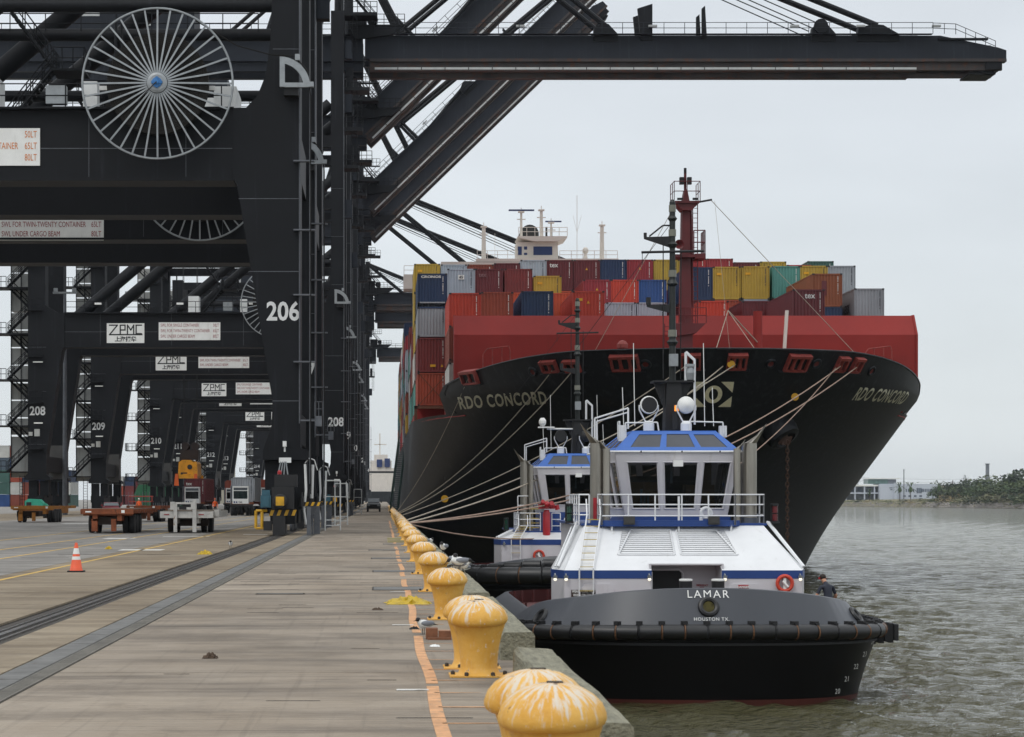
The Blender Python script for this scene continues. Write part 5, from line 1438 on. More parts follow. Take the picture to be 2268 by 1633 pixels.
def tug_bulwark():
    b = MB(); o1, o2 = outline(.12), outline(.80)
    n = len(o1)
    k = len(b.v)
    b.v += [(x, y, -2.6) for x, y in o1] + [(x, y, tz(x, y)) for x, y in o2]
    for i in range(n): b.f.append((k + i, k + (i + 1) % n, k + n + (i + 1) % n, k + n + i))
    o3 = outline(.95); k2 = len(b.v)
    b.v += [(x, y, tz(x, y) + .02) for x, y in o3]
    for i in range(n): b.f.append((k + n + i, k + n + (i + 1) % n, k2 + (i + 1) % n, k2 + i))
    return b
def tug_inner():
    b = MB(); o3, o4 = outline(.93), outline(.75); n = len(o3)
    b.v += [(x, y, tz(x, y)) for x, y in o3] + [(x, y, -3.1) for x, y in o4]
    for i in range(n): b.f.append((i, (i + 1) % n, n + (i + 1) % n, n + i))
    for i in range(0, n, 1):
        x, y = o3[i]; d = Vector((-x, 14 - y, 0)).normalized() * .22
        p = Vector((x, y, 0)) + d
        b.tube((p.x, p.y, -3.1), (p.x, p.y, tz(x, y)), .04, 4)
    return b
def along(ol, step):
    """points every step metres along the open outline, bow part only"""
    pts = [Vector((x, y, 0)) for x, y in ol]
    res = [pts[0]]; acc = 0
    for a, b_ in zip(pts[:-1], pts[1:]):
        L = (b_ - a).length; t = step - acc
        while t <= L: res.append(a.lerp(b_, t / L)); t += step
        acc = (acc + L) % step
    return res
def sweep_piece(pts, r, z, n=10):
    b = MB(); prev = None
    for i, p in enumerate(pts):
        d = (pts[min(i + 1, len(pts) - 1)] - pts[max(i - 1, 0)]).normalized()
        nrm = Vector((d.y, -d.x, 0))
        ring = [(p.x + nrm.x * r * math.cos(2 * math.pi * j / n), p.y + nrm.y * r * math.cos(2 * math.pi * j / n), z + r * math.sin(2 * math.pi * j / n)) for j in range(n)]
        k = len(b.v); b.v += ring
        if prev is not None:
            for j in range(n): b.f.append((prev + j, prev + (j + 1) % n, k + (j + 1) % n, k + j))
        prev = k
    b.f.append(tuple(range(n))); b.f.append(tuple(range(prev + n - 1, prev - 1, -1)))
    return b
def bil(q, u, v):
    a, b_, c, d = q      # bottom left, bottom right, top right, top left
    return a.lerp(b_, u).lerp(d.lerp(c, u), v)
def wall_with_holes(q, holes, th=.06):
    """a wall quad with openings; every cell is a thick panel"""
    nrm = (q[1] - q[0]).cross(q[3] - q[0]).normalized() * th
    us = sorted({0, 1, *[h[0] for h in holes], *[h[1] for h in holes]}); vs_ = sorted({0, 1, *[h[2] for h in holes], *[h[3] for h in holes]})
    b = MB()
    for u0, u1 in zip(us[:-1], us[1:]):
        for v0, v1 in zip(vs_[:-1], vs_[1:]):
            um, vm = (u0 + u1) / 2, (v0 + v1) / 2
            if any(h[0] < um < h[1] and h[2] < vm < h[3] for h in holes): continue
            p = [bil(q, u0, v0), bil(q, u1, v0), bil(q, u1, v1), bil(q, u0, v1)]
            b.add(p + [x - nrm for x in p], [(0, 1, 2, 3), (7, 6, 5, 4), (0, 4, 5, 1), (1, 5, 6, 2), (2, 6, 7, 3), (3, 7, 4, 0)])
    return b
def pane_of(q, h, inset=.03, th=.012):
    nrm = (q[1] - q[0]).cross(q[3] - q[0]).normalized()
    p = [bil(q, h[0], h[2]) - nrm * inset, bil(q, h[1], h[2]) - nrm * inset, bil(q, h[1], h[3]) - nrm * inset, bil(q, h[0], h[3]) - nrm * inset]
    return MB().add(p + [x - nrm * th for x in p], [(0, 1, 2, 3), (7, 6, 5, 4), (0, 4, 5, 1), (1, 5, 6, 2), (2, 6, 7, 3), (3, 7, 4, 0)])
V3 = lambda *a: Vector(a)

def build_tug(dy, first=True):
    lab = "near harbour tug with black bow, white sloping deckhouse and blue roof" if first else "far harbour tug, behind the near one, with big black roller fenders and red cannon"
    t = root("harbour_tug", (CX, D0 + dy, WATER), lab, "tug", "tugs moored at the quay")
    OFF = (0, 0, -WATER)
    tag = "A" if first else "B"
    T = lambda name, geo, m_, smooth=False, key=None, par=None, kind=None: mk(name, geo, m_, par or t, OFF if par is None else (0, 0, 0), smooth=smooth, key=(key + tag) if key else None, kind=kind)
    hullb = tug_hull()
    hl = T("hull", hullb, tug_black, smooth=True)
    T("boot_top", tug_boot, tug_red, smooth=True)
    bwb = tug_bulwark()
    T("bulwark", bwb, tug_grey, smooth=True)
    T("bulwark_inside", tug_inner, inner_red)
    T("deck", lambda: MB().prism_z([(x, y) for x, y in outline(.85)], -2.8, -2.65), paint("tug_deck", srgb("4a1f1c"), .7, var=.2))
    bv = BVHTree.FromPolygons([Vector(v) for v in bwb.v + hullb.v], [list(f) for f in bwb.f] + [[i + len(bwb.v) for i in f] for f in hullb.f])
    def lay(me, x, z, name, m_, off=.035, slope=True):
        for v in me.vertices:
            h, n_, i_, dd = bv.ray_cast(Vector((x + v.co.x, -5, z + v.co.z)), Vector((0, 1, 0)))
            if h is not None: v.co = h + Vector((0, -off - v.co.y - .006, 0))
            else: v.co = Vector((x + v.co.x, 0, z + v.co.z))
        me.update(); return T(name, me, m_)
    # rubber roll round the bow, one piece between each pair of straps
    rz, rr_ = (-2.34, .235) if first else (-1.95, .42)
    ol = outline(-.10 if first else -.25)
    bowpts = along(ol[5:-5], .70 if first else 1.15)
    fine = along(ol[5:-5], .10)
    ratio = 7 if first else 11
    nseg = len(fine) // ratio
    for i in range(nseg):
        seg = fine[i * ratio:(i + 1) * ratio + 1]
        if len(seg) < 3: continue
        if seg[0].y > 16: continue
        a_ = seg[0].copy(); b_ = seg[-1].copy()
        seg = [a_.lerp(seg[1], .35)] + seg[1:-1] + [b_.lerp(seg[-2], .35)]
        sag = -.0
        zz = rz - .10 * min(1, abs((seg[0].x) / 5.8)) ** 2
        T("fender_roll", sweep_piece([seg[0], *seg[1:-1:2], seg[-1]], rr_, zz, 12), roll_rub, smooth=True)
        pa = MB().torus((0, 0, 0), rr_ * .99, .022, 'x', 14, 5)
        d = (seg[1] - seg[0]).normalized(); an_ = math.atan2(d.y, d.x)
        pa.v = [tuple(Matrix.Rotation(an_, 4, 'Z') @ Vector(v) + Vector((a_.x, a_.y, zz))) for v in pa.v]
        T("fender_strap", pa, strapm if i % 3 else black)
        lug = MB().box(-.10, .10, .0, .22, rr_ - .03, rr_ + .10).box(-.06, .06, -.1, .1, rr_ - .02, rr_ + .05)
        lug.v = [tuple(Matrix.Rotation(an_, 4, 'Z') @ Vector(v) + Vector((a_.x, a_.y, zz))) for v in lug.v]
        T("shackle", lug, black)
    if not first:
        ol2 = outline(.25); fine2 = along(ol2[8:-8], .12)
        for i in range(len(fine2) // 8):
            seg = fine2[i * 8:(i + 1) * 8 + 1]
            if len(seg) < 3 or seg[0].y > 9: continue
            seg = [seg[0].lerp(seg[1], .4)] + seg[1:-1] + [seg[-1].lerp(seg[-2], .4)]
            T("upper_roll", sweep_piece([seg[0], *seg[1:-1:2], seg[-1]], .27, -1.36 - .45 * min(1, abs(seg[0].x / 5.5)) ** 2, 10), roll_rub, smooth=True)
            T("strap", MB().torus((0, 0, 0), .26, .02, 'x', 12, 4), galv).location = (seg[0].x, seg[0].y, -WATER - 1.36 - .45 * min(1, abs(seg[0].x / 5.5)) ** 2)
    T("rubbing_skirt", lambda: (lambda b: [b.prism_z([(x, y) for x, y in outline(-.02)], -2.78, -2.70), b][1])(MB()), black)
    if first:
        lay(dense_text("LAMAR", .34, 1.05, 1.25, .0), .0, -1.21, "tug_name", sign_white)
        lay(dense_text("HOUSTON TX.", .145, 1.05, 1.12, .0), .07, -1.97, "home_port", sign_white)
        for i, tx_ in enumerate(("20", "21", "22", "23", "24")):
            lay(dense_text(tx_, .24, .8, 1.1, .0), 4.25 + i * .33, -4.33 + i * .38, "draught_mark", sign_white)
    for x, z, sx in ((.0, -1.60, 1), (-5.08, -2.05, 1), (5.08, -2.0, 1)):
        h, n_, i_, dd = bv.ray_cast(Vector((x, -5, z)), Vector((0, 1, 0)))
        if h is None: continue
        if n_.y > 0: n_ = -n_
        Rm = Matrix.Translation(h + n_ * .03) @ n_.to_track_quat('Z', 'Y').to_matrix().to_4x4()
        b = MB().torus((0, 0, 0), .255, .085, 'z', 22, 8); b.v = [tuple(Rm @ Vector(p)) for p in b.v]
        o_ = T("fairlead_ring", b, roll_rub, smooth=True)
        b = MB().lathe([(.001, .015), (.19, .015)], n=16); b.v = [tuple(Rm @ Vector(p)) for p in b.v]
        mk("opening", b, paint("fairlead_yellow", srgb("5e561f"), .6, var=.4, scale=6) if x == 0 else black, o_)
    # laminated rubber block at the starboard quarter of the fender
    blk = MB()
    for i in range(6): blk.box(5.75 + i * .15, 5.885 + i * .15, 3.6 + (i * 37 % 5) * .03, 4.7, -2.95 + (i * 53 % 7) * .018, -2.18 - (i * 31 % 6) * .025)
    T("rubber_block", blk, black)
    T("rubber_block", sum_boxes([(-6.5, -5.8, 3.8 + i * .14, 3.9 + i * .14, -2.85, -2.25) for i in range(7)]), black) if not first else None
    # fore deck posts
    for x in (-.33, .72):
        T("deck_post", (lambda x=x: MB().lathe([(.21, -3.1), (.21, -.90), (.20, -.89)], c=(x, 3.4, 0), n=16)), black, smooth=True)
        T("post_cap", (lambda x=x: MB().lathe([(.22, -.885), (.22, -.83), (.18, -.82)], c=(x, 3.4, 0), n=16)), sign_white)
    T("winch", lambda: MB().lathe([(.8, -.9), (.8, -.8), (.45, -.8), (.45, .8), (.8, .8), (.8, .9)], c=(0, 4.6, -2.3), n=18, axis='x'), galvdark)
    # deckhouse ------------------------------------------------
    zs = -.92 if first else -.62          # underside of the blue stripe
    zt = zs + .28; zp = .87 if first else .02
    y1, y2 = 6.5, (9.0 if first else 8.0)
    W1, W2 = 4.03, 3.12
    qL = [V3(-W1, y1, -3.1), V3(-1.08, y1, -3.1), V3(-1.08, y1, zs), V3(-W1, y1, zs)]
    qR = [V3(1.32, y1, -3.1), V3(W1, y1, -3.1), V3(W1, y1, zs), V3(1.32, y1, zs)]
    if first:
        T("front_wall", wall_with_holes(qL, []), tug_lav); T("front_wall", wall_with_holes(qR, []), tug_lav)
        T("recess", lambda: MB().box(-1.08, 1.32, 8.0, 8.06, -3.1, -.42).box(-1.14, -1.08, y1 + .06, 8.0, -3.1, -.42).box(1.32, 1.38, y1 + .06, 8.0, -3.1, -.42).box(-1.08, 1.32, y1 + .2, 8.0, -.47, -.42), tug_lav)
        T("doorway", lambda: MB().box(-.95, .12, 7.93, 7.99, -3.0, -.70), black)
        T("door_frame", lambda: MB().path([(-1.0, 7.9, -3), (-1.0, 7.9, -.78), (-.88, 7.9, -.66), (.05, 7.9, -.66), (.17, 7.9, -.78), (.17, 7.9, -3)], .035).tube((-1.0, 7.2, -3), (-1.0, 7.2, -.72), .045), tug_white)
        T("stripe", lambda: MB().box(-W1 - .01, -1.07, y1 - .015, y1 + .05, zs, zt).box(1.31, W1 + .01, y1 - .015, y1 + .05, zs, zt), tug_blue)
        for x in (-2.9, 2.1):
            T("hatch", (lambda x=x: MB().prism([(x - .55, -3.0), (x - .55, -1.25), (x - .42, -1.1), (x + .42, -1.1), (x + .55, -1.25), (x + .55, -3.0)][::-1], y1 - .05, y1 - .005)), tug_lav)
        T("red_notice", lambda: MB().box(-2.2, -1.95, y1 - .07, y1 - .055, -1.5, -1.38).box(1.85, 2.2, y1 - .07, y1 - .055, -1.28, -1.13), redp)
        me = text_mesh("DANGER", .10, .003, 1.0); me.transform(Matrix.Translation((2.02, y1 - .085, -1.205))); T("lettering", me, sign_white)
        me = text_mesh("EMERGENCY\nEXIT", .09, .002, .8); me.transform(Matrix.Translation((.85, 7.98, -1.25))); T("lettering", me, redp)
        T("notice_board", lambda: MB().box(-3.80, -2.98, y1 - .05, y1 - .01, -1.66, -1.30), brown_sign)
        me = text_mesh("WEAR WORK VEST\nWHEN ON DECK", .125, .003, .72); me.transform(Matrix.Translation((-3.39, y1 - .065, -1.42))); T("lettering", me, sign_white)
    else:
        q = [V3(-W1, y1, -3.1), V3(W1, y1, -3.1), V3(W1, y1, zs), V3(-W1, y1, zs)]
        T("front_wall", wall_with_holes(q, []), tug_lav)
        T("stripe", lambda: MB().box(-W1 - .01, W1 + .01, y1 - .015, y1 + .05, zs, zt), tug_blue)
    side = MB()
    for sg in (-1, 1):
        p = [V3(sg * W1, y1, -3.1), V3(sg * 4.35, y1 + 1.4, -3.1), V3(sg * 4.35, y1 + 1.4, zs), V3(sg * W1, y1, zs)]
        side.add(p, [(0, 1, 2, 3)]); p = [V3(sg * 4.35, y1 + 1.4, -3.1), V3(sg * 4.2, 10.2, -3.1), V3(sg * 4.2, 10.2, zs), V3(sg * 4.35, y1 + 1.4, zs)]
        side.add(p, [(0, 1, 2, 3)]); p = [V3(sg * 3.0, 10.2, -3.1), V3(sg * 3.0, 21, -3.1), V3(sg * 3.0, 21, zp - .02), V3(sg * 3.0, 10.2, zp - .02)]
        side.add(p, [(0, 1, 2, 3)]); p = [V3(sg * 4.2, 10.2, -3.1), V3(sg * 3.0, 10.2, -3.1), V3(sg * 3.0, 10.2, zt), V3(sg * 4.2, 10.2, zt)]
        side.add(p, [(0, 1, 2, 3)])
    side.add([V3(-3.0, 21, -3.1), V3(3.0, 21, -3.1), V3(3.0, 21, zp), V3(-3.0, 21, zp)], [(0, 1, 2, 3)])
    T("side_wall", side, tug_lav)
    st = MB()
    for sg in (-1, 1):
        st.add([V3(sg * (W1 + .01), y1, zs), V3(sg * 4.37, y1 + 1.4, zs), V3(sg * 4.37, y1 + 1.4, zt), V3(sg * (W1 + .01), y1, zt)], [(0, 1, 2, 3)])
        st.add([V3(sg * 4.37, y1 + 1.4, zs), V3(sg * 4.22, 10.2, zs), V3(sg * 4.22, 10.2, zt), V3(sg * 4.37, y1 + 1.4, zt)], [(0, 1, 2, 3)])
    T("side_stripe", st, tug_blue)
    # sloping casing
    Q = [V3(-W1, y1, zt), V3(W1, y1, zt), V3(W2, y2, zp), V3(-W2, y2, zp)]
    if first:
        holes = [(.215, .475, .33, .87), (.505, .765, .33, .87), ((W1 - 1.08) / (2 * W1), (W1 + 1.32) / (2 * W1), 0, .13)]
        cs = wall_with_holes(Q, holes, .05)
    else: holes = []; cs = wall_with_holes(Q, [], .05)
    T("sloping_casing", cs, tug_white)
    for sg in (-1, 1):
        sc = MB()
        a_, b_, c_, d_ = V3(sg * W1, y1, zt), V3(sg * 4.35, y1 + 1.4, zt), V3(sg * 3.3, y2 + 1.3, zp), V3(sg * W2, y2, zp)
        sc.add([a_, b_, c_, d_], [(0, 1, 2, 3)]); sc.add([b_, V3(sg * 4.2, 10.2, zt), V3(sg * 3.26, 11.0, zp), c_], [(0, 1, 2, 3)])
        T("casing_side", sc, tug_white)
    for sg in (-1, 1):
        T("sloping_pipe", (lambda sg=sg: MB().path([(sg * 4.2, y1 + .7, zt + .1), (sg * 3.35, y2 + .5, zp + .1)], .05).path([(sg * 4.28, y1 + .9, zt + .1), (sg * 3.45, y2 + .7, zp + .1)], .03)), tug_white)
    if first:
        n_ = (Q[1] - Q[0]).cross(Q[3] - Q[0]).normalized()
        for k_, h in enumerate(holes[:2]):
            fr = MB()
            p0, p1, p2, p3 = [bil(Q, u, v) + n_ * .02 for u, v in ((h[0], h[2]), (h[1], h[2]), (h[1], h[3]), (h[0], h[3]))]
            u0, u1 = (h[0] + (.035 if k_ == 0 else 0)), (h[1] - (.035 if k_ == 1 else 0))
            tp = [bil(Q, u0 + (.0 if k_ else .01), h[3]) + n_ * .02, bil(Q, u1 - (.01 if k_ else 0), h[3]) + n_ * .02]
            fr.path([p0, p1, tp[1] if k_ else p2, tp[0] if not k_ else p3, p0], .035, 4)
            lv = T("louvre_frame", fr, tug_white)
            mk("dark_backing", pane_of(Q, h, .12, .01), black, lv)
            for i in range(12):
                v = h[2] + (h[3] - h[2]) * (i + .5) / 12
                a_, b_ = bil(Q, h[0], v) + n_ * -.02, bil(Q, h[1], v) + n_ * -.02
                m1 = MB(); ww = V3(0, .034, .021)
                m1.add([a_ - ww, b_ - ww, b_ + ww, a_ + ww, a_ - ww + V3(0, .03, -.06), b_ - ww + V3(0, .03, -.06)], [(0, 1, 2, 3), (0, 4, 5, 1)])
                mk("slat", m1, tug_white, lv)
    # ladder down the casing
    lx = -3.05
    top_, bot_ = V3(lx, y2 - .12, zp + .35), V3(lx - .48, y1 - .12, zt + .05)
    ld = MB()
    for o_ in (0, .47):
        ld.path([top_ + V3(o_ + .0, .3, .55), top_ + V3(o_, 0, 0), bot_ + V3(o_, 0, 0), bot_ + V3(o_, 0, -1.2)], .028, 5)
    lad = T("ladder_rails", ld, tug_white)
    for i in range(8):
        q = bot_.lerp(top_, (i + .3) / 8)
        mk("rung", MB().box(q.x, q.x + .47, q.y - .03, q.y + .03, q.z - .012, q.z + .012), yelt, lad)
    for i in range(2): mk("rung", MB().box(bot_.x, bot_.x + .47, bot_.y - .03, bot_.y + .03, bot_.z - .35 - .4 * i, bot_.z - .33 - .4 * i), yelt, lad)
    # upper platform with its rail
    T("platform", lambda: MB().box(-3.25, 3.25, y2 - .05, 21, zp - .02, zp + .06), tug_blue)
    if first:
        T("platform_edge", lambda: MB().prism_z([(-2.9, 9.0 - .05), (-2.2, 8.55), (1.9, 8.55), (2.3, 8.95)], zp - .05, zp + .16), tug_blue)
        T("platform_rail", lambda: MB().rail([(-2.55, 8.7, zp), (2.1, 8.7, zp)], h=1.06, r=.028, step=1.0, bars=(.3, .67, 1), n=6).rail([(2.1, 8.7, zp), (3.2, 9.3, zp)], h=1.06, r=.028, step=.9, bars=(.3, .67, 1), n=6), tug_white)
        T("platform_rail", lambda: MB().rail([(-2.55, 8.7, zp), (-2.65, 10.5, zp)], h=1.06, r=.028, step=1.0, bars=(.33, .67, 1), n=6).rail([(-3.3, 9.2, zp), (-2.95, 9.1, zp)], h=1.06, r=.03, step=.3, bars=(.33, .67, 1), n=6).rail([(-3.3, 9.2, zp), (-3.3, 13, zp)], h=1.06, r=.028, step=1.0, bars=(.33, .67, 1), n=6).rail([(3.2, 9.3, zp), (3.2, 14, zp)], h=1.06, r=.028, step=1.0, bars=(.33, .67, 1), n=6), tug_white)
        for x in (-2.2, .13, 1.95):
            T("rail_foot", (lambda x=x: MB().tube((x, 8.65, zp + 1.0 if abs(x) < 1 else zp), (x, 8.65, zp - .42), .04, 6)), tug_white)
        for x in (-1.62, 1.32):
            T("deck_floodlight", (lambda x=x: MB().box(x - .19, x + .19, 8.35, 8.62, zp + .02, zp + .30).box(x - .15, x + .15, 8.33, 8.35, zp + .06, zp + .26)), paint("lamp_housing", srgb("3a3937"), .5, var=.2))
        T("gooseneck_vent", lambda: MB().torus((1.12, 8.95, zp + .42), .17, .065, 'y', 16, 8).tube((.95, 8.95, zp + .42), (.95, 8.95, zp), .065).tube((1.29, 8.95, zp + .42), (1.29, 8.95, zp + .3), .075), tug_white, smooth=True)
        T("fire_extinguisher", lambda: MB().tube((-2.72, 9.4, zp + .2), (-2.72, 9.4, zp + .95), .07, 10), redp, smooth=True)
    # wheelhouse ------------------------------------------------
    OFF = (.28, 0, -WATER)
    zb, ze, zr = 1.04, 3.43, 4.21
    yb, ye = 10.5, 10.15
    bh, th_ = 1.80, 2.22
    D_ = 5.2
    F = [V3(-bh, yb, zb), V3(bh, yb, zb), V3(th_, ye, ze), V3(-th_, ye, ze)]
    Lw = [V3(-bh - .15, yb + D_, zb), V3(-bh, yb, zb), V3(-th_, ye, ze), V3(-th_ - .18, ye + D_ + .6, ze)]
    Rw = [V3(bh, yb, zb), V3(bh + .15, yb + D_, zb), V3(th_ + .18, ye + D_ + .6, ze), V3(th_, ye, ze)]
    Bw = [V3(bh + .15, yb + D_, zb), V3(-bh - .15, yb + D_, zb), V3(-th_ - .18, ye + D_ + .6, ze), V3(th_ + .18, ye + D_ + .6, ze)]
    fh = [(.09, .33, .175, .845), (.395, .665, .175, .845), (.725, .935, .175, .845)]
    shl = [(.06, .32, .175, .845), (.37, .63, .175, .845), (.68, .95, .175, .845)]
    for q, hs in ((F, fh), (Lw, shl), (Rw, shl), (Bw, shl)):
        T("wheelhouse_wall", wall_with_holes(q, hs, .07), tug_lav)
        for h in hs:
            w_ = T("window_pane", pane_of(q, h), pane_m)
            nrm = (q[1] - q[0]).cross(q[3] - q[0]).normalized() * .012
            e4 = .012
            p = [bil(q, h[0] - e4, h[2] - e4), bil(q, h[1] + e4, h[2] - e4), bil(q, h[1] + e4, h[3] + e4), bil(q, h[0] - e4, h[3] + e4)]
            mk("window_frame", MB().path([x + nrm for x in p + p[:1]], .022, 4), tug_lav, w_)
    T("wheelhouse_base", lambda: MB().box(-bh - .12, bh + .12, yb - .1, yb + D_ + .1, zp + .06, zb + .12 if first else zb + .02), tug_blue)
    T("cabin_floor", lambda: MB().box(-bh + .1, bh - .1, yb + .15, yb + D_ - .1, zb + .12, zb + .16), darkin)
    T("cabin_back", lambda: MB().box(-1.7, 1.7, yb + 3.9, yb + 3.95, zb + .2, ze - .8).box(-2.0, 2.0, ye + .5, ye + D_, ze - .06, ze - .03), darkin)
    T("cabin_console", lambda: MB().box(-1.45, -.2, yb + 1.4, yb + 2.2, zb + .2, zb + 1.35).box(.55, 1.6, yb + 1.6, yb + 2.4, zb + .2, zb + 1.25).box(1.2, 1.6, yb + 2.4, yb + 2.6, zb + 1.25, zb + 2.1), wood_in)
    T("helm_chair", lambda: MB().box(-.35, .2, yb + 2.2, yb + 2.75, zb + .9, zb + 1.1).box(-.3, .15, yb + 2.7, yb + 2.8, zb + 1.1, zb + 1.85).tube((-.08, yb + 2.5, zb + .2), (-.08, yb + 2.5, zb + .9), .07), darkin)
    T("console_pipes", lambda: MB().tube((-1.12, yb + 1.1, zb + .3), (-1.12, yb + 1.1, zb + 1.1), .045).tube((-1.0, yb + 1.1, zb + .3), (-1.0, yb + 1.1, zb + .95), .045).tube((-.88, yb + 1.1, zb + .3), (-.88, yb + 1.1, zb + .95), .045).box(-.02, .06, yb + 1.5, yb + 1.56, zb + 1.3, ze - .4), paint("pale_blue_pipe", srgb("7b96a3"), .5))
    T("gutter", lambda: MB().tube((-th_ - .35, ye - .03, ze + .03), (th_ + .15, ye - .03, ze + .03), .04, 6).tube((-th_ - .35, ye - .03, ze + .03), (-th_ - .5, ye + D_, ze + .03), .04, 6).tube((th_ + .15, ye - .03, ze + .03), (th_ + .3, ye + D_, ze + .03), .04, 6), sign_white)
    for x in (-1.3, .15, 1.5): T("gutter_clip", (lambda x=x: MB().ball((x, ye - .06, ze + .03), .035, 6)), black)
    T("box_lamp", lambda: MB().box(-.17, .17, ye - .22, ye - .02, 2.93, 3.15), sign_white)
    th2 = 1.50
    RF = [V3(-th_ - .02, ye, ze + .05), V3(th_ + .02, ye, ze + .05), V3(th2, ye + .9, zr), V3(-th2, ye + .9, zr)]
    RL = [V3(-th_ - .2, ye + D_ + .6, ze + .05), V3(-th_ - .02, ye, ze + .05), V3(-th2, ye + .9, zr), V3(-th2, ye + D_, zr)]
    RR = [V3(th_ + .02, ye, ze + .05), V3(th_ + .2, ye + D_ + .6, ze + .05), V3(th2, ye + D_, zr), V3(th2, ye + .9, zr)]
    rh = [(.105, .355, .2, .84), (.41, .655, .2, .86), (.705, .93, .2, .84)]
    for q in (RF, RL, RR):
        T("roof_slope", wall_with_holes(q, rh, .05), roof_blue)
        for h in rh: T("skylight", pane_of(q, h, .02, .02), skyl)
    T("roof_top", lambda: MB().box(-th2, th2, ye + .9, ye + D_, zr - .05, zr + .02), roof_blue)
    # roof gear
    T("roof_rail", lambda: MB().rail([(-1.95, ye + 1.6, zr - .25), (-1.95, ye + 1.0, zr - .25)], h=.6, r=.025, n=6, step=.6).path([(-1.75, ye + .95, zr), (-1.75, ye + .95, zr + .3), (-.6, ye + .95, zr + .32), (-.55, ye + .95, zr)], .03, 6).path([(.55, ye + .95, zr), (.6, ye + .95, zr + .35), (1.75, ye + .95, zr + .32), (1.78, ye + .95, zr - .1)], .03, 6).box(-1.98, -1.7, ye + 1.0, ye + 1.3, zr - .35, zr + .22).box(1.65, 1.9, ye + 1.0, ye + 1.3, zr - .2, zr + .2), tug_white)
    for i, (x, face) in enumerate(((-.8, 1), (.56, -1))):
        sl = T("searchlight", (lambda x=x: MB().lathe([(.31, -.22), (.33, -.05), (.31, .12), (.18, .25), (.001, .28)], c=(x, ye + 1.9, zr + .98), n=18, axis='y') if face > 0 else MB().lathe([(.30, .22), (.32, .05), (.29, -.1), (.12, -.2), (.001, -.22)], c=(x, ye + 1.9, zr + .98), n=18, axis='y')), sign_white if first else black, smooth=True)
        mk("lamp_glass", (lambda x=x: MB().lathe([(.001, -.23), (.285, -.225)], c=(x, ye + 1.9 + (0 if face > 0 else 0), zr + .98), n=16, axis='y')), black, sl) if face > 0 else None
        T("lamp_yoke", (lambda x=x: MB().path([(x - .34, ye + 1.9, zr + .98), (x - .34, ye + 1.9, zr + .8), (x - .12, ye + 1.9, zr + .38), (x + .12, ye + 1.9, zr + .38), (x + .34, ye + 1.9, zr + .8), (x + .34, ye + 1.9, zr + .98)], .03, 6).lathe([(.2, 0), (.2, .3), (.14, .38)], c=(x, ye + 1.9, zr), n=14)), tug_white)
    mx, my = .2, ye + 2.6
    T("mast_tower", lambda: MB().prism([(mx - .32, zr), (mx - .25, 6.05), (mx + .28, 6.05), (mx + .38, zr)][::-1], my, my + .9).box(mx - .75, mx + .75, my - .1, my + 1, 6.05, 6.12).prism([(mx + .35, 5.2), (mx + .3, 6.0), (mx + .7, 6.05)], my + .2, my + .5).prism([(mx - .35, 5.2), (mx - .7, 6.05), (mx - .3, 6.0)], my + .2, my + .5), black)
    T("mast_pole", lambda: MB().lathe([(.12, 6.12), (.12, 7.4), (.21, 7.55), (.13, 7.65), (.11, 9.6), (.21, 9.7), (.12, 9.85), (.10, 11.0), (.19, 11.15), (.11, 11.25), (.11, 12.0), (.18, 12.1), (.11, 12.2), (.11, 12.7), (.06, 12.8)], c=(mx, my + .4, 0), n=12), paint("mast_black_green", srgb("161c1a"), .5, var=.2), smooth=False)
    T("mast_lantern", lambda: [MB().lathe([(r_, z_), (r_, z_ + .25)], c=(mx, my + .4, 0), n=10) for r_, z_ in ((.13, 12.35), (.145, 9.95), (.16, 7.75), (.14, 11.45))], paint("lantern_glass", srgb("76766a"), .3, var=.2))
    T("mast_yard", lambda: MB().tube((mx - 1.15, my + .3, 10.85), (mx + 1.15, my + .3, 10.9), .05, 6).tube((mx - .35, my + .3, 6.2), (mx - .35, my + .3, 11.3), .02, 5).tube((mx - 1.12, my + .3, 10.85), (mx - 1.12, my + .3, 10.4), .012, 4).prism([(mx - 1.05, 11.35), (mx - 1.05, 11.42), (mx, 11.45), (mx, 11.0), (mx - .3, 11.1)], my + .35, my + .42).tube((mx - 1.0, my + .4, 11.42), (mx - 1.0, my + .4, 11.58), .06, 8).path([(mx - .85, my + .4, 11.45), (mx - .35, my + .4, 11.85), (mx, my + .4, 11.85)], .03, 4).prism([(mx - .95, 8.85), (mx - .95, 8.92), (mx, 8.95), (mx, 8.6)], my + .35, my + .42).tube((mx - .88, my + .4, 8.92), (mx - .88, my + .4, 9.2), .09, 8).tube((mx + .3, my + .4, 6.2), (mx + .32, my + .4, 11.0), .02, 4), black)
    T("rigging_wire", lambda: MB().tube((mx, my + .4, 12.0), (-3.2, my + 2, 7.4), .01, 4), black)
    T("grey_mast_box", lambda: MB().box(mx - .15, mx + .17, my + .05, my + .25, 6.65, 7.1), galv)
    T("roof_frame", lambda: MB().path([(mx + .42, my, 6.1), (mx + .42, my, 7.15), (mx + .75, my, 6.85), (mx + .75, my, zr + .3)], .03, 5).path([(mx + .5, my + .3, 6.1), (mx + .5, my + .3, 7.2), (mx + .82, my + .3, 6.9), (mx + .82, my + .3, zr + .3)], .03, 5), tug_white)
    T("radar_scanner", lambda: MB().box(mx + .42, mx + .75, my - .15, my + .05, 6.62, 6.72).lathe([(.12, 6.15), (.16, 6.4), (.12, 6.6)], c=(mx + .6, my, 0), n=10) if first else MB().box(-2.0, -1.1, my - .2, my, 5.65, 5.72).lathe([(.12, 5.75), (.2, 5.9), (.2, 6.05), (.1, 6.2)], c=(-1.75, my - .1, 0), n=12).tube((-1.5, my, 5.6), (mx, my + .2, 5.6), .05), galv if first else sign_white)
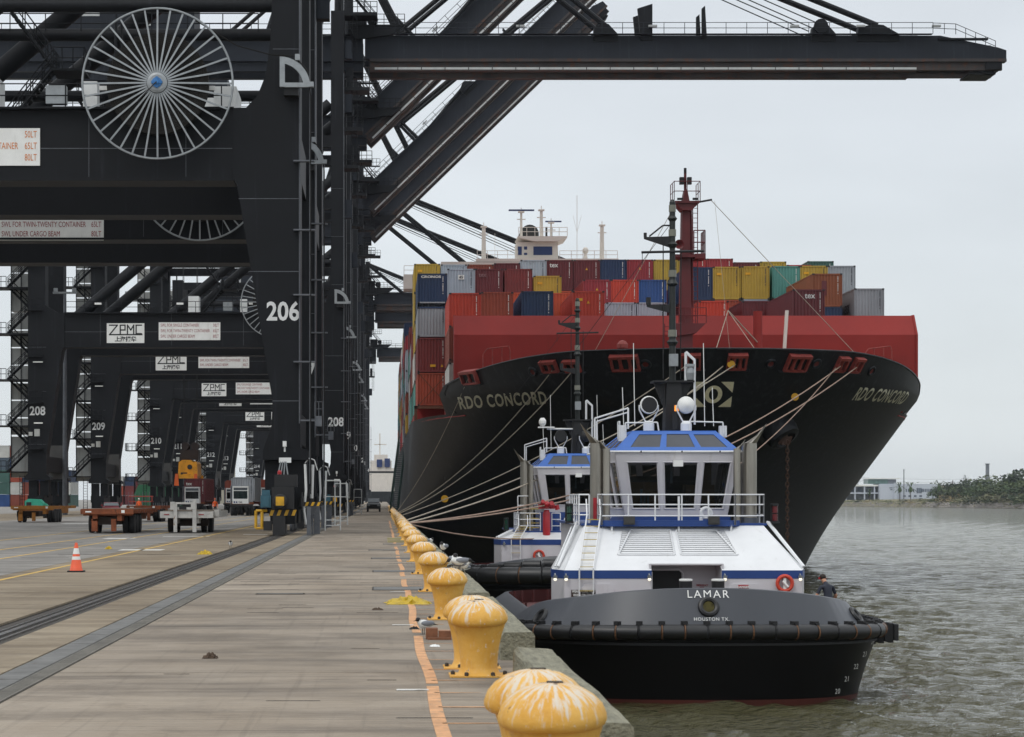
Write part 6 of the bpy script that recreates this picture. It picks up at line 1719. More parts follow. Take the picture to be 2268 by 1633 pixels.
    T("amber_light", lambda: MB().lathe([(.075, zr + .77), (.075, zr + .98)], c=(mx + .05, my - .4, 0), n=10), lampa if first else black)
    T("amber_light_cage", lambda: MB().tube((mx - .08, my - .52, zr + .7), (mx - .08, my - .52, zr + 1.02), .02, 4).tube((mx + .18, my - .52, zr + .7), (mx + .18, my - .52, zr + 1.02), .02, 4).lathe([(.15, zr + 1.0), (.15, zr + 1.06)], c=(mx + .05, my - .4, 0), n=8).lathe([(.15, zr + .1), (.16, zr + .72)], c=(mx + .05, my - .4, 0), n=8), black)
    for x in (-1.75, -1.35, 1.18, 1.5): T("whip_aerial", (lambda x=x: MB().tube((x, ye + 1.5, zr + .2), (x - .05, ye + 1.5, zr + (3.2 if x in (-1.35, 1.18) else 1.6)), .014, 4)), sign_white)
    T("ladder_rail", lambda: MB().path([(-2.75, ye + 2, ze - .9), (-2.75, ye + 2, zr + .5), (-1.6, ye + 1.4, zr + .85), (-1.6, ye + 1.4, zr + .1)], .035, 5).path([(-2.65, ye + 2.3, ze - .9), (-2.65, ye + 2.3, zr + .4), (-1.6, ye + 1.7, zr + .7)], .03, 5), tug_white)
    OFF = (0, 0, -WATER)
    # exhaust stacks each side
    for sg in (-1, 1):
        ex = [(sg * 2.68 + .1, .27, 9.9, 3.75), (sg * 2.30 + .0, .13, 9.55, 3.55)]
        for x, r_, y, zt_ in ex:
            fl = T("exhaust_stack", (lambda x=x, r_=r_, y=y, zt_=zt_: MB().lathe([(r_, zp), (r_, zt_)], c=(x, y, 0), n=18)), steel_old, smooth=True)
            def cowl(x=x, r_=r_, y=y, zt_=zt_, sg=sg):
                b = MB(); n = 18
                lo = [(x + r_ * math.cos(2 * math.pi * i / n), y + r_ * math.sin(2 * math.pi * i / n), zt_ + .003) for i in range(n)]
                hi = [(x + sg * r_ * 1.4 + r_ * .9 * math.cos(2 * math.pi * i / n), y + r_ * .9 * math.sin(2 * math.pi * i / n), zt_ + r_ * 1.35 + sg * r_ * 1.25 * math.cos(2 * math.pi * i / n)) for i in range(n)]
                return b.add(lo + hi, [(i, (i + 1) % n, n + (i + 1) % n, n + i) for i in range(n)])
            mk("cowl", cowl, steel_old, fl, smooth=True)
    T("stack_band", lambda: MB().lathe([(.33, zp + .06), (.33, zp + .25)], c=(2.78, 9.9, 0), n=14), galvdark)
    # side lights
    gls = paint("green_lens", srgb("0f3b2c"), .2); rls = paint("red_lens", srgb("5c141a"), .2)
    for sg, m_ in ((-1, gls), (1, rls)):
        sl = T("side_light", (lambda sg=sg: MB().box(sg * 3.62 - .14, sg * 3.62 + .14, 9.3, 9.55, zp + .05, zp + .12).box(sg * 3.62 - .14, sg * 3.62 + .14, 9.55, 9.6, zp + .12, zp + .75).box(sg * 3.62 - .12, sg * 3.62 + .12, 9.32, 9.55, zp + .68, zp + .74)), black)
        mk("lens", (lambda sg=sg: MB().lathe([(.09, zp + .14), (.09, zp + .38)], c=(sg * 3.62, 9.45, 0), n=10).lathe([(.09, zp + .42), (.09, zp + .66)], c=(sg * 3.62, 9.45, 0), n=10)), m_, sl)
    # lamps under the stripe
    for x in ((-4.35, -3.98, -1.16, 1.4, 3.95) if first else (-3.9, -.9)):
        lp = T("bulkhead_lamp", (lambda x=x: MB().lathe([(.07, zs + .02), (.08, zs + .1)], c=(x, y1 - .12, 0), n=10).tube((x, y1 - .12, zs + .1), (x, y1, zs + .16), .03, 5)), galv)
        mk("lamp_glass", (lambda x=x: MB().ball((x, y1 - .12, zs - .02), .06, 8)), lampw if first else galv, lp)
    # lifebuoy
    lxr, lzr = (3.42, -1.08) if first else (-2.1, -1.18)
    lb = root("lifebuoy", (CX + lxr, D0 + dy + y1 - .12, lzr), "orange lifebuoy on the near tug's white front wall at right" if first else "orange lifebuoy on the far tug's white front wall", "lifebuoy")
    mk("ring", lambda: MB().torus((0, 0, 0), .25, .065, 'y', 24, 8), ring_or, lb, smooth=True, key="lbring")
    mk("light_float", lambda: MB().tube((-.08, -.02, .08), (.1, -.04, -.12), .045, 8).box(-.05, .05, -.01, .02, -.2, .2), sign_white, lb, key="lbf")
    # wheel-like life raft, cannon and small gear on the far tug
    if not first:
        T("water_cannon", lambda: MB().lathe([(.001, -.45), (.16, -.42), (.2, -.3), (.2, 1.0), (.14, 1.15), (.16, 1.2)], c=(-1.62, 7.5, 0), n=14).box(-2.05, -1.2, 7.35, 7.65, 1.25, 1.5).tube((-1.85, 7.6, 1.4), (-1.85, 6.9, 1.65), .1).tube((-1.4, 7.6, 1.35), (-1.4, 6.9, 1.55), .12).tube((-1.1, 7.4, 1.45), (-1.05, 7.4, 1.2), .12).ball((-1.62, 7.4, 1.45), .2), redp, smooth=True)
        T("life_raft_drum", lambda: MB().lathe([(.001, -.1), (.27, -.08), (.28, .3)], c=(-.35, 8.6, .58), n=20, axis='y'), sign_white, smooth=True)
        T("wall_blue", lambda: MB().box(-1.0, 2.3, 9.2, 9.25, zp + .06, 1.06), tug_blue)
        T("platform_rail", lambda: MB().rail([(-3.0, y2 + .1, zp), (-1.9, y2 + .1, zp)], h=1.0, r=.026, step=.6, bars=(.33, .67, 1), n=6).rail([(-1.3, y2 + .1, zp), (-.85, y2 + .1, zp)], h=1.0, r=.026, step=.5, bars=(.33, .67, 1), n=6).rail([(-3.0, y2 + .1, zp), (-3.0, 13, zp)], h=1.0, r=.026, step=1, bars=(.33, .67, 1), n=6).rail([(-3.0, 9.6, zp + .9), (-2.2, 9.6, zp + .9)], h=1.0, r=.03, step=.6, n=6), tug_white)
        T("yellow_steps", lambda: sum_boxes([(-2.6, -1.9, 9.0, 9.3, zp + .2 + .25 * i, zp + .24 + .25 * i) for i in range(5)]), yelt)
        T("fire_axe", lambda: MB().tube((-.95, y1 - .06, -1.35), (-.75, y1 - .06, -.98), .025, 5).box(-.85, -.6, y1 - .08, y1 - .04, -1.02, -.93), redp)
        T("tall_tyre", lambda: MB().torus((1.6, 4.5, -1.5), .75, .28, 'y', 24, 8), roll_rub, smooth=True)
    return t
build_tug(0.0, True)
build_tug(40.8, False)
gn = mk("net_bundle", (lambda: (lambda b, r2: [b.ball((r2.uniform(-.16, .16), r2.uniform(-.1, .1), r2.uniform(0, .7)), r2.uniform(.06, .1), 6) for _ in range(40)] and b)(MB(), random.Random(2)))(), paint("bright_green_rope", srgb("4d9422"), .8, var=.4, scale=12), None, (5.6, 76.5, -2.55))
gn["label"] = "bright green rope bundle hanging inside the near tug's port bulwark"; gn["category"] = "rope bundle"
# ------------------------------------------------------------------ yard: trailers, trucks, people, small things
rusty = paint("rusty_orange_frame", srgb("7c4224"), .8, var=.3, scale=3, rust=.45, rustcol=srgb("3f2317"))
rusty2 = paint("ochre_frame", srgb("a06a2c"), .8, var=.3, scale=3, rust=.45, rustcol=srgb("55341d"))
chassis_w = paint("white_chassis", srgb("bcbab5"), .6, var=.15, scale=3, rust=.3, rustcol=srgb("83603f"))
planks = paint("trailer_planks", srgb("6f6355"), .9, var=.3, scale=4)
tyre = paint("tyre_black", (.014, .014, .015), .8, var=.3, scale=6)
rim_m = paint("wheel_rim", srgb("8b8b88"), .5, .3, var=.2)
cab_white = paint("cab_white", srgb("d4d5d3"), .4, var=.05, scale=2)
dark_glass = glass("cab_glass", (.01, .012, .013), .05, .35)
reflect = paint("reflector_red", srgb("8f1e22"), .4)
cargo_y = paint("spreader_yellow", srgb("c98a14"), .5, var=.25, scale=1.5, rust=.3, rustcol=srgb("3c2a14"))
flip_o = paint("flipper_orange", srgb("c95a22"), .5, var=.15)

def wheel(parent, x, y, r=.5, w=.28, dual=True):
    t_ = mk("wheel", (lambda: MB().lathe([(r * .62, -w / 2), (r * .93, -w / 2), (r, -w / 3), (r, w / 3), (r * .93, w / 2), (r * .62, w / 2)], n=18, axis='x')), tyre, parent, (x, y, r), key="tyre%.2f%.2f" % (r, w))
    mk("rim", (lambda: MB().lathe([(.001, -w * .3), (r * .5, -w * .35), (r * .62, -w * .45), (r * .62, w * .45), (r * .5, w * .35), (.001, w * .3)], n=14, axis='x')), rim_m, t_, key="rim%.2f%.2f" % (r, w))
def flatbed(x, y, m_, label, L=12.0, w=2.6, h=1.25, boards=True, group="flatbed trailers parked in the yard"):
    t = root("flatbed_trailer", (x, y, 0), label, "trailer", group)
    mk("frame", lambda: MB().box(0, w, 0, .18, h - .26, h).box(0, .18, .18, L, h - .22, h - .02).box(w - .18, w, .18, L, h - .22, h - .02).box(.6, .85, .1, L, h - .6, h - .22).box(w - .85, w - .6, .1, L, h - .6, h - .22).box(.1, w - .1, .3, .5, h - .34, h - .2), m_, t)
    for i in range(10): mk("cross_beam", (lambda: MB().box(.18, w - .18, 0, .14, h - .2, h - .04)), m_, t, (0, .9 + i * 1.15, 0), key="xb%.1f%s" % (w, m_.name))
    if boards:
        for i in range(16): mk("plank", (lambda: MB().box(.02, w - .02, 0, (L - .3) / 16 - .03, h - .015, h + .012)), planks if i % 3 else m_, t, (0, .22 + i * (L - .3) / 16, 0), key="plk%.1f" % w)
    mk("stake_pocket_row", lambda: joined([(w, w + .06, .4 + i, .55 + i, h - .2, h - .02) for i in range(int(L))] + [(-.06, 0, .4 + i, .55 + i, h - .2, h - .02) for i in range(int(L))]), m_, t, kind="stuff")
    mk("bumper_leg", lambda: MB().box(.55, .85, .1, .3, .12, h - .5), m_, t); mk("bumper_leg", lambda: MB().box(1.55, 1.8, .1, .3, .12, h - .5), m_, t)
    mk("underbeam", lambda: MB().box(.4, 2.0, .35, 2.6, .45, h - .4).box(.3, w - .3, 3, 3.3, .6, h - .5), paint("underbody_dark", srgb("2a2019"), .9, var=.3), t)
    for yy in (1.6, 2.9, 4.3):
        for xx in ((w - .22, w - .56) if yy < 5 else (w - .22, .22)): wheel(t, xx, yy, .5, .27)
    for xx in (.22, .56): wheel(t, xx, 2.9, .5, .27)
    mk("reflector", lambda: MB().box(.25, .55, -.01, 0, h - .17, h - .1), sign_white, t); mk("reflector", lambda: MB().box(w - .62, w - .45, -.01, 0, h - .2, h - .05), sign_white, t)
    return t
flatbed(-15.45, 115, rusty, "rusty orange flatbed trailer nearest, between the orange cone and the white chassis", w=2.7)
flatbed(-27.6, 167, rusty2, "ochre flatbed trailer with broken edge, farthest left", w=3.2, boards=False)
flatbed(-19.6, 172, rusty, "low rusty flatbed trailer behind the nearest orange one", w=2.6, boards=False)
# white chassis with raised gooseneck bumper
wc = root("container_chassis", (-11.6, 117, 0), "white container chassis with plank deck and tall rear bumper posts", "trailer", "flatbed trailers parked in the yard")
mk("frame", lambda: MB().box(0, 2.75, 0, .1, .78, 1.12).box(0, .1, .1, 11, .78, 1.12).box(2.65, 2.75, .1, 11, .78, 1.12).box(2.76, 3.0, .8, 2.2, .85, 1.2).box(.7, .9, .1, 11, .5, .78).box(1.8, 2.0, .1, 11, .5, .78), chassis_w, wc)
for i in range(14): mk("plank", lambda: MB().box(.1, 2.65, 0, .7, 1.125, 1.16), planks, wc, (0, .3 + i * .76, 0), key="wplank")
mk("bumper_post", lambda: MB().box(.72, .90, -.18, -.02, .05, 1.5), chassis_w, wc); mk("bumper_post", lambda: MB().box(1.70, 1.90, -.18, -.02, .05, 1.72), chassis_w, wc)
mk("bumper_beam", lambda: MB().box(.55, 1.85, -.10, -.0, 1.22, 1.34).box(.55, 1.85, -.10, -.0, 1.5, 1.6).box(.55, .78, -.2, -.11, 1.22, 1.62).box(1.62, 1.85, -.2, -.11, 1.24, 1.62), chassis_w, wc)
mk("number_board", lambda: MB().box(1.0, 1.38, -.14, -.11, 1.22, 1.4), black, wc)
for x in (.2, 2.0): mk("reflector", (lambda x=x: MB().box(x, x + .28, -.02, -.001, .93, .98)), reflect, wc)
for xx in (.35, .68, 2.1, 2.45): wheel(wc, xx, 2.4, .48, .27)
mk("underbeam", lambda: MB().box(.3, 2.4, 1.5, 3.4, .35, .7), MATS["underbody_dark"], wc)

def yard_tractor(x, y, label, glass_tint=None, boxcol="maroon", boxlab="", txt=None, s_=1.0, num=True, Lc=12.19):
    t = root("yard_tractor", (x, y, 0), label, "truck", "yard tractors with containers")
    mk("cab", lambda: MB().box(.35, 2.0, .0, .1, 1.25, 1.75).box(.35, .46, 0, .1, 1.75, 2.95).box(1.89, 2.0, 0, .1, 1.75, 2.95).box(.35, 2.0, 0, .1, 2.9, 3.05).box(.46, 1.89, 0, .1, 2.55, 2.62).box(.35, .42, .1, 1.5, 1.25, 2.0).box(1.93, 2.0, .1, 1.5, 1.25, 2.0).box(.35, 2.0, 1.45, 1.5, 1.25, 3.0).box(.35, 2.0, .1, 1.5, 2.98, 3.05).box(.35, .42, .1, .2, 2, 2.98).box(1.93, 2.0, .1, .2, 2, 2.98).box(.35, .42, 1.3, 1.45, 2, 2.98).box(1.93, 2.0, 1.3, 1.45, 2, 2.98), cab_white, t, key="ycab")
    mk("windscreen", lambda: MB().box(.46, 1.89, .04, .06, 1.75, 2.55), glass("cab_glass_green", (.02, .05, .05), .05, .5) if glass_tint else dark_glass, t)
    mk("upper_screen", lambda: MB().box(.46, 1.89, .04, .06, 2.62, 2.9), paint("tinted_screen", srgb("4c5156"), .2), t)
    mk("side_window", lambda: MB().box(1.95, 1.97, .2, 1.3, 2.0, 2.98).box(.38, .4, .2, 1.3, 2.0, 2.98), dark_glass, t)
    mk("cab_stickers", lambda: sum_boxes([(.47, .62, -.012, 0, 1.32, 1.5), (.7, .85, -.012, 0, 1.33, 1.48)]), bluew, t)
    if num:
        me = text_mesh("T" + str(random.randint(310, 390)), .2, .004, .9); me.transform(Matrix.Translation((1.15, -.008, 1.4))); mk("lettering", me, black, t)
    mk("seat", lambda: MB().box(.9, 1.4, .8, 1.3, 1.3, 1.9).box(.95, 1.35, 1.2, 1.32, 1.9, 2.35), black, t, key="yseat")
    mk("chassis", lambda: MB().box(.2, 2.3, .1, .35, .85, 1.2).box(.7, .9, .2, 4.5, .6, .95).box(1.6, 1.8, .2, 4.5, .6, .95).box(.05, 2.45, .0, .1, 1.0, 1.2), black, t, key="ychas")
    mk("exhaust", lambda: MB().tube((.15, .8, 1.0), (.15, .8, 3.1), .07, 8), galvdark, t, key="yexh")
    for xx in (.25, .62, 1.85, 2.2): wheel(t, xx, 1.0, .52, .3)
    for xx in (.25, 2.2): wheel(t, xx, 3.6, .52, .5)
    tr = root("container_chassis", (x - .05, y + 3.2, 0), "skeletal chassis carrying " + boxlab, "trailer", "chassis under the yard containers")
    mk("frame", lambda: MB().box(.1, 2.4, 0, .2, 1.2, 1.4).box(.8, 1.0, .2, 12, 1.05, 1.35).box(1.5, 1.7, .2, 12, 1.05, 1.35).box(.1, 2.4, 11.8, 12, 1.2, 1.4), rusty, tr, key="yskel")
    for yy in (9.4, 10.6):
        for xx in (.25, .58, 1.92, 2.25): wheel(tr, xx, yy, .5, .27)
    c_ = container(x - .0, y + 3.3, 1.41, boxcol, 2.6, Lc, label=boxlab, group="containers on yard chassis")
    if txt: face_text(c_, "tex", .5, .55, 2.0, mark_white, .95)
    return t
yard_tractor(-22.15, 247, "white yard tractor with dark windscreen in front of the maroon container", None, "maroon", "maroon container with tex lettering on the yard tractor under the yellow spreader", True)
yard_tractor(-15.9, 232, "white yard tractor with greenish windscreen in front of the grey container", True, "grey", "rust-streaked grey container on the right-hand yard tractor")
yard_tractor(-19.6, 275, "partly hidden white yard tractor between the maroon and the grey containers", None, "rust", "reddish brown container seen between the two yard tractors", num=False)
yard_tractor(-14.6, 262, "hidden yard tractor behind the grey container, amber light on", None, "brownorange", "orange container behind the grey one beside the nearest crane leg", num=False)

# hanging spreader
sp = root("container_spreader", (-25.0, 291, 4.4), "yellow container spreader hanging above the maroon container", "spreader")
mk("main_body", lambda: MB().prism([(-1.1, 0), (-1.25, .5), (-1.15, 2.0), (-.7, 2.3), (.4, 2.3), (.6, 2.0), (1.0, 2.1), (1.2, 1.8), (1.25, .3), (1.0, 0)][::-1], -3, 3), cargo_y, sp)
mk("end_beam", lambda: MB().box(-1.25, 1.25, -6.1, -5.7, -.1, .4).box(-.4, .4, -5.7, -3, 0, .5).box(-1.25, 1.25, 5.7, 6.1, -.1, .4).box(-.4, .4, 3, 5.7, 0, .5), cargo_y, sp)
for x in (-1.45, .95): mk("corner_flipper", (lambda x=x: MB().prism([(x, -1.0), (x + .15, .5), (x + .5, .5), (x + .6, -1.0)][::-1], -6.3, -6.12)), flip_o, sp)
mk("head_block", lambda: MB().box(-1.1, 1.2, -1.5, 1.5, 2.35, 3.6).lathe([(.5, -1.2), (.5, 1.2)], c=(-.5, 0, 4.1), n=14, axis='y').lathe([(.5, -1.2), (.5, 1.2)], c=(.7, 0, 4.1), n=14, axis='y'), paint("head_block_brown", srgb("2a1f1b"), .8, var=.3), sp)
mk("side_plate", lambda: MB().lathe([(.32, 0), (.32, .05)], c=(.25, -3.06, 1.4), n=14, axis='y').box(-.9, -.1, -3.06, -3.01, .3, .7), black, sp)
mk("hoist_rope", lambda: MB().tube((-.7, -1, 4.3), (-.9, -.5, 41.5), .04, 4).tube((-.7, 1, 4.3), (-.9, .5, 41.5), .04, 4).tube((.9, -1, 4.3), (1.0, -.5, 41.5), .04, 4).tube((.9, 1, 4.3), (1.0, .5, 41.5), .04, 4), black, sp)

# traffic cone
cn = root("traffic_cone", (-7.52, 55.2, 0), "orange traffic cone with two white bands on the yard at left", "cone")
cone_o = paint("cone_orange", srgb("dd5a35"), .55, var=.12, scale=5)
mk("base", lambda: MB().prism_z([(-.2, -.17), (-.17, -.2), (.17, -.2), (.2, -.17), (.2, .17), (.17, .2), (-.17, .2), (-.2, .17)], .001, .035), tyre, cn)
def cone_part(z0, z1, e_=0.0):
    r = lambda z: .155 - (z - .035) * (.155 - .032) / .665 + e_
    return lambda: MB().lathe([(r(z0), z0), (r(z1), z1)], n=20)
mk("cone_body", lambda: MB().lathe([(.165, .036), (.155, .05), (.034, .70), (.028, .715), (.001, .716)], n=20), cone_o, cn, smooth=True)
mk("upper_band", cone_part(.44, .58, .003), sign_white, cn, smooth=True); mk("lower_band", cone_part(.30, .38, .003), sign_white, cn, smooth=True)

# cars
def car(x, y, label, body_m, kind, rz=0, name="parked_car"):
    t = root(name, (x, y, 0), label, "pickup truck" if kind == "pickup" else "car", None, rz)
    W = .93
    if kind == "pickup":
        prof = [(0, .45), (0, 1.0), (.15, 1.12), (1.15, 1.2), (1.75, 1.75), (3.3, 1.78), (3.55, 1.25), (5.2, 1.22), (5.25, .5)]
    else:
        prof = [(0, .35), (0, .65), (.1, .78), (1.0, .92), (1.7, 1.35), (3.0, 1.38), (3.8, .98), (4.4, .9), (4.45, .4)]
    b = MB(); n = len(prof)
    top = [W if z < 1.15 * (1 if kind == "pickup" else .8) else W - .16 for _, z in prof]
    v = [(-w_, y_, z) for (y_, z), w_ in zip(prof, top)] + [(w_, y_, z) for (y_, z), w_ in zip(prof, top)]
    b.add(v, [tuple(range(n)), tuple(range(2 * n - 1, n - 1, -1))] + [(i, i + n, (i + 1) % n + n, (i + 1) % n) for i in range(n)])
    mk("body", b, body_m, t)
    a_, c_ = (prof[3], prof[4])
    i0 = 3
    def scr():
        p0, p1 = prof[3], prof[4]; d = .03
        q0 = (p0[0] + .08, p0[1] + .06); q1 = (p1[0] - .06, p1[1] - .05)
        return MB().add([(-W + .1, q0[0] - d, q0[1] + d), (W - .1, q0[0] - d, q0[1] + d), (W - .24, q1[0] - d, q1[1] + d), (-W + .24, q1[0] - d, q1[1] + d)], [(0, 1, 2, 3)])
    mk("windscreen", scr, paint("car_glass", srgb("4e565c"), .12), t)
    mk("grille", lambda: MB().box(-.45, .45, -.03, -.005, .72 if kind == "pickup" else .5, .95 if kind == "pickup" else .62), black, t)
    for sx in (-.66, .66): mk("headlight", (lambda sx=sx: MB().box(sx - .17, sx + .17, -.035, -.004, .78 if kind == "pickup" else .55, .95 if kind == "pickup" else .68)), galv, t)
    mk("number_plate", lambda: MB().box(-.22, .22, -.06, -.035, .5, .6), sign_white, t)
    mk("bumper", lambda: MB().box(-W, W, -.08, .1, .4, .62), black if kind == "pickup" else body_m, t)
    for sx in (-1, 1): mk("mirror", (lambda sx=sx: MB().box(sx * 1.02 - .1, sx * 1.02 + .1, prof[3][0] + .2, prof[3][0] + .35, prof[3][1] + .02, prof[3][1] + .2)), body_m, t)
    for sx in (-.8, .8):
        for yy in (.9, prof[-1][0] - 1.0): wheel(t, sx, yy, .37 if kind == "pickup" else .31, .24)
    return t
car(-1.35, 300, "dark pickup truck parked on the quay beneath the gangway", paint("pickup_dark", srgb("2c3134"), .3, var=.08), "pickup", name="pickup_truck")
car(-29.3, 243, "red car parked behind the rusty trailer near crane 209's leg", paint("car_red", srgb("8f2330"), .3, var=.08), "car", R(8))
# teal boom lift
bl_ = root("boom_lift", (-32.6, 205, 0), "teal boom lift parked between the left crane legs", "boom lift")
tealm = paint("lift_teal", srgb("2f9a80"), .5, var=.15, scale=3)
mk("counterweight", lambda: MB().prism([(0, .75), (0, 1.55), (.3, 1.75), (1.3, 1.7), (1.7, 1.3), (1.6, .9), (1.0, .7)][::-1], 0, 1.6), tealm, bl_)
mk("boom_arm", lambda: MB().prism([(1.4, .9), (1.3, 1.5), (1.9, 1.3), (2.6, .55), (3.2, .45), (3.2, .2), (2.4, .25), (1.9, .7)][::-1], .4, .9), tealm, bl_)
mk("grille", lambda: MB().box(.15, .6, -.02, 0, 1.0, 1.45), black, bl_)
mk("chassis", lambda: MB().box(.1, 2.0, .1, 1.6, .4, .75), black, bl_)
mk("roundel", lambda: MB().lathe([(.14, 0), (.14, .02)], c=(2.0, .38, .95), n=12, axis='y'), sign_white, bl_)
for x in (.3, 1.8):
    for y in (.1, 1.6): wheel(bl_, x, y, .38, .25)
# yard clutter behind the crane legs
def pallet_stack(x, y, w, m_, label, n=3):
    t = root("steel_rack", (x, y, 0), label, "rack")
    for i in range(n): mk("tier", (lambda i=i: MB().box(0, w, 0, 1.2, .3 + i * .55, .42 + i * .55).box(0, .08, 0, .08, 0, .3 + i * .55).box(w - .08, w, 0, .08, 0, .3 + i * .55)), m_, t)
    for i in range(7): mk("bar", (lambda i=i: MB().box(w * i / 7 + .05, w * i / 7 + .1, -.02, .03, .42, .3 + n * .55)), galvdark, t)
pallet_stack(-27.2, 240, 2.6, paint("rack_red", srgb("9a4032"), .7, var=.2), "steel rack of red covered frames left of the yard tractor", 4)
pallet_stack(-21.0, 205, 1.4, galvdark, "low grey steel crate stack beside the nearest crane's foot", 2)
sb = mk("shed", MB().box(-44.0, -41.4, 205, 207, 0, 2.35).box(-44.2, -41.2, 204.9, 207.2, 2.36, 2.42), paint("shed_grey", srgb("3d4044"), .7, var=.15))
sb["label"] = "dark grey equipment kiosk at the left picture edge"; sb["category"] = "kiosk"
# far container stacks at the left, behind the cranes
rr = random.Random(21)
cols = ["navy", "maroon", "blue", "rust", "slate", "darkred", "green", "white", "brownorange"]
ords = ["first", "second", "third", "fourth", "fifth", "sixth", "seventh", "eighth", "ninth", "tenth", "eleventh", "twelfth", "thirteenth", "fourteenth", "fifteenth", "sixteenth"]
for i, (x, y, n) in enumerate([(-82 + k * 2.6, 480, [5, 5, 5, 4, 3, 3][k % 6]) for k in range(6)] + [(-96 + k * 2.6, 560, 2) for k in range(0)] + [(-74 + k * 2.9, 620, 3) for k in range(9)] + [(-46 + k * 2.7, 700, 2) for k in range(7)]):
    for j in range(n):
        c = rr.choice(cols)
        container(x, y, .0 + j * 2.61, c, 2.6, label="%s container, %s tier, in the %s far yard stack from the left" % (CN[c], ords[j], ordinal(i + 1)), group="yard stacks behind the cranes", marks=False)
yb_ = root("storage_building", (-60, 760, 0), "beige port building seen low between the left crane legs", "building")
mk("walls", lambda: MB().box(-10, 9, 0, 15, 0, 13), paint("building_beige", srgb("9c9788"), .8, var=.1), yb_)
mk("roof", lambda: MB().box(-10.4, 9.4, -.5, 15.4, 13.02, 13.6), sign_white, yb_)
for i in range(6): mk("window", (lambda: MB().box(0, 1.4, -.06, -.01, 8, 9.8)), black, yb_, (-9 + i * 3, 0, 0), key="farwin")
gm_ = root("covered_heap", (-46, 420, 0), "green tarpaulin covered machine behind crane 209's landside leg", "machine")
mk("cover", lambda: MB().prism([(0, 0), (-.5, 2.5), (1, 5.6), (4, 6.4), (8, 5.4), (10, 3), (10.5, 0)][::-1], 0, 6), paint("tarp_green", srgb("1e5c3c"), .6, var=.3, scale=.8), gm_)
wt = root("warehouse", (-34, 900, 0), "long white roofed warehouse low behind the crane legs", "building")
mk("walls", lambda: MB().box(0, 24, 0, 30, 0, 9), paint("warehouse_white", srgb("b4b5b5"), .7, var=.1), wt)
mk("roof", lambda: MB().prism([(-.5, 9.02), (12, 12), (24.5, 9.02)][::-1], -1, 31), sign_white, wt)
for i, (x, y, h) in enumerate(((-62.5, 330, 28.0), (-34.6, 245, 24))):
    lm = root("light_mast", (x, y, 0), ["tall lighting mast at the far left beside the stairs", "tall lighting mast between the 208 and 209 legs"][i], "light mast")
    mk("pole", (lambda h=h: MB().tube((0, 0, 0), (0, 0, h), .28, 8, .16)), galvdark, lm)
    mk("lamp_head", (lambda h=h: MB().box(-1.3, 1.3, -.2, .2, h, h + .2).box(-1.2, -.8, -.3, .2, h + .2, h + .6).box(.8, 1.2, -.3, .2, h + .2, h + .6)), galv, lm)
# hazard railings around the near crane's landward side are part of the crane; small rubble on the deck
def heap(name, loc, label, cat, m_, n, sx, sy, sz, seed, r_=.1):
    b = MB(); r2 = random.Random(seed)
    g_ = 13
    H_ = [[0] * g_ for _ in range(g_)]
    for i in range(g_):
        for j in range(g_):
            u, v = i / (g_ - 1) * 2 - 1, j / (g_ - 1) * 2 - 1
            H_[i][j] = max(0.0, (1 - u * u) * (1 - v * v)) ** .7 * sz * r2.uniform(.15, 1.5) + .004
    vs_ = [((i / (g_ - 1) * 2 - 1) * sx * (1 + r2.uniform(-.12, .12)), (j / (g_ - 1) * 2 - 1) * sy * (1 + r2.uniform(-.12, .12)), H_[i][j]) for i in range(g_) for j in range(g_)]
    b.add(vs_, [(i * g_ + j, (i + 1) * g_ + j, (i + 1) * g_ + j + 1, i * g_ + j + 1) for i in range(g_ - 1) for j in range(g_ - 1)])
    b.box(-sx * .5, sx * .5, -sy * .5, sy * .5, .001, .003)
    return mk(name, b, m_, None, loc, label=label, category=cat)
tarpy = paint("yellow_tarp", srgb("b89a12"), .45, var=.3, scale=9)
heap("crumpled_tarp", (.42, 38.6, 0), "crumpled yellow tarp lying beside the bollard in front of the gulls", "tarp", tarpy, 9, .38, .42, .10, 3)
heap("yellow_bag", (-5.75, 72.5, 0), "yellow plastic bag on the yard right of the cone", "bag", tarpy, 9, .22, .3, .11, 4)
heap("yellow_rag", (-9.75, 80, 0), "small yellow rag far behind the cone", "bag", tarpy, 9, .12, .3, .08, 5)
heap("paper_scrap", (-3.0, 150, 0), "white scrap lying beside the drain near the far crane foot", "litter", sign_white, 9, .15, .5, .06, 6)
heap("dead_clump", (-1.95, 25.4, 0), "brown clump of debris in the middle of the near deck", "debris", paint("debris_brown", srgb("4b3c2f"), .9, var=.4, scale=20), 9, .085, .08, .05, 7)
heap("stick_clump", (-.10, 36.4, 0), "dark brown stick of debris left of the yellow tarp", "debris", MATS["debris_brown"], 9, .09, .1, .03, 8)
heap("rubber_scrap", (.42, 31.0, 0), "small black rubber scrap near the second gull", "debris", rubber, 9, .07, .06, .03, 9)
heap("white_scrap", (.62, 27.4, 0), "small white paper scrap left of the second bollard", "litter", sign_white, 9, .06, .09, .02, 10)
wb = root("wooden_block", (.66, 28.8, 0), "broken brown wooden blocks left of the second bollard", "wood block")
wm_ = paint("wood_block_brown", srgb("7a4f36"), .8, var=.3, scale=8)
mk("block", lambda: MB().box(-.12, .03, 0, .25, .001, .14), wm_, wb); mk("block", lambda: MB().box(.04, .2, -.05, .12, .001, .11), wm_, wb); mk("plank", lambda: MB().box(-.1, .2, -.12, -.06, .001, .03), wm_, wb)
for i, (y, w) in enumerate(((92, .7), (98, .6))):
    q = mk("dunnage_plank", MB().box(-.1, w, 0, .25, .001, .09), paint("dunnage_pale", srgb("a29a74"), .8, var=.2), None, (.25, y, 0), label=["pale dunnage plank by the far bollards, nearer one", "pale dunnage plank by the far bollards, farther one"][i], category="plank")

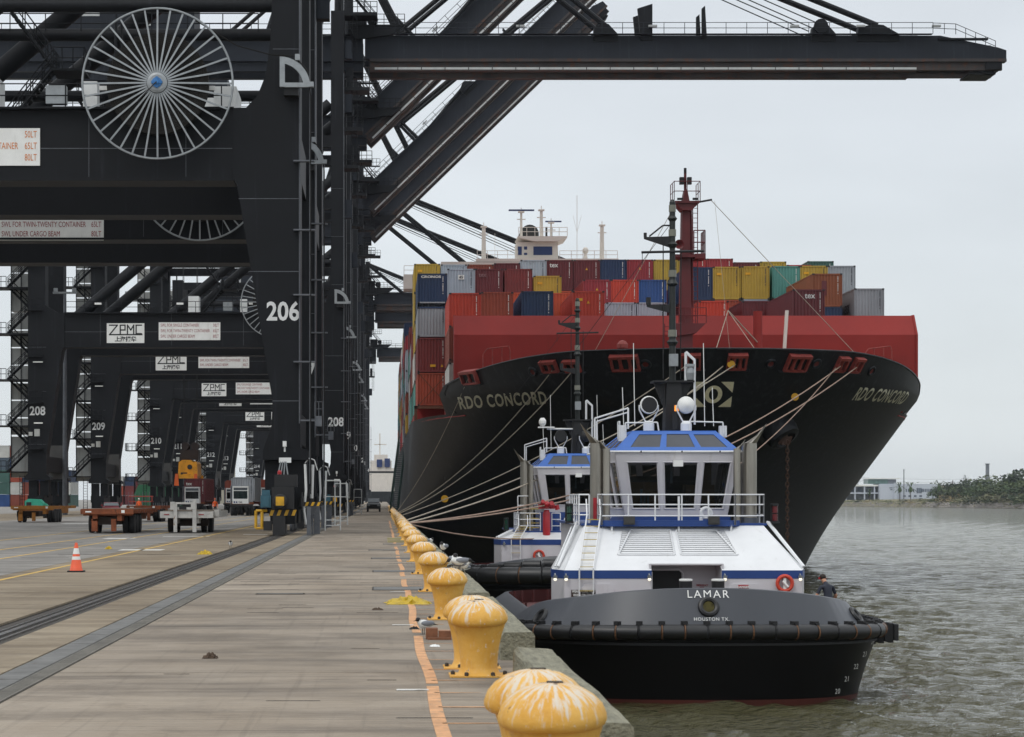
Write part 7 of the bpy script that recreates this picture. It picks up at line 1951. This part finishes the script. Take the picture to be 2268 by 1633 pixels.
# gulls
gull_w = paint("gull_white", srgb("dcdcd8"), .7, var=.05); gull_g = paint("gull_grey", srgb("7d8086"), .7, var=.08); gull_b = paint("gull_black", srgb("1b1a1b"), .7)
def gull(loc, label, rz=0, pose="stand", s_=1.0):
    t = root("gull", loc, label, "bird", "laughing gulls on and near the bollards", rz)
    t.scale = (s_, s_, s_)
    hz = .205 if pose != "preen" else .15
    hx = -.085 if pose != "preen" else -.15
    b = MB()
    rings = [(-.13, .152, .012), (-.105, .165, .038), (-.05, .155, .060), (.02, .15, .066), (.09, .145, .052), (.16, .14, .028), (.21, .137, .006)]
    if pose != "preen": rings = [(-.10, .19, .02), (-.085, .18, .035)] + rings[2:]
    n = 10
    for (x, z, r_) in rings:
        for i in range(n):
            a = 2 * math.pi * i / n; b.v.append((x, r_ * .85 * math.cos(a), z + r_ * math.sin(a)))
    for j in range(len(rings) - 1):
        for i in range(n): b.f.append((j * n + i, (j + 1) * n + i, (j + 1) * n + (i + 1) % n, j * n + (i + 1) % n))
    b.ball((hx, 0, hz + .005), .036, 8)
    mk("body", b, gull_w, t, smooth=True, key="gbody" + pose)
    mk("hood", lambda: MB().ball((hx - .006, 0, hz + .012), .037, 8, (1.05, 1, .95)), gull_b, t, smooth=True, key="ghood" + pose)
    mk("beak", lambda: MB().tube((hx - .035, 0, hz + .005), (hx - .085, 0, hz - .008 if pose != "preen" else hz - .05), .009, 5, .003), gull_b, t, key="gbeak" + pose)
    for sg in (-1, 1):
        mk("wing", (lambda sg=sg: MB().ball((.055, sg * .045, .163), .1, 10, (1.25, .22, .42))), gull_g, t, smooth=True, key="gwing%d" % sg)
        mk("leg", (lambda sg=sg: MB().tube((.01, sg * .022, .095), (.005, sg * .022, 0), .005, 5).box(-.03, .012, sg * .022 - .012, sg * .022 + .012, .0, .004)), gull_b, t, key="gleg%d" % sg)
    mk("wing_tip", lambda: MB().tube((.15, .02, .15), (.26, .01, .128), .016, 5, .003).tube((.15, -.02, .15), (.26, -.01, .128), .016, 5, .003), gull_b, t, key="gtip")
    return t
B_ = spots
gull((B_[4][0] + .17, B_[4][1] + .05, .715), "gull preening head-down at the back of the bollard nearest the gulls", R(20), "preen")
gull((B_[4][0] + .10, B_[4][1] + .12, .735), "gull standing upright beside the preening one", R(100))
gull((B_[4][0] + .24, B_[4][1] + .10, .66), "gull at the right end of the front row on the bollard", R(160))
gull((B_[5][0] + .18, B_[5][1] + .0, .715), "gull standing tall on the next bollard back", R(70))
gull((B_[5][0] + .20, B_[5][1] + .3, .0 + .31), "gull on the timber curb behind the tall standing one", R(170)).location = (1.5, B_[5][1] + 1.2, .31)
gull((1.52, B_[5][1] + .2, .31), "gull half hidden low on the curb beside the tall standing one", R(30))
gull((1.5, B_[8][1] - 3, .31), "lone gull farther along the timber curb", R(120))
gull((.52, 29.9, 0), "gull standing on the deck beside the broken wooden blocks", R(35), s_=.9)
gull((-5.5, 81, 0), "gull standing alone on the yard left of the crane rail", R(95), s_=1.15)

# people: one skinned body each, clothes as children
def limb_mesh(name, joints, edges, subdiv=2):
    me = bpy.data.meshes.new(name)
    me.from_pydata([j[0] for j in joints], edges, [])
    o = bpy.data.objects.new(name, me); col.objects.link(o)
    sk = o.modifiers.new("skin", 'SKIN'); sk.use_smooth_shade = True
    for v, j in zip(me.skin_vertices[0].data, joints): v.radius = (j[1], j[1] if len(j) < 3 else j[2])
    me.skin_vertices[0].data[0].use_root = True
    sb_ = o.modifiers.new("sub", 'SUBSURF'); sb_.levels = subdiv; sb_.render_levels = subdiv
    dg = bpy.context.evaluated_depsgraph_get()
    m2 = bpy.data.meshes.new_from_object(o.evaluated_get(dg)); m2.name = name
    bpy.data.objects.remove(o); bpy.data.meshes.remove(me)
    return m2
skin_m = paint("skin", srgb("b58468"), .6, var=.05); hair_m = paint("hair_dark", srgb("2b2019"), .8); jeans = paint("dark_trousers", srgb("23262e"), .8, var=.1)
def person(loc, rz, label, shirt_col, lean=0.0, head_down=0.0, arm=None, hat=None, ear=None, sleeves=True):
    t = root("person", loc, label, "person", None, rz)
    L = lean
    ch = lambda h, f=0: (0, -L * (h - .95) - f, h - abs(L) * .12 * (h - .95))
    P0 = (0, 0, .95)
    chest, neck, head = ch(1.35), ch(1.52), ch(1.66, head_down)
    top = (head[0], head[1] - head_down * .6, head[2] + .1 - head_down * .5)
    J = [(P0, .13, .11), (ch(1.15), .125, .10), (chest, .15, .11), (neck, .055), (head, .075, .09), (top, .06, .07)]
    E_ = [(0, 1), (1, 2), (2, 3), (3, 4), (4, 5)]
    arms = arm or {-1: ((.27, -.05, -.28), (.25, -.25, -.45)), 1: ((.27, -.05, -.28), (.25, -.25, -.45))}
    hands = {}
    for sg in (-1, 1):
        sh = (sg * .19, chest[1], chest[2] + .06)
        el = (sg * arms[sg][0][0], chest[1] + arms[sg][0][1], chest[2] + arms[sg][0][2])
        ha = (sg * arms[sg][1][0], chest[1] + arms[sg][1][1], chest[2] + arms[sg][1][2])
        k = len(J); J += [(sh, .065), (el, .045), (ha, .032)]; E_ += [(2, k), (k, k + 1), (k + 1, k + 2)]
        hands[sg] = (sh, el, ha)
        d = (Vector(ha) - Vector(el)).normalized()
        wr = Vector(ha)
        pal = wr + d * .07
        k2 = len(J); J.append((tuple(pal), .035, .02)); E_.append((k + 2, k2))
        side = d.cross(Vector((0, 0, 1)));
        side = side.normalized() if side.length > .1 else Vector((1, 0, 0))
        for f_, (o_, ln) in enumerate(((-.03, .07), (-.01, .085), (.01, .08), (.03, .065))):
            a_ = pal + side * o_ + d * .03; b_ = a_ + d * ln * .5; c_ = b_ + d * ln * .35 + Vector((0, 0, -.02))
            kk = len(J); J += [(tuple(a_), .009), (tuple(b_), .009), (tuple(c_), .008)]; E_ += [(k2, kk), (kk, kk + 1), (kk + 1, kk + 2)]
        a_ = pal + side * sg * -.045 - d * .02; b_ = a_ + side * sg * -.02 + d * .04
        kk = len(J); J += [(tuple(a_), .011), (tuple(b_), .009)]; E_ += [(k2, kk), (kk, kk + 1)]
        hip = (sg * .10, 0, .88); kn = (sg * .12, -.04, .48); an_ = (sg * .12, .02, .09); to = (sg * .14, -.16, .035)
        k = len(J); J += [(hip, .09), (kn, .06), (an_, .042), (to, .035, .028)]; E_ += [(0, k), (k, k + 1), (k + 1, k + 2), (k + 2, k + 3)]
    me = limb_mesh("body", J, E_, 2)
    for m_ in (skin_m, shirt_col, jeans): me.materials.append(m_)
    he = Vector(head)
    for p in me.polygons:
        c = p.center
        if c.z < .96 and abs(c.x) < .3 and (c.z < .93 or abs(c.x) < .14) and c.y > -.3: mi = 2
        else: mi = 1
        if (c - he).length < .17 and c.z > neck[2] - .01: mi = 0
        for sg in (-1, 1):
            sh, el, ha = [Vector(q) for q in hands[sg]]
            lim = ha if sleeves else (sh + (el - sh) * .75)
            ax_ = (ha - el).normalized() if sleeves else (el - sh).normalized()
            if (c - lim).dot(ax_) > 0 and (c - ha).length < .45 and c.x * sg > .14: mi = 0
        p.material_index = mi
    mk("body", me, None, t)
    hd = (Vector(top) - he).normalized()
    q = he + hd * .045
    hr = MB().ball((0, 0, 0), .108, 12, (.9, 1.0, .95)); hr.v = [tuple(Vector(v) + q + Vector((0, .022, .022))) for v in hr.v]
    mk("hair", hr, hat or hair_m, t, smooth=True)
    f_ = MB().ball((q.x, q.y - .105, q.z - .045), .02, 6, (.7, 1, 1.2)).ball((q.x - .095, q.y, q.z - .03), .022, 6, (.5, 1, 1.5)).ball((q.x + .095, q.y, q.z - .03), .022, 6, (.5, 1, 1.5))
    mk("nose_and_ears", f_, skin_m, t, smooth=True)
    mk("eyes_and_mouth", MB().box(q.x - .045, q.x - .022, q.y - .1, q.y - .092, q.z - .022, q.z - .012).box(q.x + .022, q.x + .045, q.y - .1, q.y - .092, q.z - .022, q.z - .012).box(q.x - .03, q.x + .03, q.y - .095, q.y - .085, q.z - .088, q.z - .08), hair_m, t)
    if ear: mk("ear_defenders", MB().lathe([(.035, -.012), (.035, .012)], c=(q.x - .105, q.y, q.z - .02), n=10, axis='x').lathe([(.035, -.012), (.035, .012)], c=(q.x + .105, q.y, q.z - .02), n=10, axis='x'), ear, t)
    return t
person((15.0, 76.0, -2.65), R(205), "man in a dark T-shirt bending forward at the near tug's starboard bow", paint("tshirt_navy", srgb("272b37"), .8, var=.1), lean=.34, head_down=.08, ear=redp, sleeves=False, arm={-1: ((.34, -.02, -.26), (.36, -.22, -.42)), 1: ((.34, -.02, -.26), (.38, -.20, -.44))}).scale = (1.2, 1.12, 1.06)
person((-17.95, 240, 0), R(20), "worker in an orange high-visibility jacket standing between the yard tractors", paint("hi_vis_orange", srgb("e05a20"), .6, var=.08), hat=paint("hard_hat_orange", srgb("c9502a"), .4))
person((-25.6, 236, 0), R(-10), "worker in an orange vest and white helmet beside the red steel rack", MATS["hi_vis_orange"], hat=sign_white)

# ------------------------------------------------------------------ far ship and far bank
fs = root("distant_ship", (-2, 1150, WATER), "white ship superstructure far away at the end of the quay", "ship")
mk("hull", lambda: MB().prism([(-7, -2), (-8, 10), (16, 10), (15, -2)][::-1], 10, 80), hullm, fs)
mk("superstructure", lambda: MB().box(-6.5, 9, 12, 20, 10.02, 22).box(-5, 6, 12.5, 20, 22, 26).box(-3, 4, 13, 18, 26, 29).box(-.3, .3, 14, 14.6, 29, 40).box(-3, 3.4, 14, 14.4, 34, 34.5), cream, fs)
mk("blue_funnels", lambda: MB().box(-1.6, 1.2, 11, 11.9, 22.5, 26.5).box(2.4, 5.2, 11, 11.9, 22.5, 27), bluew, fs)
mk("window_band", lambda: MB().box(-6, 8.5, 11.94, 11.98, 19.5, 20.5), black, fs)

leafA = [paint("foliage_%d" % i, c, .8, var=.35, scale=.25) for i, c in enumerate((srgb("303f22"), srgb("3a4d27"), srgb("26331d"), srgb("47532b")))]
scrub = [paint("scrub_%d" % i, c, .9, var=.3, scale=.3) for i, c in enumerate((srgb("7b7557"), srgb("8a7a58"), srgb("6e7050")))]
bark = paint("bark", srgb("4a4038"), .9)
bank_m = paint("bank_soil", srgb("6f6a4e"), .95, var=.25, scale=.08)
rockm = paint("riprap_stone", srgb("8b8680"), .9, var=.3, scale=.6)
def shore(x):           # distance of the far bank for a bearing x (photo px)
    return 1790 - max(0, x - 1860) * .9
def bank():
    b = MB(); xs = list(range(1500, 3000, 40)); prev = None
    for x in xs:
        d = shore(x)
        k = len(b.v)
        for dd, z in ((-3, WATER - 1), (0, WATER + .3), (4, WATER + 2.0), (14, WATER + 3.2 + max(0, (x - 1900)) * .004), (40, WATER + 5 + max(0, (x - 1900)) * .008), (400, WATER + 6)):
            p = at(x, 1104, d + dd); b.v.append((p.x, p.y, z))
        if prev is not None:
            for j in range(5): b.f.append((prev + j, k + j, k + j + 1, prev + j + 1))
        prev = k
    return b
mk("far_bank", bank(), bank_m, kind="structure", smooth=True)
def rocks():
    r2 = random.Random(9); b = MB()
    for i in range(1500):
        x = r2.uniform(1850, 2330); d = shore(x) + r2.uniform(-1, 7) ; s_ = r2.uniform(.4, 1.1) * (1.4 if x > 2050 else .8)
        p = at(x, 1104, d); z = WATER + .2 + max(0, d - shore(x)) * .42
        k = len(b.v)
        b.add([(p.x + s_ * r2.uniform(.6, 1.2), p.y, z), (p.x, p.y - s_, z), (p.x - s_ * r2.uniform(.6, 1.2), p.y, z), (p.x, p.y + s_, z), (p.x + r2.uniform(-.3, .3), p.y - .2, z + s_ * r2.uniform(.5, 1)), (p.x, p.y, z - s_ * .5)],
              [(1, 0, 4), (2, 1, 4), (3, 2, 4), (0, 3, 4), (0, 1, 5), (1, 2, 5), (2, 3, 5), (3, 0, 5)])
    return b
mk("riprap", rocks(), rockm, kind="stuff", label="pale rubble stones along the far waterline")
def crown_geo(seed, n=420, w=1.0, h=1.0, lobes=7):
    def f():
        r2 = random.Random(seed); b = MB()
        L_ = [(r2.uniform(-.55, .55) * w, r2.uniform(-.5, .5) * w, r2.uniform(.15, .8) * h, r2.uniform(.25, .48)) for _ in range(lobes)]
        for i in range(n):
            lx_, ly_, lz_, lr_ = r2.choice(L_)
            a, ph = r2.uniform(0, 6.28), math.acos(r2.uniform(-.7, 1))
            rr__ = lr_ * r2.uniform(.6, 1.08)
            c = Vector((lx_ + rr__ * math.sin(ph) * math.cos(a), ly_ + rr__ * math.sin(ph) * math.sin(a), max(.02, lz_ + rr__ * math.cos(ph) * .8)))
            s_ = r2.uniform(.035, .085)
            t1 = Vector((r2.uniform(-1, 1), r2.uniform(-1, 1), r2.uniform(-.5, .5))).normalized() * s_
            t2 = Vector((r2.uniform(-1, 1), r2.uniform(-1, 1), r2.uniform(-.6, .6))).normalized() * s_
            b.add([c - t1, c + t2, c + t1, c - t2 * .7], [(0, 1, 2, 3)])
        return b
    return f
r2 = random.Random(33)
kinds = ["dark green broad tree", "mid green rounded tree", "dense dark green tree", "yellow-green bushy tree"]
k = 0
TREES = []
for x in range(2072, 2330, 12): TREES.append((x + r2.uniform(-5, 5), r2.uniform(25, 60), 8.5 + max(0, x - 2080) * .030 + r2.uniform(-1, 2.2), r2.uniform(.85, 1.2)))
for x in range(2090, 2330, 17): TREES.append((x + r2.uniform(-6, 6), r2.uniform(90, 160), 12 + max(0, x - 2080) * .034 + r2.uniform(-1, 3), r2.uniform(.8, 1.1)))
for x in (1992, 2006, 2020, 2050, 2068): TREES.append((x, r2.uniform(270, 300), r2.uniform(15, 17), 1.1))
for i, (x, dd, h, w) in enumerate(sorted(TREES)):
    d = shore(x) + dd; p = at(x, 1104, d); kk = r2.randrange(4)
    t = root("tree", (p.x, p.y, WATER + 4.2), "%s, %s from the left along the far bank" % (kinds[kk], ordinal(i + 1)), "tree", "trees on the far bank", r2.uniform(0, 6.28))
    mk("trunk", lambda: MB().tube((0, 0, -.1), (.02, 0, .55), .035, 6, .02).tube((0, 0, .3), (.2, .05, .6), .015, 4, .008).tube((0, 0, .35), (-.2, -.05, .65), .015, 4, .008), bark, t, key="trunk").scale = (h, h, h)
    c_ = mk("crown", crown_geo(kk + 1, 520), leafA[kk], t, key="crown%d" % kk); c_.scale = (h * w, h * w, h)
BU = []
for x in range(1862, 2330, 9): BU.append((x + r2.uniform(-4, 4), r2.uniform(5, 22), r2.uniform(1.8, 4.0) + max(0, min(x, 2200) - 1980) * .024))
for i, (x, dd, h) in enumerate(BU):
    d = shore(x) + dd; p = at(x, 1104, d); brown = r2.random() < .5
    m_ = r2.choice(scrub) if brown else r2.choice(leafA)
    o_ = mk("bush", crown_geo(10 + i % 4, 260, 1.1, .8, 6), m_, None, (p.x, p.y, WATER + 1.4 + dd * .09), key="bush%d" % (i % 4), label="%s bush, %s from the left above the far rubble shore" % ("straw-coloured" if brown else "green", ordinal(i + 1)), category="bush", group="bushes along the far shore")
    o_.scale = (h * 1.9, h * 1.5, h); o_.rotation_euler.z = r2.uniform(0, 6)
def palm(x, dd, h, label):
    d = shore(x) + dd; p = at(x, 1104, d)
    t = root("palm_tree", (p.x, p.y, WATER + 4.5), label, "palm tree", "palms before the far white building")
    mk("trunk", lambda: MB().tube((0, 0, -.3), (0, 0, h * .62), .32, 7, .22), bark, t)
    b = MB(); r3 = random.Random(int(x))
    for i in range(26):
        a = r3.uniform(0, 6.28); el = r3.uniform(-.9, 1.2); L_ = h * .32
        c0 = Vector((0, 0, h * .66)); c1 = c0 + Vector((math.cos(a) * math.cos(el) * L_, math.sin(a) * math.cos(el) * L_, math.sin(el) * L_)); c2 = c1 + Vector((math.cos(a) * L_ * .3, math.sin(a) * L_ * .3, -L_ * .3))
        n_ = Vector((-math.sin(a), math.cos(a), 0)) * .28
        b.add([c0 - n_ * .3, c0 + n_ * .3, c1 + n_, c1 - n_, c2], [(0, 1, 2, 3), (3, 2, 4)])
    b.ball((0, 0, h * .56), h * .1, 8, (1, 1, 1.5))
    mk("fronds", b, leafA[1], t)
for i, (x, h) in enumerate(((1926, 10), (1993, 15), (2017, 15), (2081, 16))):
    palm(x, 28, h, ["palm at the left corner before the far building", "palm left of the pair on the far bank", "palm right of the pair on the far bank", "tallest palm before the right part of the far building"][i])
# white institutional building on the far bank
bw_ = paint("far_building_white", srgb("b9bfca"), .8, var=.04, scale=.05); bg_ = paint("far_window", srgb("4c5866"), .4, var=.1); bgr = paint("far_green_glass", srgb("56716b"), .3, var=.3, scale=.4, stretch=(2, 1, .1)); bgy = paint("far_grey", srgb("6c7076"), .8)
db = 1850.0
def FX(x): return (x - 850) * db / FPX
def FZ(y): return EYE + (1104 - y) * db / FPX
bd = root("far_building", (FX(1960), db, WATER + 5), "long white modern building with glass top storey on the far bank", "building")
OB = (-FX(1960), -db, -WATER - 5)
FB = lambda name, geo, m_, **k: mk(name, geo, m_, bd, OB, **k)
FB("main_wall", lambda: MB().box(FX(1948), FX(2076), db, db + 25, WATER + 3, FZ(1072)), bw_)
FB("entrance_block", lambda: MB().box(FX(1945), FX(1985), db - 6, db - .1, WATER + 3, FZ(1073)), bw_)
FB("left_wing", lambda: MB().box(FX(1862), FX(1944), db + 6, db + 25, WATER + 3, FZ(1076)), bgy)
FB("left_canopy", lambda: MB().box(FX(1862), FX(1944), db - 2, db + 5.9, FZ(1077.5), FZ(1074)), sign_white)
FB("balcony", lambda: MB().box(FX(1862), FX(1944), db - 2, db + 5.9, FZ(1094), FZ(1091)), bw_)
for x in (1873, 1893, 1914, 1936): FB("column", (lambda x=x: MB().box(FX(x) - .5, FX(x) + .5, db - 1.6, db - .6, WATER + 3, FZ(1077.6))), bw_)
FB("glass_storey", lambda: MB().box(FX(1924), FX(1968), db + 2, db + 20, FZ(1071.9), FZ(1061.5)), bgr)
FB("top_storey", lambda: MB().box(FX(1968.2), FX(1986), db + 2, db + 20, FZ(1071.9), FZ(1062)), bgy)
FB("top_roof", lambda: MB().box(FX(1921), FX(1993), db + .5, db + 21, FZ(1061.4), FZ(1059)), sign_white)
FB("stair_tower", lambda: MB().box(FX(1976), FX(1982), db - 8, db - 6.1, WATER + 3, FZ(1070)), bw_)
for i, x in enumerate((2006, 2011, 2017, 2022, 2041, 2044, 2048, 2052, 2056, 2060)): FB("window", (lambda x=x: MB().box(FX(x), FX(x) + .9, db - .12, db - .02, FZ(1090), FZ(1083))), bg_)
for i, x in enumerate((2030, 2034, 2038)): FB("window", (lambda x=x: MB().box(FX(x), FX(x) + 1.2, db - .12, db - .02, FZ(1093), FZ(1081))), bg_)
for i, x in enumerate((2000, 2012, 2024, 2036)): FB("lower_window", (lambda x=x: MB().box(FX(x), FX(x + 6), db - .12, db - .02, FZ(1101), FZ(1097))), bg_)
for i, x in enumerate((1866, 1884, 1903, 1922)): FB("window", (lambda x=x: MB().box(FX(x), FX(x + 10), db + 5.88, db + 5.98, FZ(1089), FZ(1080))), bg_)
FB("wall_lettering", lambda: MB().box(FX(1966), FX(1973), db - 6.12, db - 6.02, FZ(1082), FZ(1080)).box(FX(1968), FX(1973), db - 6.12, db - 6.02, FZ(1086), FZ(1084)), bg_, kind="stuff")
fb2 = root("far_house", (at(2115, 1104, 2050).x, 2050, WATER + 5), "low beige building behind the far trees", "building")
mk("walls", lambda: MB().box(-14, 14, 0, 20, -2, 13), paint("far_beige", srgb("b7ad93"), .8), fb2); mk("roof", lambda: MB().box(-15, 15, -1, 21, 13.02, 13.8), bgy, fb2)
for i, (x, y0, d, r_, lab, cat, m_) in enumerate(((2187, 1027, 2600, 2.6, "tall grey chimney stack far right behind the trees", "chimney", bgy), (2002, 1040, 1800, .45, "tall utility mast before the far building", "mast", bgy), (2110, 1064, 1750, .4, "dark utility pole in the far trees, left one", "pole", bark), (2156, 1070, 1750, .4, "dark utility pole in the far trees, right one", "pole", bark))):
    p = at(x, 1104, d); h = (1104 - y0) * d / FPX + 1.8 - WATER - 4
    t = root("chimney" if cat == "chimney" else "utility_pole", (p.x, p.y, WATER + 4), lab, cat)
    mk("shaft", (lambda h=h, r_=r_: MB().tube((0, 0, -1), (0, 0, h), r_, 10, r_ * .8)), m_, t)
    if cat != "pole": mk("ring", (lambda h=h, r_=r_: MB().lathe([(r_ * 1.3, h * .6), (r_ * 1.3, h * .63)], n=10).lathe([(r_ * 1.2, h - .8), (r_ * 1.2, h)], n=10)), m_, t)
    else: mk("cross_arm", (lambda h=h: MB().box(-1.6, 1.6, -.1, .1, h - 1.5, h - 1.2)), m_, t)
def pylon(x, y0, d, label):
    p = at(x, 1104, d); h = (1104 - y0) * d / FPX + 1.8 - WATER - 4
    t = root("pylon", (p.x, p.y, WATER + 4), label, "pylon", "power pylons beyond the far bank")
    b = MB(); w = h * .12
    for sx in (-1, 1):
        for sy in (-1, 1): b.tube((sx * w, sy * w, 0), (sx * w * .2, sy * w * .2, h), .22, 4)
    for j in range(7):
        z0, z1 = h * j / 7, h * (j + 1) / 7; a0, a1 = w * (1 - .8 * j / 7), w * (1 - .8 * (j + 1) / 7)
        b.tube((-a0, -a0, z0), (a1, -a1, z1), .14, 4).tube((a0, -a0, z0), (-a1, -a1, z1), .14, 4)
    mk("lattice", b, galv, t)
    mk("arms", (lambda: MB().box(-h * .16, h * .16, -.2, .2, h * .72, h * .735).box(-h * .13, h * .13, -.2, .2, h * .86, h * .875)), galv, t)
pylon(1897, 1052, 2500, "lattice pylon left above the far building"); pylon(1882, 1060, 2800, "fainter pylon at the hull's edge"); pylon(2137, 1052, 2700, "faint pylon above the far beige building")
pw = MB()
for z0, y in ((1057, 2600), (1064, 2600)):
    a_, b_ = at(1880, z0, y), at(2330, z0 - 2, y - 100)
    pts = [a_.lerp(b_, i / 16) - Vector((0, 0, 6 * 4 * (i / 16) * (1 - i / 16) * .5)) for i in range(17)]
    pw.path(pts, .12, 4)
q = mk("power_line", pw, galv); q["label"] = "thin power cables strung above the far shore"; q["category"] = "cable"
# ------------------------------------------------------------------ the damp air of the channel
hz = bpy.data.materials.new("haze"); hz.use_nodes = True
n, l = hz.node_tree.nodes, hz.node_tree.links
n.clear()
ho = n.new("ShaderNodeOutputMaterial"); hv = n.new("ShaderNodeVolumePrincipled")
hv.inputs["Color"].default_value = (.82, .88, .96, 1); hv.inputs["Density"].default_value = .00005
hv.inputs["Anisotropy"].default_value = .2
l.new(hv.outputs[0], ho.inputs["Volume"])
mk("haze", MB().box(-1500, 3500, -60, 5100, -14, 78), hz, kind="stuff")
